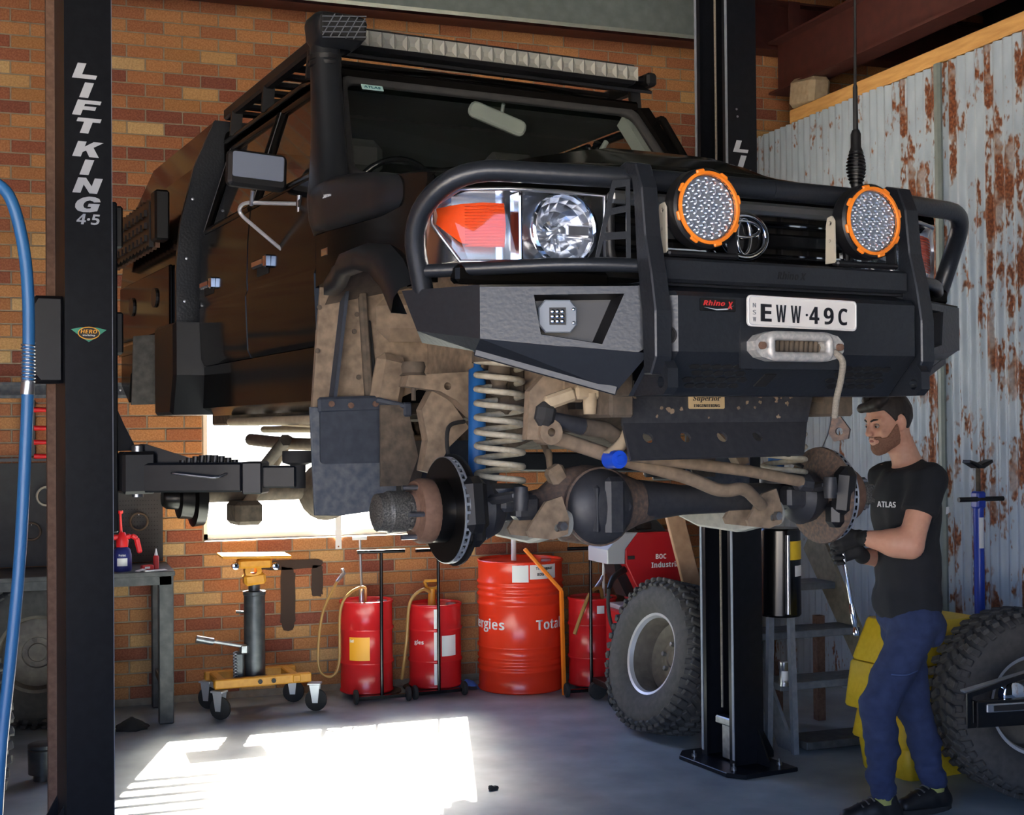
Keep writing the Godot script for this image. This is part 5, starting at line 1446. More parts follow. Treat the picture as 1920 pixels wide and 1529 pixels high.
func front_axle():
	var ax = group_part("front_axle", car)
	var W = 3.68
	obj("axle_tube", MB.new().tube([C(-0.62, 1.455, W), C(-0.42, 1.455, W)], 0.046, 18), M.axle_black, ax)
	obj("axle_tube", MB.new().tube([C(-0.05, 1.457, W), C(0.12, 1.455, W), C(0.62, 1.455, W)], [0.07, 0.05, 0.047], 18), M.axle_black, ax)
	# banjo housing flowing into the tubes
	var ban = []
	for q in [[-0.46, 0.047, 0.047], [-0.41, 0.055, 0.055], [-0.37, 0.085, 0.075], [-0.33, 0.115, 0.09], [-0.25, 0.128, 0.095], [-0.17, 0.12, 0.09], [-0.11, 0.095, 0.08], [-0.05, 0.072, 0.065], [0.02, 0.055, 0.055]]:
		var ring = []
		for i in 22:
			var f = TAU * i / 22
			ring.append(C(q[0], 1.452 + sin(f) * q[1], W - cos(f) * q[2]))
		ban.append(ring)
	obj("diff_housing", MB.new().loft(ban, 0, true), M.axle_rusty, ax)
	var cv = xform(C(-0.25, 1.45, W - 0.085), Vector3.RIGHT, Vector3.BACK)
	obj("diff_cover", MB.new().lathe([Vector2(0.118, 0.0), Vector2(0.118, 0.018), Vector2(0.108, 0.034), Vector2(0.085, 0.055), Vector2(0.05, 0.068), Vector2(0, 0.072)], cv, 36), M.axle_black, ax)
	obj("cover_ring", MB.new().lathe([Vector2(0.116, 0.0), Vector2(0.124, 0.002), Vector2(0.124, 0.014), Vector2(0.112, 0.02)], cv, 36), M.axle_rusty, ax)
	obj("cover_swage", MB.new().box(C(-0.228, 1.452, W - 0.15), Vector3(0.07, 0.185, 0.03), Basis.IDENTITY, 0.014).box(C(-0.29, 1.445, W - 0.145), Vector3(0.022, 0.15, 0.02), Basis(Vector3.UP, -0.3), 0.009), M.axle_black, ax)
	obj("filler_plug", MB.new().lathe([Vector2(0, 0.012), Vector2(0.014, 0.012), Vector2(0.016, 0)], xform(C(-0.175, 1.45, W - 0.13), Vector3.RIGHT, Vector3(0.5, 0, 1)), 6), M.axle_black, ax)
	both(func(s): wheel_end(s, ax))
	both(func(s):
		var u = -0.425 if s < 0 else 0.385
		# radius arm: eye, body running back; bracket plates on the axle
		var arm = MB.new()
		arm.lathe([Vector2(0.014, -0.035), Vector2(0.044, -0.035), Vector2(0.044, 0.035), Vector2(0.014, 0.035)], xform(C(u + 0.03, 1.405, 3.60), Vector3.UP, Vector3.RIGHT), 20)
		arm.prism(pv([3.58, 1.445, 3.62, 1.36, 3.75, 1.332, 3.98, 1.338, 4.4, 1.44, 4.4, 1.49, 4.0, 1.42, 3.75, 1.40]), wy() * Transform3D(Basis.IDENTITY, Vector3(0, 0, u + 0.03)), 0.055, [], 0.008)
		obj("radius_arm", arm, M.arm_grey, ax)
		obj("arm_bracket", MB.new().prism(pv([-0.045, 1.475, 0.01, 1.49, 0.035, 1.42, 0.03, 1.375, -0.02, 1.36, -0.10, 1.37, -0.11, 1.39]), xform(C(u, 0, 3.535)), 0.012, [ngon(10, 0.012, Vector2(-0.005, 1.395))]), M.dusty, ax)
		obj("arm_bracket", MB.new().prism(pv([-0.045, 1.475, 0.01, 1.49, 0.035, 1.42, 0.03, 1.375, -0.02, 1.36, -0.10, 1.37, -0.11, 1.39]), xform(C(u, 0, 3.66)), 0.012), M.dusty, ax)
		obj("arm_bolt", MB.new().lathe([Vector2(0, 0.016), Vector2(0.014, 0.016), Vector2(0.016, 0)], xform(C(u + 0.005, 1.40, 3.525), Vector3.RIGHT, Vector3.BACK), 6), M.steel, ax)
		# coil spring with the damper behind it
		obj("coil_spring", MB.new().tube(helix(C(s * 0.548, 0, W), 0.072, 1.532, 1.925, 9.0, 18), 0.0095, 8), M.coil_dusty, car)
		obj("coil_perch", MB.new().lathe([Vector2(0, 1.50), Vector2(0.085, 1.50), Vector2(0.085, 1.515), Vector2(0.06, 1.525), Vector2(0, 1.525)], Transform3D(Basis.IDENTITY, C(s * 0.548, 0, W)), 20), M.axle_black, ax)
		obj("bump_stop", MB.new().lathe([Vector2(0.03, 1.95), Vector2(0.035, 1.86), Vector2(0.022, 1.83), Vector2(0.03, 1.80), Vector2(0, 1.79)], Transform3D(Basis.IDENTITY, C(s * 0.548, 0, W)), 14), M.dusty_dark, ax)
		obj("damper", MB.new().tube([C(s * 0.585, 1.50, W + 0.09), C(s * 0.58, 1.88, W + 0.09), C(s * 0.58, 1.89, W + 0.09), C(s * 0.58, 2.1, W + 0.09)], [0.028, 0.028, 0.012, 0.012], 14), M.blue_shock, car, "blue shock absorber body")
	)
	obj("breather_hose", MB.new().tube(curve([C(-0.36, 1.56, 3.7), C(-0.34, 1.62, 3.75), C(-0.31, 1.60, 3.8), C(-0.29, 1.66, 3.9), C(-0.36, 1.75, 3.95)], 5), 0.011, 8), M.dusty, ax)
	obj("link_bracket", MB.new().box(C(-0.36, 1.545, 3.66), Vector3(0.06, 0.07, 0.05), Basis(Vector3.BACK, 0.5), 0.012), M.dusty, ax)
	obj("caster_bracket", MB.new().box(C(-0.50, 1.455, 3.61), Vector3(0.08, 0.075, 0.06), Basis.IDENTITY, 0.012).box(C(-0.57, 1.47, 3.60), Vector3(0.05, 0.05, 0.06), Basis.IDENTITY, 0.012), M.axle_black, ax)
	obj("caster_bracket", MB.new().box(C(0.52, 1.455, 3.60), Vector3(0.08, 0.075, 0.06), Basis.IDENTITY, 0.012), M.axle_black, ax)
	obj("abs_wire", MB.new().tube(curve([C(0.70, 1.5, 3.75), C(0.82, 1.62, 3.8), C(0.90, 1.70, 3.85), C(0.98, 1.78, 3.95)], 5), 0.003, 5), M.satin, ax)

func rear_axle():
	var ax = group_part("rear_axle", car)
	var W = 6.75
	ax.position.y = 0.03
	obj("axle_tube", MB.new().tube([C(-0.75, 1.35, W), C(0.75, 1.35, W)], 0.05, 14), M.dusty_dark, ax)
	obj("diff_housing", MB.new().lathe([Vector2(0, -0.14), Vector2(0.12, -0.12), Vector2(0.155, 0.0), Vector2(0.12, 0.12), Vector2(0, 0.14)], xform(C(-0.05, 1.34, W), Vector3.RIGHT, Vector3.BACK), 20), M.dusty_dark, ax)
	both(func(s):
		var out = xform(C(s * 0.76, 1.33, W), Vector3.UP, Vector3(s, 0, 0))
		obj("brake_drum", MB.new().lathe([Vector2(0.06, -0.06), Vector2(0.145, -0.05), Vector2(0.15, 0.0), Vector2(0.11, 0.01), Vector2(0.105, 0.07), Vector2(0.06, 0.075), Vector2(0.055, 0.13), Vector2(0.04, 0.15), Vector2(0, 0.15)], out, 28), M.disc_face, ax)
		obj("leaf_spring", MB.new().tube([C(s * 0.52, 1.62, 5.95), C(s * 0.52, 1.45, 6.4), C(s * 0.52, 1.40, 6.75), C(s * 0.52, 1.44, 6.9)], 0.03, 6), M.dusty_dark, ax)
		obj("damper", MB.new().tube([C(s * 0.56, 1.22, 6.65), C(s * 0.42, 1.43, 6.6), C(s * 0.30, 1.63, 6.55)], [0.028, 0.028, 0.02], 12), M.dusty, ax))
	obj("spring_plate", MB.new().box(C(-0.52, 1.25, W - 0.1), Vector3(0.14, 0.12, 0.2), Basis.IDENTITY, 0.02), M.dusty_dark, ax)
	obj("exhaust", MB.new().tube(curve([C(-0.25, 1.62, 4.8), C(-0.30, 1.60, 5.6), C(-0.42, 1.60, 6.1), C(-0.5, 1.62, 6.6)], 5), 0.03, 10), M.dusty, ax)
	obj("muffler", MB.new().tube([C(-0.26, 1.62, 5.2), C(-0.28, 1.61, 5.7)], 0.075, 14), M.dusty_dark, ax)
	obj("propshaft", MB.new().tube([C(0.05, 1.62, 5.6), C(-0.05, 1.38, 6.65)], 0.035, 10), M.dusty_dark, ax)
	obj("transfer_guard", MB.new().prism(pv([4.75, 1.62, 5.9, 1.62, 5.7, 1.42, 5.2, 1.30, 4.9, 1.36]), wy() * Transform3D(Basis.IDENTITY, Vector3(0, 0, -0.15)), 0.34), M.axle_black, ax)
	var gp = MB.new()
	for i in 4: gp.bar(C(-0.40 + i * 0.045, 1.36, 4.92), C(-0.36 + i * 0.045, 1.42, 4.86), 0.02, 0.02)
	obj("guard_ribs", gp, M.dusty, ax)

# ------------------------------------------------------------------ drums, jack, welder and wheels along the brick wall
func drum(called_label: String, at: Vector3, r: float, h: float, m: Material, ribs: Array, group := "red oil drums along the brick wall") -> Node3D:
	var t = thing("oil_drum", called_label, "drum", at, 0.0, group)
	var prof = [Vector2(0, 0.004), Vector2(r * 0.96, 0.004), Vector2(r, 0.0), Vector2(r + 0.006, 0.006), Vector2(r + 0.006, 0.014), Vector2(r, 0.022)]
	for q in ribs:
		prof.append_array([Vector2(r, q - 0.014), Vector2(r + 0.008, q - 0.005), Vector2(r + 0.008, q + 0.005), Vector2(r, q + 0.014)])
	prof.append_array([Vector2(r, h - 0.022), Vector2(r + 0.006, h - 0.014), Vector2(r + 0.006, h - 0.003), Vector2(r + 0.001, h), Vector2(r - 0.006, h - 0.002), Vector2(r - 0.01, h - 0.016), Vector2(0, h - 0.016)])
	obj("body", MB.new().lathe(prof, Transform3D(), 48, 1.2), m, t)
	obj("bung", MB.new().lathe([Vector2(0.032, h - 0.016), Vector2(0.032, h - 0.004), Vector2(0, h - 0.004)], Transform3D(Basis.IDENTITY, Vector3(r * 0.55, 0, r * 0.3)), 14), M.satin, t)
	return t

func wrapped(w: float, h: float, r: float, facing: float, y: float) -> MB:     # a label that follows the drum
	var mb = MB.new()
	var rows = []
	var n = 8
	for i in n + 1:
		var f = facing + (float(i) / n - 0.5) * w / r
		rows.append([Vector3(sin(f) * r, y - h * 0.5, cos(f) * r), Vector3(sin(f) * r, y + h * 0.5, cos(f) * r)])
	mb.loft(rows, 0)
	return mb
func wrapped_text(s: String, size_w: float, size_h: float, r: float, facing: float, y: float, m: Material, parent: Node, bold := true):
	var t = text_mesh(s, 0.1, 0.001, bold)
	var bb = t.get_aabb()
	var arr = t.surface_get_arrays(0)
	var v: PackedVector3Array = arr[Mesh.ARRAY_VERTEX]
	var c = bb.get_center()
	for i in v.size():
		var f = facing + (v[i].x - c.x) * size_w / bb.size.x / r
		var rad = r + v[i].z
		v[i] = Vector3(sin(f) * rad, y + (v[i].y - c.y) * size_h / bb.size.y, cos(f) * rad)
	arr[Mesh.ARRAY_VERTEX] = v
	arr[Mesh.ARRAY_NORMAL] = null
	var am = ArrayMesh.new()
	am.add_surface_from_arrays(Mesh.PRIMITIVE_TRIANGLES, arr)
	var st = SurfaceTool.new()
	st.create_from(am, 0)
	st.generate_normals()
	obj("lettering", st.commit(), m, parent)

func trolley(label: String, at: Vector3, turn: float, bar_m: Material, r: float, high: float, deck_x := 0.0):
	var t = thing("drum_trolley", label, "trolley", at, turn, "wheeled drum trolleys")
	obj("deck", MB.new().prism(ngon(20, r * 0.98), Transform3D(Basis(Vector3.RIGHT, Vector3.BACK, Vector3.UP) , Vector3(deck_x, 0.033, -r - 0.035)), 0.01), M.plastic_black, t)
	obj("pole", MB.new().tube([Vector3(0, 0.03, 0), Vector3(0, high, 0)], 0.011, 8), M.gloss_black, t)
	obj("handle", MB.new().tube([Vector3(-0.15, high, 0), Vector3(0.15, high, 0)], 0.012, 8), bar_m, t)
	obj("axle", MB.new().bar(Vector3(-0.15, 0.035, 0.0), Vector3(0.15, 0.035, 0.0), 0.03, 0.02), M.gloss_black, t)
	for e in [-0.165, 0.165]:
		obj("wheel", MB.new().lathe([Vector2(0, -0.014), Vector2(0.018, -0.014), Vector2(0.018, -0.012), Vector2(0.04, -0.012), Vector2(0.045, -0.006), Vector2(0.045, 0.006), Vector2(0.04, 0.012), Vector2(0, 0.012)], xform(Vector3(e, 0.045, 0.012), Vector3.UP, Vector3.RIGHT), 20), M.rubber, t)
	return t

func yard_things():
	# three small drums on trolleys and one big one
	var d = drum("short red drum with a yellow label and a long amber hose", P(1.965, 0.04, 8.31), 0.165, 0.575, M.drum_red, [0.19, 0.40])
	obj("label_sheet", wrapped(0.135, 0.145, 0.1665, -0.52, 0.285), M.label_yellow, d, "yellow product label")
	wrapped_text("Shell", 0.03, 0.02, 0.167, -0.82, 0.335, M.white, d)
	var ho = MB.new().tube(curve([Vector3(-0.02, 0.56, 0.06), Vector3(-0.03, 0.66, 0.08), Vector3(-0.13, 0.63, 0.1), Vector3(-0.19, 0.52, 0.1), Vector3(-0.20, 0.2, 0.1), Vector3(-0.26, 0.12, 0.1), Vector3(-0.33, 0.2, 0.1), Vector3(-0.3, 0.5, 0.08), Vector3(-0.20, 0.70, 0.05)], 6), 0.009, 8)
	obj("hose", ho, M.hose_amber, d)
	obj("nozzle", MB.new().tube([Vector3(-0.20, 0.70, 0.05), Vector3(-0.15, 0.75, 0.03), Vector3(-0.16, 0.78, 0.03)], [0.01, 0.014, 0.01], 8), M.satin, d)
	obj("pump_rod", MB.new().tube([Vector3(-0.035, 0.55, 0.02), Vector3(-0.035, 0.66, 0.02), Vector3(-0.035, 0.67, 0.02), Vector3(-0.045, 0.96, 0.02)], [0.016, 0.016, 0.008, 0.008], 10), M.satin, d)
	obj("pump_handle", MB.new().tube([Vector3(-0.09, 0.965, 0.02), Vector3(0.0, 0.965, 0.02)], 0.011, 8), M.white, d)
	trolley("black drum trolley under the short red drum with the yellow label", P(2.01, 0, 8.095), -0.05, M.gloss_black, 0.165, 0.935)
	d = drum("short red drum with a white sheet and a yellow pump handle", P(2.425, 0.04, 8.335), 0.168, 0.53, M.drum_red, [0.17, 0.37])
	obj("label_sheet", wrapped(0.105, 0.13, 0.1695, 0.28, 0.27), M.white, d, "white paper label")
	obj("tape_stripe", wrapped(0.035, 0.48, 0.1705, -0.22, 0.265), M.white, d)
	wrapped_text("gies", 0.075, 0.035, 0.1695, -0.95, 0.29, M.white, d)
	obj("pump_handle", MB.new().tube(rounded([Vector3(-0.07, 0.67, 0), Vector3(0.03, 0.67, 0), Vector3(0.02, 0.62, 0), Vector3(-0.05, 0.62, 0), Vector3(-0.07, 0.67, 0)], 0.02), 0.01, 8), M.jack_yellow, d)
	obj("pump_neck", MB.new().tube([Vector3(-0.02, 0.51, 0), Vector3(-0.02, 0.62, 0)], [0.028, 0.022], 12), M.jack_yellow, d)
	obj("hose", MB.new().tube(curve([Vector3(-0.04, 0.6, 0.02), Vector3(-0.10, 0.62, 0.05), Vector3(-0.18, 0.54, 0.05), Vector3(-0.205, 0.3, 0.05), Vector3(-0.23, 0.05, 0.02)], 6), 0.011, 8), M.hose_amber, d)
	trolley("black drum trolley with its pole crossing the white-taped drum", P(2.385, 0, 8.115), 0.06, M.gloss_black, 0.168, 0.93)
	d = drum("big orange-red drum with white lettering and ribbed sides", P(2.98, 0, 8.24), 0.275, 0.84, M.drum_orange, [0.14, 0.18, 0.22, 0.29, 0.56, 0.62, 0.66, 0.70])
	wrapped_text("TotalEnergies", 0.62, 0.09, 0.2765, -1.85, 0.43, M.white, d)
	wrapped_text("TotalEnergies", 0.62, 0.09, 0.2765, 1.14, 0.43, M.white, d)
	obj("label_sheet", wrapped(0.105, 0.125, 0.2765, -0.34, 0.775), M.white, d)
	obj("label_sheet", wrapped(0.20, 0.10, 0.2768, 0.24, 0.78), M.white, d)
	wrapped_text("Transgear", 0.13, 0.024, 0.2775, 0.26, 0.795, M.ink, d)
	wrapped_text("80W-90", 0.09, 0.02, 0.2775, 0.22, 0.76, M.ink, d)
	obj("standpipe", MB.new().tube([Vector3(-0.05, 0.83, 0.02), Vector3(-0.05, 0.98, 0.02)], 0.016, 10), M.white, d)
	var sb = thing("strap_bar", "orange bar leaning across the big orange-red drum", "bar", P(2.90, 0.0, 7.90))
	obj("bar", MB.new().bar(Vector3(0.0, 0.93, -0.03), Vector3(0.235, 0.66, 0.0), 0.022, 0.03, Vector3.BACK, 0.004).bar(Vector3(0.235, 0.66, 0.0), Vector3(0.24, 0.0, 0.02), 0.02, 0.02), M.orange, sb)
	d = drum("short red drum right of the big drum with a clear amber hose", P(3.39, 0.04, 8.0), 0.155, 0.56, M.drum_red, [0.18, 0.39])
	obj("hose", MB.new().tube(curve([Vector3(0.05, 0.55, 0.05), Vector3(0.02, 0.62, 0.08), Vector3(-0.06, 0.60, 0.12), Vector3(-0.13, 0.5, 0.16), Vector3(-0.20, 0.35, 0.18)], 6), 0.012, 8), M.hose_amber, d)
	obj("nozzle", MB.new().tube([Vector3(-0.04, 0.6, 0.1), Vector3(0.03, 0.67, 0.08), Vector3(0.04, 0.7, 0.08)], [0.008, 0.012, 0.008], 8), M.satin, d)
	obj("pump_rod", MB.new().tube([Vector3(0.08, 0.54, 0.0), Vector3(0.085, 0.94, 0.0)], 0.01, 8), M.white, d)
	obj("pump_handle", MB.new().lathe([Vector2(0, 0.93), Vector2(0.045, 0.935), Vector2(0.04, 0.95), Vector2(0.012, 0.965), Vector2(0, 0.965)], Transform3D(Basis.IDENTITY, Vector3(0.085, 0, 0)), 14), M.jack_yellow, d)
	obj("shell_mark", wrapped(0.05, 0.05, 0.1565, -0.05, 0.49), M.white, d)
	trolley("black drum trolley with two wheels showing right of the big drum", P(3.295, 0, 7.80), -0.1, M.gloss_black, 0.14, 0.93, 0.085)
	var rag = thing("rag", "crumpled blue rag on the floor by the big drum", "rag", P(2.64, 0, 8.30))
	var rows = []
	for i in 7:
		var r = []
		for k in 9: r.append(Vector3((k - 4) * 0.016 + rng.randf_range(-0.006, 0.006), maxf(0.004, 0.055 * (1.0 - pow((i - 3) / 3.5, 2)) * (1.0 - pow((k - 4) / 4.5, 2)) + rng.randf_range(-0.012, 0.018)), (i - 3) * 0.018))
		rows.append(r)
	obj("cloth", MB.new().loft(rows, 0), M.rag_blue, rag)
	var chip = obj("rubber_scrap", MB.new().box(Vector3(0, 0.008, 0), Vector3(0.05, 0.016, 0.03), Basis(Vector3.UP, 0.4), 0.006).box(Vector3(-0.015, 0.016, 0.005), Vector3(0.022, 0.014, 0.016), Basis.IDENTITY, 0.004), M.rubber)
	chip.position = P(2.01, 0, 5.95)
	meta(chip, "small black scrap of rubber lying on the open floor", "scrap")
	# transmission jack
	var j = thing("transmission_jack", "yellow and grey transmission jack on four castors", "jack", P(1.23, 0, 8.12))
	obj("cylinder", MB.new().lathe([Vector2(0, 0.17), Vector2(0.063, 0.17), Vector2(0.063, 0.70), Vector2(0.068, 0.705), Vector2(0.068, 0.725), Vector2(0.035, 0.73), Vector2(0.035, 0.80), Vector2(0, 0.80)], Transform3D(), 28), M.cylinder_grey, j)
	obj("saddle_base", MB.new().box(Vector3(0.0, 0.80, 0), Vector3(0.13, 0.07, 0.1), Basis(Vector3.BACK, 0.1), 0.015), M.jack_yellow, j)
	obj("saddle_tilt", MB.new().lathe([Vector2(0.02, -0.05), Vector2(0.05, -0.04), Vector2(0.05, 0.04), Vector2(0.02, 0.05)], xform(Vector3(-0.01, 0.85, 0), Vector3.UP, Vector3.BACK), 16), M.jack_yellow, j)
	obj("saddle_head", MB.new().box(Vector3(0.0, 0.895, 0), Vector3(0.2, 0.055, 0.12), Basis.IDENTITY, 0.012), M.jack_yellow, j)
	obj("saddle_plate", MB.new().box(Vector3(0.0, 0.94, 0), Vector3(0.41, 0.016, 0.26), Basis(Vector3.BACK, -0.03), 0.004), M.jack_yellow, j)
	for q in [[-0.12, 0.885], [0.12, 0.875]]:
		obj("adjuster_knob", MB.new().lathe([Vector2(0, 0.05), Vector2(0.02, 0.045), Vector2(0.022, 0.0), Vector2(0.008, 0.0), Vector2(0.008, -0.05)], xform(Vector3(q[0], q[1], 0.03), Vector3.UP, Vector3.BACK), 12), M.chrome, j)
	obj("pump_body", MB.new().box(Vector3(-0.10, 0.27, 0.03), Vector3(0.06, 0.2, 0.07), Basis.IDENTITY, 0.012), M.cylinder_grey, j)
	obj("spring", MB.new().tube(helix(Vector3(-0.125, 0, 0.07), 0.012, 0.2, 0.38, 10.0, 10), 0.003, 5), M.satin, j)
	obj("pump_link", MB.new().box(Vector3(-0.07, 0.385, 0.04), Vector3(0.05, 0.06, 0.04), Basis.IDENTITY, 0.01), M.steel, j)
	obj("pump_lever", MB.new().bar(Vector3(-0.06, 0.40, 0.04), Vector3(-0.33, 0.46, 0.05), 0.03, 0.02, Vector3.UP, 0.005).tube([Vector3(-0.25, 0.443, 0.05), Vector3(-0.35, 0.465, 0.05)], 0.022, 12), M.steel, j)
	obj("release_knob", MB.new().tube([Vector3(-0.06, 0.60, 0), Vector3(-0.11, 0.605, 0)], 0.008, 8), M.gloss_black, j)
	obj("front_beam", MB.new().box(Vector3(0.03, 0.205, 0.12), Vector3(0.58, 0.055, 0.05), Basis(Vector3.UP, 0.06), 0.006), M.jack_yellow, j)
	obj("rear_beam", MB.new().box(Vector3(0.0, 0.205, -0.18), Vector3(0.56, 0.05, 0.05), Basis(Vector3.UP, 0.06), 0.006), M.jack_yellow, j)
	for e in [-0.22, 0.22]:
		obj("side_beam", MB.new().box(Vector3(e, 0.205, -0.03), Vector3(0.05, 0.045, 0.34), Basis(Vector3.UP, 0.06), 0.006), M.jack_yellow, j)
	obj("base_plate", MB.new().box(Vector3(0, 0.18, -0.02), Vector3(0.2, 0.02, 0.26)), M.jack_yellow, j)
	for e in [0.0, 0.08]:
		obj("beam_bolt", MB.new().lathe([Vector2(0, 0.01), Vector2(0.014, 0.008), Vector2(0.014, 0)], xform(Vector3(0.01 + e, 0.205, 0.146), Vector3.RIGHT, Vector3.BACK), 8), M.ink, j)
	for q in [[-0.24, 0.14], [0.33, 0.11], [-0.27, -0.2], [0.25, -0.2]]:
		var cs = group_part("castor", j)
		cs.position = Vector3(q[0], 0, q[1])
		cs.rotation.y = 0.9 if q[0] < 0 else 1.2
		obj("wheel", MB.new().lathe([Vector2(0, -0.018), Vector2(0.02, -0.018), Vector2(0.05, -0.014), Vector2(0.066, -0.008), Vector2(0.066, 0.008), Vector2(0.05, 0.014), Vector2(0, 0.018)], xform(Vector3(0, 0.066, 0.02), Vector3.UP, Vector3.RIGHT), 24), M.rubber, cs)
		for e in [-0.026, 0.026]:
			obj("fork", MB.new().prism(pv([-0.014, 0.052, 0.018, 0.052, 0.03, 0.16, -0.032, 0.16]), Transform3D(Basis(Vector3.BACK, Vector3.UP, Vector3.LEFT), Vector3(e, 0, 0.016)), 0.004), M.silver_paint, cs)
		obj("fork_top", MB.new().box(Vector3(0, 0.165, 0.012), Vector3(0.07, 0.012, 0.08), Basis.IDENTITY, 0.003), M.silver_paint, cs)
	# wheels: one leaning in the middle, one at the right edge, two in the dark at the left
	var w0 = wheel("off-road wheel with a dusty silver rim leaning beside the welder")
	stand_wheel(w0, P(3.30, 0.415, 6.72), Vector3(-0.985, 0.25, 0.14), 0.5)
	var w1 = w0.duplicate()
	w1.name = numbered("wheel")
	add_child(w1)
	meta(w1, "large off-road wheel at the right edge behind the dark trolley arm", "wheel")
	stand_wheel(w1, P(4.25, 0.425, 4.98), Vector3(-0.2, 0.06, 1.0), 0.2)
	var w2 = w0.duplicate()
	w2.name = numbered("wheel")
	add_child(w2)
	meta(w2, "wheel stored upright in the dark under the workbench", "wheel")
	stand_wheel(w2, P(0.0, 0.425, 8.22), Vector3(0.05, 0.0, -1.0), 0.1)
	var w3 = w0.duplicate()
	w3.name = numbered("wheel")
	add_child(w3)
	meta(w3, "knobbly tyre poking in at the bottom left corner", "wheel")
	stand_wheel(w3, P(-0.40, 0.42, 6.05), Vector3(-0.9, 0.12, 0.42), 0.9)
	welder()

func stand_wheel(w: Node3D, c: Vector3, axis: Vector3, spin: float):
	var y = axis.normalized()
	var x = Vector3.UP.cross(y).normalized()
	w.transform = Transform3D(Basis(x, y, x.cross(y)) * Basis(Vector3.UP, spin), c)

func wheel(label: String) -> Node3D:       # lies in the local xz plane, face up; the rim's dish looks along +y
	var t = thing("wheel", label, "wheel", Vector3.ZERO, 0.0, "off-road wheels")
	var R = 0.405
	obj("tyre", MB.new().lathe([Vector2(0.218, -0.105), Vector2(0.235, -0.125), Vector2(0.28, -0.148), Vector2(0.34, -0.15), Vector2(0.38, -0.14), Vector2(R - 0.008, -0.12), Vector2(R, -0.06), Vector2(R + 0.003, 0.0), Vector2(R, 0.06), Vector2(R - 0.008, 0.12), Vector2(0.38, 0.14), Vector2(0.34, 0.15), Vector2(0.28, 0.148), Vector2(0.235, 0.125), Vector2(0.218, 0.105)], Transform3D(), 64, 1.0), M.rubber_tyre, t)
	var lugs = MB.new()
	var n = 46
	for i in n:
		var f = TAU * i / n
		var b = Basis(Vector3.UP, -f)
		for row in [[-0.108, 0.3, 0.05, 0.0], [0.108, -0.3, 0.05, 0.5], [-0.04, 0.55, 0.055, 0.25], [0.04, -0.55, 0.055, 0.75]]:
			var bb = Basis(Vector3.UP, -TAU * (i + row[3]) / n)
			lugs.box(bb * Vector3(R + 0.008, row[0], 0), Vector3(0.022, row[2] + (0.012 if absf(row[0]) > 0.1 else 0.0), 0.033), bb * Basis(Vector3.RIGHT, row[1]), 0.004)
		for e in [-1, 1]:
			var bb = Basis(Vector3.UP, -TAU * (i + (0.0 if e < 0 else 0.5)) / n)
			lugs.box(bb * Vector3(0.388, e * 0.136, 0), Vector3(0.05 if i % 2 else 0.034, 0.018, 0.03), bb * Basis(Vector3.BACK, e * -0.9), 0.003)
	obj("tread_blocks", lugs, M.rubber_tyre, t).set_meta("kind", "stuff")
	obj("rim", MB.new().lathe([Vector2(0.222, -0.11), Vector2(0.205, -0.10), Vector2(0.2, -0.05), Vector2(0.192, 0.0), Vector2(0.2, 0.06), Vector2(0.21, 0.1)], Transform3D(), 48), M.rim_dusty, t)
	obj("rim_lip", MB.new().lathe([Vector2(0.203, 0.09), Vector2(0.212, 0.112), Vector2(0.226, 0.116), Vector2(0.226, 0.104), Vector2(0.214, 0.1)], Transform3D(), 56), M.silver_paint, t)
	obj("dish", MB.new().lathe([Vector2(0.195, -0.03), Vector2(0.14, -0.05), Vector2(0.09, -0.045), Vector2(0.085, -0.03), Vector2(0.055, -0.03), Vector2(0.05, -0.04), Vector2(0, -0.042)], Transform3D(), 40), M.rim_dusty, t)
	for i in 5:
		var f = TAU * i / 5
		obj("wheel_nut", MB.new().lathe([Vector2(0.013, -0.035), Vector2(0.013, -0.01), Vector2(0, -0.008)], Transform3D(Basis.IDENTITY, Vector3(cos(f) * 0.072, 0, sin(f) * 0.072)), 6), M.steel, t)
	return t

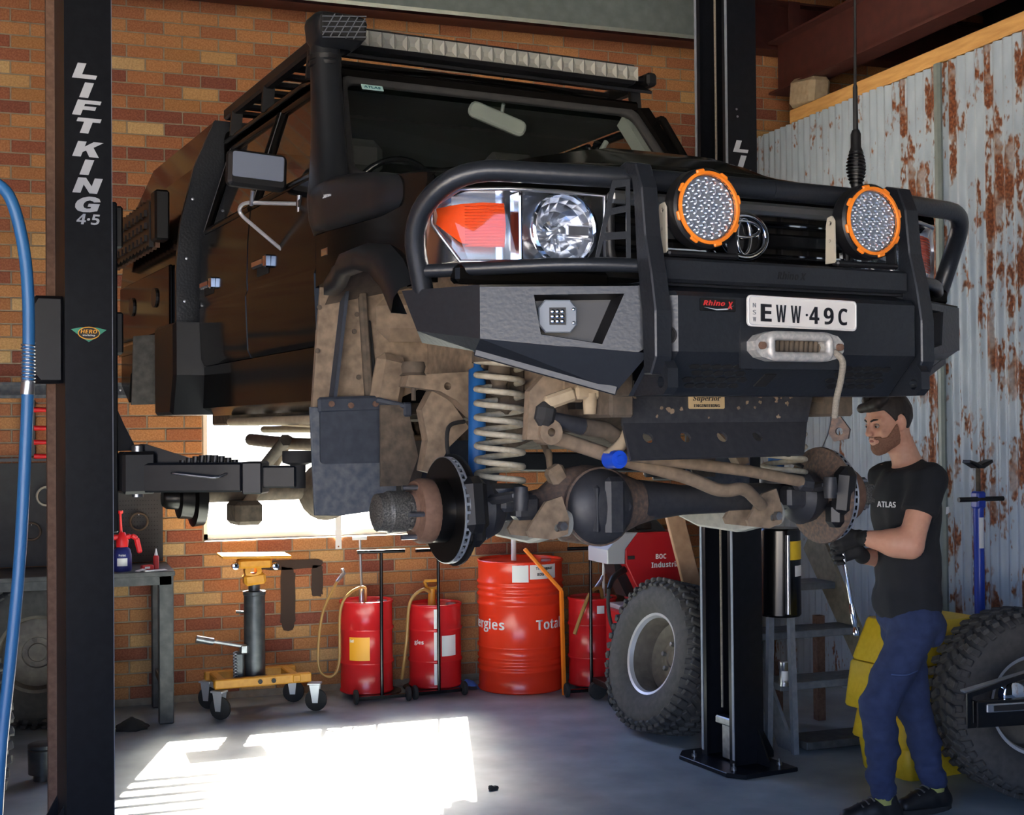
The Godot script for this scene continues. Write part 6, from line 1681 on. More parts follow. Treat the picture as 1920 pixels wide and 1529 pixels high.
func welder():
	var t = thing("welder", "red welding machine with a pale front panel behind the leaning wheel", "welder", P(3.48, 0, 7.52))
	var f = Transform3D(Basis.IDENTITY, Vector3(-3.48, 0, 0))
	obj("body", MB.new().prism(pv([3.345, 0.955, 3.43, 1.055, 3.70, 1.055, 3.80, 0.76, 3.80, 0.62, 3.47, 0.62, 3.345, 0.87]), f, 0.3, [], 0.006), M.welder_red, t)
	obj("front_panel", MB.new().prism(pv([3.225, 0.955, 3.325, 1.057, 3.43, 1.057, 3.344, 0.955, 3.34, 0.868, 3.225, 0.872]), f, 0.3, [], 0.005), M.silver_paint, t)
	obj("vent", MB.new().box(Vector3(-0.10, 0.905, 0.152), Vector3(0.045, 0.022, 0.006)), M.ink, t)
	obj("torch_socket", MB.new().prism(pv([3.33, 0.865, 3.40, 0.80, 3.45, 0.66, 3.38, 0.66, 3.31, 0.80, 3.30, 0.86]), f, 0.16), M.plastic_black, t)
	fit_text("BOC", 0.07, 0.03, Transform3D(Basis.IDENTITY, Vector3(0.10, 0.905, 0.152)), M.white, t)
	fit_text("Industrial", 0.20, 0.035, Transform3D(Basis.IDENTITY, Vector3(0.135, 0.855, 0.152)), M.white, t)
	obj("torch", MB.new().tube(curve([Vector3(-0.12, 0.83, 0.1), Vector3(-0.22, 0.79, 0.16), Vector3(-0.27, 0.73, 0.2)], 5), [0.022, 0.022, 0.021, 0.02, 0.02, 0.019, 0.018, 0.017, 0.016, 0.015, 0.014], 10), M.plastic_black, t)
	obj("torch_cable", MB.new().tube(curve([Vector3(-0.27, 0.73, 0.2), Vector3(-0.275, 0.62, 0.2), Vector3(-0.25, 0.5, 0.2), Vector3(-0.18, 0.38, 0.2), Vector3(-0.1, 0.3, 0.16)], 6), 0.012, 8), M.rubber, t)
	obj("trolley_shelf", MB.new().box(Vector3(0.08, 0.585, 0.02), Vector3(0.4, 0.03, 0.36), Basis.IDENTITY, 0.005), M.silver_paint, t)
	obj("trolley_frame", MB.new().box(Vector3(0.02, 0.35, 0), Vector3(0.34, 0.45, 0.26), Basis.IDENTITY, 0.01), M.welder_red, t)
	obj("trolley_base", MB.new().box(Vector3(0.02, 0.12, 0), Vector3(0.5, 0.04, 0.32), Basis.IDENTITY, 0.005), M.plastic_black, t)
	for e in [-0.2, 0.22]:
		for z in [-0.15, 0.15]:
			obj("wheel", MB.new().lathe([Vector2(0, -0.018), Vector2(0.055, -0.018), Vector2(0.06, 0.0), Vector2(0.055, 0.018), Vector2(0, 0.018)], xform(Vector3(e, 0.06, z), Vector3.UP, Vector3.BACK), 18), M.rubber, t)
	var h = thing("welding_mask", "black welding mask lying on top of the red welder", "mask", P(3.50, 1.057, 7.52))
	var rows = []
	for i in 9:
		var a = PI * i / 8.0
		var r = []
		for k in 9:
			var b = PI * k / 8.0
			r.append(Vector3(-cos(b) * 0.13, maxf(0.0, sin(b) * sin(a) * 0.105 * (1.1 if k > 3 else 0.9)), -cos(a) * 0.12))
		rows.append(r)
	obj("shell", MB.new().loft(rows, 0), M.plastic_black, h)
	obj("visor", MB.new().box(Vector3(-0.02, 0.035, 0.115), Vector3(0.11, 0.045, 0.02), Basis.IDENTITY, 0.006), M.gloss_black, h)
	var pl = thing("board", "bare timber board leaning between the welder and the lift column", "board", P(3.66, 0, 7.12))
	obj("plank", MB.new().bar(Vector3(0.20, 0.0, 0.0), Vector3(-0.085, 1.25, -0.1), 0.115, 0.03, Vector3.BACK, 0.004), M.plank, pl)
	var bp = thing("timber_post", "brown timber post standing against the brick wall behind the red drum", "post", P(3.775, 0, 8.44))
	obj("post", MB.new().box(Vector3(0, 0.75, 0), Vector3(0.085, 1.5, 0.085), Basis.IDENTITY, 0.006), M.rust_brown, bp)
	obj("post_foot", MB.new().box(Vector3(0, 0.01, 0), Vector3(0.15, 0.02, 0.14)), M.rust_brown, bp)

# ------------------------------------------------------------------ workbench corner
func bench_things():
	var b = thing("workbench", "dark steel workbench behind the left lift column", "workbench", P(-0.25, 0, 8.24))
	obj("top", MB.new().box(Vector3(0, 0.87, 0), Vector3(2.0, 0.03, 0.58), Basis.IDENTITY, 0.004), M.bench_steel, b)
	obj("apron", MB.new().box(Vector3(0, 0.83, 0.26), Vector3(1.96, 0.05, 0.03)), M.bench_steel, b)
	for x in [-0.95, 0.95]:
		for z in [-0.24, 0.24]:
			obj("leg", MB.new().box(Vector3(x, 0.43, z), Vector3(0.085, 0.86, 0.07), Basis.IDENTITY, 0.006), M.bench_steel, b)
		obj("leg_brace", MB.new().box(Vector3(x, 0.22, 0), Vector3(0.05, 0.04, 0.44)), M.bench_steel, b)
	var k = thing("bin_bag", "dark sack slumped at the foot of the workbench leg", "sack", P(0.50, 0, 7.9))
	var rows = []
	for i in 7:
		var r = []
		for q in 14:
			var f = TAU * q / 14
			var rad = [0.085, 0.09, 0.08, 0.062, 0.045, 0.025, 0.005][i] * (1.0 + 0.15 * sin(q * 2.3 + i))
			r.append(Vector3(cos(f) * rad, i * 0.012, sin(f) * rad * 0.8))
		rows.append(r)
	obj("sack", MB.new().loft(rows, 0, true).fan(rows[0]), M.rubber, k)
	var peg = thing("pegboard", "dark pegboard on the brick wall above the workbench", "pegboard", P(-0.30, 0, 8.525))
	obj("board", MB.new().box(Vector3(0, 1.20, 0), Vector3(2.06, 0.62, 0.02)), M.pegboard, peg)
	var holes = MB.new()
	for i in 22:
		for j in 14: holes.box(Vector3(0.64 + i * 0.017, 0.93 + j * 0.026, 0.0102), Vector3(0.005, 0.005, 0.001))
	obj("peg_holes", holes, M.black_gap, peg).set_meta("kind", "stuff")
	var rail = thing("wall_rail", "blue-grey steel rail across the bricks above the pegboard", "rail", P(-0.34, 0, 8.52))
	obj("channel", MB.new().prism(pv([-0.03, 1.90, 0.03, 1.90, 0.03, 1.92, -0.01, 1.92, -0.01, 1.975, 0.03, 1.975, 0.03, 1.995, -0.03, 1.995]), Transform3D(Basis(Vector3.BACK, Vector3.UP, Vector3.LEFT), Vector3.ZERO), 1.80), M.flap_grey, rail)
	obj("screw", MB.new().lathe([Vector2(0, 0.004), Vector2(0.007, 0.0)], xform(Vector3(0.82, 1.95, 0.01), Vector3.RIGHT, Vector3.BACK), 8), M.satin, rail)
	for q in [[0.05, 1.31, 0.055, "pale hose ring hung highest on the pegboard"], [-0.035, 1.10, 0.05, "dark hose ring hung low behind the blue hose"], [0.585, 1.14, 0.052, "dark hose ring hung right of the lift column"]]:
		var ring = []
		for i in 24: ring.append(Vector3(cos(TAU * i / 24) * q[2], sin(TAU * i / 24) * q[2], 0))
		var o = thing("hose_ring", q[3], "ring", P(q[0], q[1], 8.495), 0.0, "rings hung on the pegboard")
		obj("ring", MB.new().tube(ring, 0.007, 8, false, true), M.bracket_pale if q[1] > 1.3 else M.dusty_dark, o)
		obj("hook", MB.new().tube([Vector3(0, q[2], -0.02), Vector3(0, q[2] - 0.01, 0.012)], 0.003, 6), M.satin, o)
	for i in 4:
		var y = 1.55 + [0.0, 0.085, 0.17, 0.28][i]
		var sd = thing("screwdriver", ["lowest", "second lowest", "second highest", "highest"][i] + " red-handled screwdriver in the rack left of the column", "screwdriver", P(-0.02, y, 8.5035), 0.0, "red-handled screwdrivers")
		obj("handle", MB.new().tube([Vector3(0.0, 0, 0), Vector3(0.075, 0, 0)], [0.016, 0.013], 8), M.sprayer_red, sd)
		obj("blade", MB.new().tube([Vector3(0.075, 0, 0), Vector3(0.17, -0.005, 0)], 0.008, 6), M.plastic_black, sd)
	var up = thing("rack_upright", "dark upright strip carrying the screwdrivers", "rack", P(-0.05, 0, 8.535))
	obj("strip", MB.new().box(Vector3(0, 1.72, 0), Vector3(0.08, 0.34, 0.03), Basis.IDENTITY, 0.004), M.plastic_black, up)
	obj("shelf", MB.new().box(Vector3(0.03, 1.53, 0.0), Vector3(0.5, 0.02, 0.03)), M.plastic_black, up)
	# pump sprayer
	var s = thing("pump_sprayer", "navy pump sprayer with a red top on the workbench", "sprayer", P(0.462, 0.885, 8.07))
	obj("bottle", MB.new().lathe([Vector2(0, 0), Vector2(0.05, 0), Vector2(0.054, 0.01), Vector2(0.054, 0.09), Vector2(0.046, 0.125), Vector2(0.03, 0.14), Vector2(0.03, 0.15)], Transform3D(), 24), M.sprayer_blue, s)
	obj("label_sheet", wrapped(0.06, 0.045, 0.055, -0.05, 0.055), M.white, s)
	wrapped_text("Protec", 0.04, 0.012, 0.0555, -0.05, 0.095, M.white, s)
	obj("collar", MB.new().lathe([Vector2(0.034, 0.14), Vector2(0.036, 0.175), Vector2(0.024, 0.21), Vector2(0.016, 0.225), Vector2(0, 0.225)], Transform3D(), 20), M.sprayer_red, s)
	obj("trigger_head", MB.new().bar(Vector3(-0.06, 0.195, 0.0), Vector3(0.05, 0.20, 0.0), 0.03, 0.03, Vector3.UP, 0.008).bar(Vector3(0.05, 0.205, 0), Vector3(0.085, 0.185, 0), 0.028, 0.028, Vector3.UP, 0.008).bar(Vector3(0.08, 0.19, 0), Vector3(0.10, 0.10, 0), 0.026, 0.03, Vector3.RIGHT, 0.008), M.sprayer_red, s)
	obj("plunger", MB.new().tube([Vector3(-0.005, 0.21, 0), Vector3(-0.01, 0.33, 0), Vector3(-0.01, 0.335, 0), Vector3(-0.01, 0.35, 0)], [0.009, 0.007, 0.016, 0.016], 10), M.sprayer_red, s)
	var g = thing("glue_bottle", "small white and red nozzle bottle on the workbench", "bottle", P(0.655, 0.885, 8.1))
	obj("bottle", MB.new().lathe([Vector2(0, 0), Vector2(0.016, 0), Vector2(0.017, 0.07), Vector2(0.012, 0.08)], Transform3D(), 16), M.red_badge, g)
	obj("nozzle", MB.new().lathe([Vector2(0.012, 0.075), Vector2(0.010, 0.085), Vector2(0.003, 0.12), Vector2(0, 0.12)], Transform3D(), 12), M.white, g)
	var tin = thing("aerosol_can", "pale aerosol can half hidden by the lift column on the workbench", "can", P(0.385, 0.885, 8.2))
	obj("can", MB.new().lathe([Vector2(0, 0), Vector2(0.03, 0), Vector2(0.03, 0.16), Vector2(0.02, 0.175), Vector2(0.012, 0.18)], Transform3D(), 18), M.bracket_pale, tin)
	obj("cap", MB.new().lathe([Vector2(0.022, 0.172), Vector2(0.022, 0.21), Vector2(0, 0.212)], Transform3D(), 16), M.white, tin)
	var cl = thing("hose_clamp_box", "small red box lying beside the nozzle bottle", "box", P(0.60, 0.885, 8.05))
	obj("box", MB.new().box(Vector3(0, 0.016, 0), Vector3(0.07, 0.03, 0.04), Basis(Vector3.UP, 0.3), 0.006), M.red_badge, cl)
	obj("box_label", MB.new().box(Vector3(0, 0.016, 0.019), Vector3(0.03, 0.012, 0.006), Basis(Vector3.UP, 0.3)), M.white, cl)
	var pa = thing("paper", "white folded paper on the corner of the workbench", "paper", P(0.64, 0.885, 7.99))
	obj("sheet", MB.new().box(Vector3(0, 0.003, 0), Vector3(0.13, 0.004, 0.05), Basis(Vector3.UP, 0.25)), M.white, pa)
	obj("fold", MB.new().box(Vector3(-0.08, 0.008, 0), Vector3(0.05, 0.003, 0.04), Basis(Vector3.UP, 0.5) * Basis(Vector3.BACK, 0.2)), M.white, pa)
	# canister by the foot of the column
	var c = thing("oil_canister", "dark ribbed metal canister on the floor left of the column", "canister", P(0.02, 0, 6.92))
	obj("can", MB.new().lathe([Vector2(0, 0.0), Vector2(0.045, 0.0), Vector2(0.045, 0.03), Vector2(0.068, 0.035), Vector2(0.07, 0.15), Vector2(0.066, 0.155), Vector2(0.07, 0.16), Vector2(0.07, 0.175), Vector2(0.06, 0.18), Vector2(0, 0.18)], Transform3D(), 24), M.cylinder_grey, c)
	obj("spout", MB.new().tube([Vector3(0.05, 0.05, 0), Vector3(0.11, 0.045, 0)], 0.012, 8), M.cylinder_grey, c)
	# hose and reel hanging at the left edge
	var h = thing("air_hose", "blue rubber air hose hanging down in front of the left column", "hose", P(0.005, 0, 4.4))
	obj("hose", MB.new().tube(curve([Vector3(-0.178, 2.44, -0.03), Vector3(-0.15, 2.48, -0.02), Vector3(-0.085, 2.43, 0), Vector3(-0.045, 2.28, 0), Vector3(-0.030, 2.10, 0), Vector3(-0.032, 1.85, 0), Vector3(-0.042, 1.6, 0), Vector3(-0.058, 1.3, 0), Vector3(-0.085, 1.0, 0), Vector3(-0.115, 0.7, 0), Vector3(-0.13, 0.35, 0), Vector3(-0.10, 0.1, 0.03), Vector3(-0.22, 0.02, 0.1)], 6), 0.0185, 14), M.hose_blue, h)
	var coil = helix(Vector3(-0.031, 0, 0), 0.0195, 1.855, 1.975, 11.0, 12)
	obj("spring_guard", MB.new().tube(coil, 0.003, 5), M.satin, h)
	obj("ferrule", MB.new().tube([Vector3(-0.0335, 1.815, 0), Vector3(-0.032, 1.855, 0)], 0.021, 12), M.satin, h)
	var r = thing("hose_reel", "blue hose reel hanging at the left edge", "hose reel", P(-0.38, 0, 4.45))
	obj("case", MB.new().lathe([Vector2(0, -0.09), Vector2(0.17, -0.09), Vector2(0.2, -0.06), Vector2(0.2, 0.06), Vector2(0.17, 0.09), Vector2(0, 0.09)], xform(Vector3(0, 2.36, 0), Vector3.UP, Vector3(0.4, 0, 1)), 36), M.reel_blue, r)
	obj("hub", MB.new().lathe([Vector2(0.06, 0.085), Vector2(0.06, 0.11), Vector2(0, 0.11)], xform(Vector3(0, 2.36, 0), Vector3.UP, Vector3(0.4, 0, 1)), 20), M.plastic_black, r)
	obj("hanger", MB.new().bar(Vector3(0, 2.5, 0), Vector3(0, 4.94, 0), 0.05, 0.05, Vector3.BACK), M.lift_black, r)

# ------------------------------------------------------------------ right side
func right_things():
	# power unit behind the far column: it stands on its own bracket on the stairs' landing side
	var t = thing("oil_tank", "black upright oil tank with a yellow warning label beside the far column", "tank", P(3.60, 0, 6.02))
	obj("tank", MB.new().lathe([Vector2(0, 0.72), Vector2(0.10, 0.72), Vector2(0.107, 0.73), Vector2(0.107, 1.16), Vector2(0.10, 1.17), Vector2(0, 1.17)], Transform3D(), 28), M.gloss_black, t)
	obj("warning_label", wrapped(0.11, 0.095, 0.1085, 0.45, 1.06), M.step_yellow, t, "yellow warning label")
	obj("data_label", wrapped(0.07, 0.055, 0.1085, 0.55, 0.955), M.white, t)
	obj("sight_tube", MB.new().tube([Vector3(-0.02, 0.74, 0.112), Vector3(-0.02, 1.14, 0.112)], 0.012, 10), M.satin, t)
	for e in [-0.06, 0.06]:
		obj("leg", MB.new().bar(Vector3(e, 0.72, 0), Vector3(e * 1.3, 0.0, 0), 0.03, 0.03, Vector3.BACK), M.step_grey, t)
	var st = thing("steps", "grey steel steps with a dusty side plate behind the mechanic", "steps", P(4.06, 0, 6.32))
	for q in [[0.325, 0.0], [0.555, -0.24], [0.785, -0.48], [0.06, 0.22]]:
		obj("tread", MB.new().box(Vector3(-0.02 if q[0] > 0.1 else 0.0, q[0] - 0.02, q[1]), Vector3(0.66, 0.04, 0.22), Basis.IDENTITY, 0.004), M.step_grey if q[0] > 0.1 else M.bench_steel, st)
	obj("stringer", MB.new().prism(pv([0.28, 0.0, 0.12, 0.0, -0.72, 0.95, -0.62, 1.08, -0.5, 1.02]), Transform3D(Basis(Vector3.BACK, Vector3.UP, Vector3.LEFT), Vector3(0.325, 0, 0)), 0.02), M.step_dusty, st)
	obj("stringer", MB.new().prism(pv([0.28, 0.0, 0.12, 0.0, -0.72, 0.95, -0.62, 1.08, -0.5, 1.02]), Transform3D(Basis(Vector3.BACK, Vector3.UP, Vector3.LEFT), Vector3(-0.365, 0, 0)), 0.02), M.step_grey, st)
	for q in [[-0.1, 0.36], [0.18, 0.60]]:
		obj("riser_post", MB.new().box(Vector3(q[0], q[1] * 0.5, -0.35), Vector3(0.05, q[1], 0.05)), M.rust_brown, st)
	var gc = thing("grease_tin", "small silver tin on the lowest step", "tin", P(3.70, 0.326, 6.16))
	obj("tin", MB.new().lathe([Vector2(0, 0), Vector2(0.026, 0), Vector2(0.026, 0.02), Vector2(0.024, 0.022), Vector2(0.024, 0.085), Vector2(0.027, 0.09), Vector2(0.027, 0.125), Vector2(0.02, 0.13), Vector2(0, 0.13)], Transform3D(), 18), M.satin, gc)
	obj("tin_label", wrapped(0.05, 0.05, 0.0255, 0.0, 0.055), M.white, gc)
	# yellow moulded step stand
	var y = thing("step_stand", "yellow moulded plastic stand behind the mechanic's legs", "step stand", P(4.12, 0, 5.55), 0.12)
	var tier = func(lo: float, hi: float, w0: float, w1: float, d0: float, d1: float) -> MB:
		var rows = []
		for q in [[lo, w0, d0], [lo + 0.012, w0 + 0.01, d0 + 0.01], [hi - 0.012, w1 + 0.006, d1 + 0.006], [hi, w1 - 0.008, d1 - 0.008]]:
			var r = []
			for p in rrect(q[1], q[2], 0.04): r.append(Vector3(p.x, q[0], p.y))
			rows.append(r)
		return MB.new().loft(rows, 0, true).fan(rows[-1]).fan(rows[0])
	obj("top_tier", tier.call(0.54, 0.745, 0.60, 0.50, 0.36, 0.28), M.step_yellow, y)
	obj("middle_tier", tier.call(0.31, 0.535, 0.67, 0.62, 0.40, 0.38), M.step_yellow, y)
	obj("lower_tier", tier.call(0.16, 0.305, 0.60, 0.56, 0.38, 0.36), M.step_yellow, y)
	obj("foot_tier", tier.call(0.0, 0.155, 0.50, 0.54, 0.34, 0.36), M.step_yellow, y)
	for q in [[0.40, 0.205], [0.20, 0.192]]:
		var lb = obj("label_strip", MB.new().box(Vector3(0.10, q[0], q[1]), Vector3(0.24, 0.05, 0.004)), M.ink, y)
		obj("label_panel", MB.new().box(Vector3(0.06, q[0], q[1] + 0.002), Vector3(0.05, 0.035, 0.003)), M.lettering_silver, lb)
		obj("label_panel", MB.new().box(Vector3(0.16, q[0], q[1] + 0.002), Vector3(0.05, 0.035, 0.003)), M.lettering_silver, lb)
	# blue under-hoist stand
	var b = thing("support_stand", "tall blue support stand with a black cross handle against the iron", "support stand", P(4.62, 0, 5.74))
	obj("outer_tube", MB.new().tube([Vector3(0, 0.05, 0), Vector3(0, 1.30, 0)], 0.027, 18), M.stand_blue, b)
	obj("nut_block", MB.new().box(Vector3(0, 1.30, 0), Vector3(0.06, 0.09, 0.06), Basis.IDENTITY, 0.01), M.stand_blue, b)
	obj("screw_shaft", MB.new().tube([Vector3(0, 1.3, 0), Vector3(0, 1.47, 0)], 0.012, 10), M.dusty_dark, b)
	obj("cross_handle", MB.new().tube([Vector3(-0.14, 1.305, 0.02), Vector3(0.14, 1.305, 0.02)], 0.013, 10), M.plastic_black, b)
	obj("saddle", MB.new().prism(pv([-0.07, 0.045, -0.075, 0.03, -0.02, 0.0, 0.02, 0.0, 0.075, 0.03, 0.07, 0.045, 0.02, 0.03, 0, 0.02, -0.02, 0.03]), Transform3D(Basis.IDENTITY, Vector3(0, 1.465, 0)), 0.07, [], 0.006), M.plastic_black, b)
	obj("data_label", wrapped(0.03, 0.16, 0.0278, -0.1, 1.13), M.white, b)
	for i in 3:
		var f = TAU * i / 3 + 0.5
		obj("foot", MB.new().bar(Vector3(0, 0.09, 0), Vector3(cos(f) * 0.2, 0.02, sin(f) * 0.2), 0.04, 0.03, Vector3.UP, 0.004), M.stand_blue, b)
	# dark trolley arm poking in at the right edge
	var k = thing("trolley_arm", "black trolley arm with a bright bar in front of the right wheel", "trolley arm", P(3.76, 0, 4.60), -0.12)
	obj("side_plate", MB.new().prism(pv([-0.12, 0.43, -0.12, 0.575, 0.22, 0.66, 0.6, 0.72, 0.6, 0.43]), Transform3D(), 0.01, [pv([-0.095, 0.45, -0.095, 0.56, 0.2, 0.635, 0.35, 0.66, 0.35, 0.45])]), M.gloss_black, k)
	obj("top_flange", MB.new().bar(Vector3(-0.12, 0.578, -0.03), Vector3(0.6, 0.735, -0.03), 0.035, 0.008), M.satin, k)
	obj("inner_box", MB.new().box(Vector3(0.26, 0.49, 0.01), Vector3(0.7, 0.11, 0.04), Basis.IDENTITY, 0.004), M.gloss_black, k)
	obj("level_bar", MB.new().box(Vector3(0.26, 0.515, 0.034), Vector3(0.62, 0.036, 0.012), Basis.IDENTITY, 0.004), M.satin, k)
	obj("level_face", MB.new().box(Vector3(0.27, 0.515, 0.041), Vector3(0.58, 0.024, 0.003)), M.ink, k)
	obj("cap", MB.new().lathe([Vector2(0.055, -0.02), Vector2(0.055, 0.02), Vector2(0.045, 0.026), Vector2(0, 0.026)], xform(Vector3(0.10, 0.555, -0.01), Vector3.RIGHT, Vector3.BACK), 24), M.chrome, k)
	obj("mast", MB.new().box(Vector3(0.62, 0.45, 0.0), Vector3(0.08, 0.9, 0.08), Basis.IDENTITY, 0.006), M.gloss_black, k)
	obj("base", MB.new().box(Vector3(0.62, 0.03, 0.0), Vector3(0.4, 0.06, 0.3), Basis.IDENTITY, 0.006), M.gloss_black, k)

# ------------------------------------------------------------------ the mechanic
# Solids are given as lists of tapered capsules and ellipsoids, blended with a smooth minimum and meshed as surface nets.
func field(p: Vector3, prims: Array, k: float) -> float:
	var d := 1e3
	for q in prims:
		var e := 0.0
		if q[0] == 0:
			var a: Vector3 = q[1]
			var ab: Vector3 = q[5]
			var h := clampf((p - a).dot(ab) * q[6], 0.0, 1.0)
			e = (p - a - ab * h).length() - lerpf(q[3], q[4], h)
		else:
			var l: Vector3 = q[2] * (p - q[1])
			var k0: float = (l / q[3]).length()
			var k1: float = (l / (q[3] * q[3])).length()
			e = k0 * (k0 - 1.0) / maxf(k1, 1e-6)
		if k <= 0.0:
			d = minf(d, e)
		else:
			var h := clampf(0.5 + 0.5 * (e - d) / k, 0.0, 1.0)
			d = lerpf(e, d, h) - k * h * (1.0 - h)
	return d
func cap(a: Vector3, b: Vector3, ra: float, rb: float) -> Array:
	var ab := b - a
	return [0, a, b, ra, rb, ab, 1.0 / maxf(ab.length_squared(), 1e-9)]
func ell(c: Vector3, r: Vector3, b := Basis.IDENTITY) -> Array:
	return [1, c, b.inverse(), r]

func nets(f: Callable, lo: Vector3, hi: Vector3, cell: float, mb: MB, lip := 1.15):
	var nx := int((hi.x - lo.x) / cell) + 2
	var ny := int((hi.y - lo.y) / cell) + 2
	var nz := int((hi.z - lo.z) / cell) + 2
	var g := PackedFloat32Array()
	g.resize(nx * ny * nz)
	# only the blocks that the surface can reach are sampled finely
	var bl := 4
	var reach := cell * bl * 0.9 * lip
	for bz in range(0, nz, bl):
		for by in range(0, ny, bl):
			for bx in range(0, nx, bl):
				var mid: float = f.call(lo + (Vector3(bx, by, bz) + Vector3.ONE * (bl - 1) * 0.5) * cell)
				var far := absf(mid) > reach
				for z in range(bz, mini(bz + bl, nz)):
					for y in range(by, mini(by + bl, ny)):
						var i := (z * ny + y) * nx
						for x in range(bx, mini(bx + bl, nx)):
							g[i + x] = mid if far else f.call(lo + Vector3(x, y, z) * cell)
	var sx := 1
	var sy := nx
	var sz := nx * ny
	var vert := {}
	for z in nz - 1:
		for y in ny - 1:
			for x in nx - 1:
				var o := x + y * sy + z * sz
				var neg := 0
				for c in 8:
					if g[o + (c & 1) * sx + ((c >> 1) & 1) * sy + (c >> 2) * sz] < 0.0: neg += 1
				if neg == 0 or neg == 8: continue
				var sum := Vector3.ZERO
				var n := 0
				for c in 8:
					for ax in 3:
						if (c >> ax) & 1: continue
						var c2 := c | (1 << ax)
						var a := g[o + (c & 1) * sx + ((c >> 1) & 1) * sy + (c >> 2) * sz]
						var b := g[o + (c2 & 1) * sx + ((c2 >> 1) & 1) * sy + (c2 >> 2) * sz]
						if (a < 0.0) == (b < 0.0): continue
						var t := a / (a - b)
						var pa := Vector3(c & 1, (c >> 1) & 1, c >> 2)
						var pb := Vector3(c2 & 1, (c2 >> 1) & 1, c2 >> 2)
						sum += pa.lerp(pb, t)
						n += 1
				vert[o] = lo + (Vector3(x, y, z) + sum / n) * cell
	mb.smooth(5)
	var step := [sx, sy, sz]
	for z in range(1, nz - 1):
		for y in range(1, ny - 1):
			for x in range(1, nx - 1):
				var o := x + y * sy + z * sz
				var inside := g[o] < 0.0
				for ax in 3:
					if (g[o + step[ax]] < 0.0) == inside: continue
					var u: int = step[(ax + 1) % 3]
					var v: int = step[(ax + 2) % 3]
					if not (vert.has(o) and vert.has(o - u) and vert.has(o - v) and vert.has(o - u - v)): continue
					if inside: mb.quad(vert[o - u - v], vert[o - v], vert[o], vert[o - u])
					else: mb.quad(vert[o - u - v], vert[o - u], vert[o], vert[o - v])
	mb.flat()

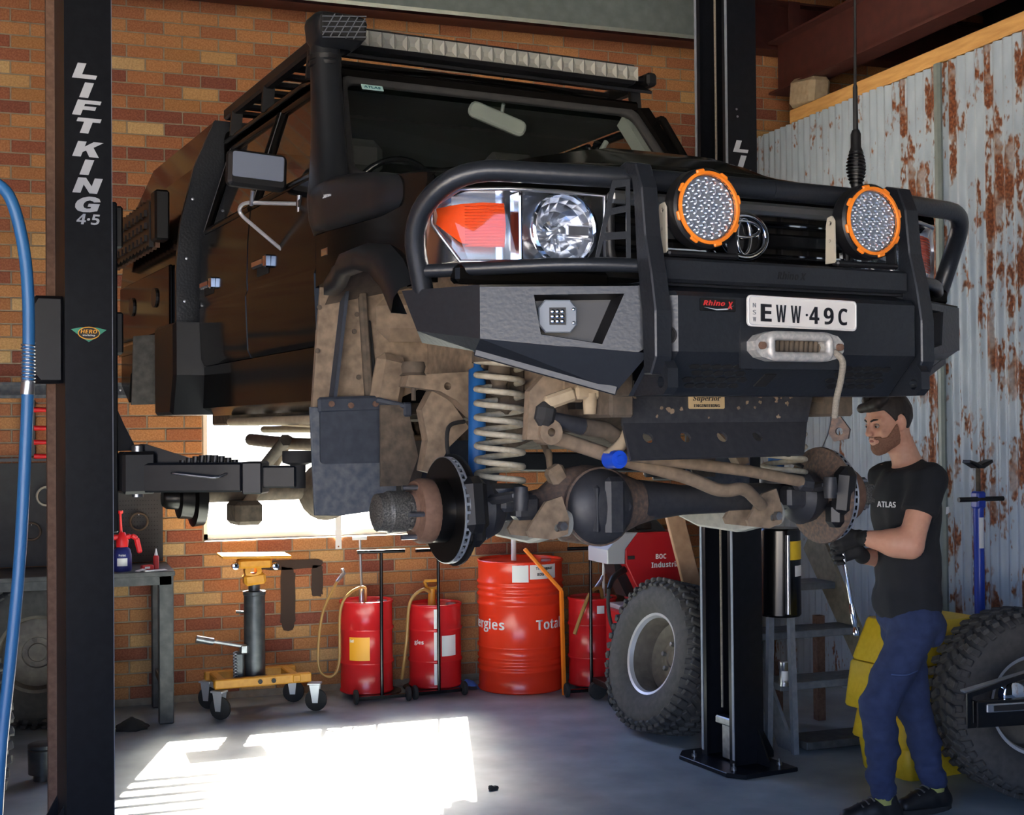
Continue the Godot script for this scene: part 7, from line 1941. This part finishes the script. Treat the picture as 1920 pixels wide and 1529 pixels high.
func person():
	var t = thing("person", "bearded person in a black t-shirt, navy work trousers and black gloves gripping a long bar", "person", Vector3(3.53, 0, -4.86))
	var o = t.position
	var r = Vector3(0.942, 0, 0.335)          # picture right
	var n = Vector3(-0.335, 0, 0.942)         # towards the camera
	var F = -r * cos(0.21) + n * sin(0.21)    # where the body faces
	var S = n * cos(0.21) + r * sin(0.21)     # the body's left
	var U = Vector3.UP
	var L = func(f: float, y: float, s: float) -> Vector3: return F * f + U * y + S * s
	var B = Basis(F, U, -S)
	# joints, relative to the standing point
	var shl = L.call(-0.01, 1.465, 0.175)
	var shr = L.call(0.0, 1.465, -0.175)
	var ell_l = Vector3(3.405, 1.195, -4.66) - o
	var wr_l = Vector3(3.268, 1.222, -4.775) - o
	var el_r = Vector3(3.60, 1.10, -5.06) - o
	var wr_r = Vector3(3.325, 1.135, -4.885) - o
	var hip_l = L.call(0.0, 0.86, 0.09)
	var hip_r = L.call(-0.02, 0.86, -0.09)
	var kn_l = Vector3(3.345, 0.505, -4.815) - o
	var an_l = Vector3(3.375, 0.13, -4.84) - o
	var kn_r = Vector3(3.61, 0.475, -4.94) - o
	var an_r = Vector3(3.70, 0.12, -4.925) - o
	# head frame
	var hf = (-r * cos(0.36) + n * sin(0.36)) * cos(0.24) + U * -sin(0.24)
	var hs = (n * cos(0.36) + r * sin(0.36))
	var hu = hs.cross(hf) * (1.0 if hs.cross(hf).y > 0 else -1.0)
	var hc = Vector3(3.457, 1.706, -4.878) - o
	var H = func(f: float, y: float, s: float) -> Vector3: return hc + hf * f + hu * y + hs * s
	var HB = Basis(hf, hu, hs)
	var neck_base = L.call(-0.03, 1.49, 0.0)
	var neck = cap(H.call(-0.03, -0.06, 0), neck_base, 0.056, 0.064)
	# body: head, neck, arms and the trunk and legs under the clothes, one surface
	var trunk = [ell(L.call(0, 1.32, 0), Vector3(0.11, 0.19, 0.155), B), ell(L.call(0, 1.05, 0), Vector3(0.105, 0.2, 0.14), B), cap(shr, shl, 0.05, 0.05), cap(neck_base, L.call(0, 1.35, 0), 0.06, 0.09),
		cap(shl, ell_l, 0.058, 0.052), cap(ell_l, ell_l.lerp(wr_l, 0.35), 0.05, 0.055), cap(ell_l.lerp(wr_l, 0.35), wr_l, 0.055, 0.034), cap(shr, el_r, 0.055, 0.05), cap(el_r, wr_r, 0.052, 0.034),
		cap(hip_l, kn_l, 0.075, 0.05), cap(kn_l, an_l, 0.05, 0.035), cap(hip_r, kn_r, 0.075, 0.05), cap(kn_r, an_r, 0.05, 0.035), ell(L.call(-0.01, 0.88, 0), Vector3(0.11, 0.1, 0.15), B), neck]
	var body = MB.new()
	nets(func(p): return field(p, trunk, 0.03), Vector3(-0.36, 0.04, -0.30), Vector3(0.24, 1.60, 0.32), 0.0155, body)
	var skull = [ell(H.call(-0.012, 0.028, 0), Vector3(0.1, 0.098, 0.077), HB), ell(H.call(0.03, -0.045, 0), Vector3(0.062, 0.075, 0.058), HB), cap(H.call(-0.01, -0.045, 0.05), H.call(0.06, -0.095, 0.02), 0.018, 0.016), cap(H.call(-0.01, -0.045, -0.05), H.call(0.06, -0.095, -0.02), 0.018, 0.016), ell(H.call(0.072, -0.1, 0), Vector3(0.02, 0.018, 0.022), HB), neck]
	var detail = [cap(H.call(0.086, 0.022, 0), H.call(0.108, -0.022, 0), 0.0085, 0.0125), cap(H.call(0.103, -0.026, -0.012), H.call(0.103, -0.026, 0.012), 0.008, 0.008), cap(H.call(0.078, 0.03, 0.016), H.call(0.066, 0.03, 0.05), 0.012, 0.01), cap(H.call(0.078, 0.03, -0.016), H.call(0.066, 0.03, -0.05), 0.012, 0.01),
		ell(H.call(0.058, -0.018, 0.045), Vector3(0.025, 0.022, 0.016), HB), ell(H.call(0.058, -0.018, -0.045), Vector3(0.025, 0.022, 0.016), HB), cap(H.call(0.09, -0.056, -0.016), H.call(0.09, -0.056, 0.016), 0.009, 0.009), cap(H.call(0.088, -0.068, -0.014), H.call(0.088, -0.068, 0.014), 0.009, 0.009)]
	var ears = []
	for s in [-1, 1]:
		ears.append(ell(H.call(-0.012, 0.0, s * 0.08), Vector3(0.021, 0.036, 0.0095), HB * Basis(Vector3.UP, s * 0.5)))
		ears.append(cap(H.call(-0.006, -0.03, s * 0.075), H.call(-0.012, -0.022, s * 0.078), 0.008, 0.01))
	var sockets = [ell(H.call(0.088, 0.006, 0.032), Vector3(0.017, 0.0125, 0.017), HB), ell(H.call(0.088, 0.006, -0.032), Vector3(0.017, 0.0125, 0.017), HB), ell(H.call(-0.008, 0.002, 0.09), Vector3(0.009, 0.016, 0.006), HB)]
	var face = func(p):
		var d = field(p, skull, 0.03)
		var e = field(p, detail, 0.01)
		var h = clampf(0.5 + 0.5 * (e - d) / 0.014, 0.0, 1.0)
		d = lerpf(e, d, h) - 0.014 * h * (1.0 - h)
		d = minf(d, field(p, ears, 0.006))
		return maxf(d, -field(p, sockets, 0.0))
	nets(face, hc + Vector3(-0.15, -0.19, -0.15), hc + Vector3(0.15, 0.15, 0.15), 0.0045, body, 1.4)
	obj("body", body, M.skin, t)
	# eyes, brows, lips
	for s in [-1, 1]:
		var e = obj("eye", MB.new().lathe([Vector2(0, -0.0115), Vector2(0.008, -0.008), Vector2(0.0115, 0), Vector2(0.008, 0.008), Vector2(0, 0.0115)], Transform3D(Basis.IDENTITY, H.call(0.076, 0.005, s * 0.032)), 14, 3.0), M.eye_white, t)
		obj("iris", MB.new().lathe([Vector2(0.0058, 0.0), Vector2(0.004, 0.002), Vector2(0, 0.0026)], xform(H.call(0.0865, 0.003, s * 0.0335), hs, hf), 12), M.hair, e)
		obj("eyelid", MB.new().tube([H.call(0.083, 0.007, s * 0.021), H.call(0.0885, 0.0115, s * 0.032), H.call(0.080, 0.008, s * 0.044)], 0.0028, 6), M.skin, t)
		obj("eyebrow", MB.new().tube([H.call(0.092, 0.027, s * 0.014), H.call(0.088, 0.033, s * 0.03), H.call(0.073, 0.031, s * 0.05)], [0.004, 0.0045, 0.003], 7), M.hair, t)
	obj("lips", MB.new().tube([H.call(0.092, -0.06, -0.02), H.call(0.1, -0.058, -0.006), H.call(0.1, -0.058, 0.006), H.call(0.092, -0.06, 0.02)], [0.003, 0.0055, 0.0055, 0.003], 8), M.lip, t)
	# hair and beard are shells over the head, cut at the hairline
	var hair = MB.new()
	var cap_of = [ell(H.call(-0.014, 0.034, 0), Vector3(0.111, 0.107, 0.085), HB)]
	var fringe = [cap(H.call(0.07, 0.1, 0.045), H.call(0.095, 0.085, -0.03), 0.022, 0.02), cap(H.call(0.06, 0.105, 0.05), H.call(-0.04, 0.125, 0.03), 0.025, 0.02), cap(H.call(0.05, 0.11, -0.04), H.call(-0.05, 0.12, -0.02), 0.025, 0.02)]
	var tuft = FastNoiseLite.new()
	tuft.seed = 5; tuft.frequency = 28.0
	var hair_f = func(p):
		var q: Vector3 = HB.inverse() * (p - hc)
		var d = minf(field(p, cap_of, 0.0), field(p, fringe, 0.012)) + tuft.get_noise_3d(p.x, p.y * 0.5, p.z) * 0.004
		var line = 0.066
		if q.x < 0.045: line = lerpf(0.008, 0.066, clampf((q.x - 0.012) / 0.033, 0.0, 1.0))
		if q.x < 0.012: line = lerpf(0.03, 0.008, clampf((q.x + 0.004) / 0.012, 0.0, 1.0))
		if q.x < -0.028: line = lerpf(-0.075, 0.03, clampf((q.x + 0.042) / 0.014, 0.0, 1.0))
		return maxf(d, line - q.y)
	nets(hair_f, hc + Vector3(-0.15, -0.11, -0.15), hc + Vector3(0.15, 0.17, 0.15), 0.0055, hair, 3.0)
	obj("hair", hair, M.hair, t)
	var beard = MB.new()
	var beard_f = func(p):
		var q: Vector3 = HB.inverse() * (p - hc)
		var d = field(p, skull, 0.03) - 0.0045
		d = minf(d, field(p, detail, 0.01) - 0.003)
		d += tuft.get_noise_3d(p.x * 1.6, p.y * 1.6, p.z * 1.6) * 0.002
		var top = -0.042
		if q.x < 0.075: top = lerpf(0.0, -0.05, clampf((q.x - 0.006) / 0.05, 0.0, 1.0))
		if q.x > 0.084: top = -0.04
		var cut = maxf(q.y - top, maxf(-0.128 - q.y, 0.002 - q.x))
		cut = maxf(cut, maxf(0.45 * (0.02 - q.x) - (q.y + 0.1), -1.0))
		var mouth = 0.0125 - Vector2(q.y + 0.061, q.z * 0.42).length()
		if q.x > 0.075: cut = maxf(cut, mouth)
		return maxf(d, cut)
	nets(beard_f, hc + Vector3(-0.15, -0.17, -0.13), hc + Vector3(0.12, 0.04, 0.13), 0.0045, beard, 2.5)
	obj("beard", beard, M.beard, t)
	# t-shirt: trunk and two sleeves, cut at neck, cuffs and hem
	var shirt = MB.new()
	var sleeve_l = shl.lerp(ell_l, 0.52)
	var sleeve_r = shr.lerp(el_r, 0.52)
	var sp = [ell(L.call(0.0, 1.33, 0), Vector3(0.138, 0.20, 0.18), B), ell(L.call(-0.005, 1.08, 0), Vector3(0.132, 0.26, 0.165), B), ell(L.call(0.0, 0.93, 0), Vector3(0.14, 0.11, 0.17), B), cap(shr, shl, 0.066, 0.066), cap(neck_base + U * -0.01, L.call(0, 1.35, 0), 0.075, 0.1), cap(L.call(-0.03, 1.47, -0.1), L.call(-0.03, 1.47, 0.1), 0.06, 0.06)]
	var slv = [cap(shl, sleeve_l, 0.076, 0.076), cap(shr, sleeve_r, 0.076, 0.074)]
	var fold = FastNoiseLite.new()
	fold.seed = 3; fold.frequency = 5.5
	var ax_l = (ell_l - shl).normalized()
	var ax_r = (el_r - shr).normalized()
	var shirt_f = func(p):
		var w = fold.get_noise_3d(p.x * 1.6, p.y * 0.55, p.z * 1.6) * 0.011
		var d = field(p, sp, 0.04) + w
		var e = field(p, slv, 0.0) + w * 0.7
		e = maxf(e, maxf((p - sleeve_l).dot(ax_l), -0.4) if p.dot(S) > 0.0 else (p - sleeve_r).dot(ax_r))
		var h = clampf(0.5 + 0.5 * (e - d) / 0.03, 0.0, 1.0)
		d = lerpf(e, d, h) - 0.03 * h * (1.0 - h)
		d = maxf(d, 0.855 + 0.012 * sin(p.x * 31.0) - p.y)
		var neckcut: float = (p - (neck_base + U * 0.05)).dot((U + F * 0.4).normalized())
		return maxf(d, neckcut)
	nets(shirt_f, Vector3(-0.32, 0.82, -0.36), Vector3(0.27, 1.58, 0.40), 0.0125, shirt, 1.5)
	var sh = obj("t_shirt", shirt, M.shirt, t)
	var chest = L.call(0.125, 1.36, 0.085)
	var out = (F * 0.82 + S * 0.57).normalized()
	fit_text("ATLAS", 0.085, 0.024, xform(chest + out * 0.018, out.cross(U) * -1.0, U), M.white, sh)
	var bk = L.call(-0.122, 1.33, 0.09)
	var bo = (-F * 0.8 + S * 0.6).normalized()
	fit_text("ATLAS", 0.1, 0.03, xform(bk + bo * 0.022, bo.cross(U) * -1.0, U), M.white, sh)
	# trousers
	var tro = MB.new()
	var cuff_l = an_l + U * 0.0
	var cuff_r = an_r + U * 0.0
	var tp = [ell(L.call(-0.01, 0.87, 0), Vector3(0.125, 0.11, 0.162), B), cap(hip_l, kn_l, 0.098, 0.076), cap(kn_l, kn_l.lerp(cuff_l, 0.5) + F * -0.01, 0.074, 0.07), cap(kn_l.lerp(cuff_l, 0.5) + F * -0.01, cuff_l, 0.068, 0.055), cap(hip_r, kn_r, 0.098, 0.074), cap(kn_r, kn_r.lerp(cuff_r, 0.5) + F * -0.01, 0.072, 0.068), cap(kn_r.lerp(cuff_r, 0.5) + F * -0.01, cuff_r, 0.066, 0.056), ell(L.call(-0.08, 0.82, 0.06), Vector3(0.06, 0.08, 0.07), B), ell(L.call(-0.09, 0.82, -0.06), Vector3(0.06, 0.08, 0.07), B)]
	var tro_f = func(p):
		var low = clampf((0.42 - p.y) * 4.0, 0.0, 1.0)
		var w = fold.get_noise_3d(p.x * 1.3 + 9.0, p.y * 2.4, p.z * 1.3) * lerpf(0.012, 0.022, low)
		w += sin(p.y * 150.0 + p.x * 20.0) * 0.003 * clampf((0.26 - p.y) * 8.0, 0.0, 1.0)
		var d = field(p, tp, 0.025) + w
		return maxf(d, maxf(p.y - 0.93, 0.105 - p.y))
	nets(tro_f, Vector3(-0.36, 0.08, -0.28), Vector3(0.26, 0.96, 0.28), 0.0125, tro, 1.5)
	var tr = obj("trousers", tro, M.trousers, t)
	obj("thigh_seam", MB.new().tube(curve([kn_l.lerp(hip_l, 0.42) + S * 0.075 + F * 0.055, kn_l.lerp(hip_l, 0.42) + S * 0.1, kn_l.lerp(hip_l, 0.45) + S * 0.075 - F * 0.06], 5), 0.003, 5), mat("seam", col(64, 82, 126), 0.9), tr)
	# shoes and socks
	for q in [[an_l, -0.05], [an_r, 0.18]]:
		var dir = (F * cos(q[1]) + S * sin(q[1])).normalized()
		var a = Vector3(q[0].x, 0, q[0].z)
		var sd = dir.cross(U)
		var shoe = MB.new()
		var pr = [cap(a - dir * 0.05 + U * 0.045, a + dir * 0.03 + U * 0.05, 0.044, 0.046), cap(a + dir * 0.03 + U * 0.048, a + dir * 0.15 + U * 0.036, 0.046, 0.038), cap(a - dir * 0.035 + U * 0.05, a - dir * 0.025 + U * 0.1, 0.042, 0.044), cap(a + dir * 0.03 + U * 0.07, a + dir * 0.09 + U * 0.055, 0.04, 0.036)]
		nets(func(p): return maxf(field(p, pr, 0.025), 0.022 - p.y), a + Vector3(-0.24, 0.0, -0.24), a + Vector3(0.24, 0.18, 0.24), 0.009, shoe)
		var so = obj("shoe", shoe, M.shoe, t)
		var sole = PackedVector2Array()
		for i in 20:
			var f = TAU * i / 20
			sole.append(Vector2(0.05 + cos(f) * 0.148, sin(f) * (0.048 + 0.006 * cos(f))))
		obj("sole", MB.new().prism(sole, Transform3D(Basis(dir, sd, dir.cross(sd)), a + U * 0.013), 0.026, [], 0.004), M.rubber, so)
		for i in 3:
			var c = a + dir * (0.045 + i * 0.025) + U * (0.108 - i * 0.012)
			obj("lace", MB.new().tube(curve([c - sd * 0.03, c + U * 0.006, c + sd * 0.03], 4), 0.004, 6), M.rubber_dusty, so)
		obj("sock", MB.new().tube([a + U * 0.09 - dir * 0.01, a + U * 0.15 - dir * 0.005], 0.047, 14), M.sock, t)
	# the bar in its hands, and the gloves closed on it
	var top = Vector3(3.196, 1.27, -4.868)
	var bot = Vector3(3.256, 0.815, -4.832)
	var tool = thing("breaker_bar", "long chrome breaker bar held upright in the gloved hands", "tool", Vector3(bot.x, bot.y, bot.z))
	var ud = (top - bot).normalized()
	obj("shaft", MB.new().tube([ud * 0.11, ud * 0.40, top - bot], [0.0075, 0.0095, 0.0095], 12), M.chrome, tool)
	obj("handle_flat", MB.new().tube([ud * 0.03, ud * 0.05, ud * 0.11, ud * 0.13], [0.009, 0.013, 0.012, 0.0075], 12), M.chrome, tool)
	obj("end_knob", MB.new().lathe([Vector2(0, -0.012), Vector2(0.012, -0.008), Vector2(0.015, 0.004), Vector2(0.012, 0.016), Vector2(0.008, 0.03)], up_to(Vector3.ZERO, ud), 14), M.chrome, tool)
	obj("ratchet_head", MB.new().lathe([Vector2(0, -0.016), Vector2(0.02, -0.016), Vector2(0.022, 0.0), Vector2(0.02, 0.016), Vector2(0, 0.016)], xform(top - bot + ud * 0.015, ud, n), 18), M.chrome, tool)
	for s in [1, -1]:
		var g = MB.new()
		var grip = (top - bot) * (0.86 if s > 0 else 0.74) + bot - o
		var wr = wr_l if s > 0 else wr_r
		var e1 = (-r * 0.97 + n * 0.1).normalized()
		e1 = (e1 - ud * e1.dot(ud)).normalized()
		var e3 = n * s
		e3 = (e3 - ud * e3.dot(ud) - e1 * e3.dot(e1)).normalized()
		var G = func(a: float, b: float, c: float) -> Vector3: return grip + e1 * a + ud * b + e3 * c
		var pr = [cap(G.call(-0.075, 0.018, 0.026), G.call(0.008, 0.03, 0.032), 0.018, 0.017), cap(G.call(-0.075, -0.012, 0.026), G.call(0.008, -0.028, 0.032), 0.018, 0.016), cap(G.call(-0.07, 0.0, 0.028), G.call(0.005, 0.0, 0.034), 0.02, 0.017), cap(wr, G.call(-0.075, 0.0, 0.026), 0.034, 0.03)]
		var f2 = []
		for k in 4:
			var y = 0.036 - k * 0.0235
			var ln = [0.95, 1.05, 1.0, 0.82][k]
			var rd = [0.0105, 0.011, 0.0105, 0.0095][k]
			f2.append_array([cap(G.call(0.005, y, 0.033), G.call(0.034 * ln, y, 0.026), rd + 0.001, rd), cap(G.call(0.034 * ln, y, 0.026), G.call(0.036 * ln, y - 0.001, -0.008), rd, rd * 0.95), cap(G.call(0.036 * ln, y - 0.001, -0.008), G.call(0.012, y - 0.002, -0.026), rd * 0.95, rd * 0.85)])
		f2.append_array([cap(G.call(-0.055, 0.02, 0.022), G.call(-0.035, 0.042, 0.0), 0.017, 0.014), cap(G.call(-0.035, 0.042, 0.0), G.call(-0.018, 0.05, -0.022), 0.0135, 0.012), cap(G.call(-0.018, 0.05, -0.022), G.call(0.008, 0.05, -0.03), 0.012, 0.01)])
		nets(func(p):
			var d = field(p, pr, 0.014)
			var e = field(p, f2, 0.004)
			var h = clampf(0.5 + 0.5 * (e - d) / 0.006, 0.0, 1.0)
			return lerpf(e, d, h) - 0.006 * h * (1.0 - h), grip.min(wr) + Vector3(-0.09, -0.1, -0.1), grip.max(wr) + Vector3(0.08, 0.1, 0.1), 0.0042, g)
		obj("glove", g, M.glove, t)
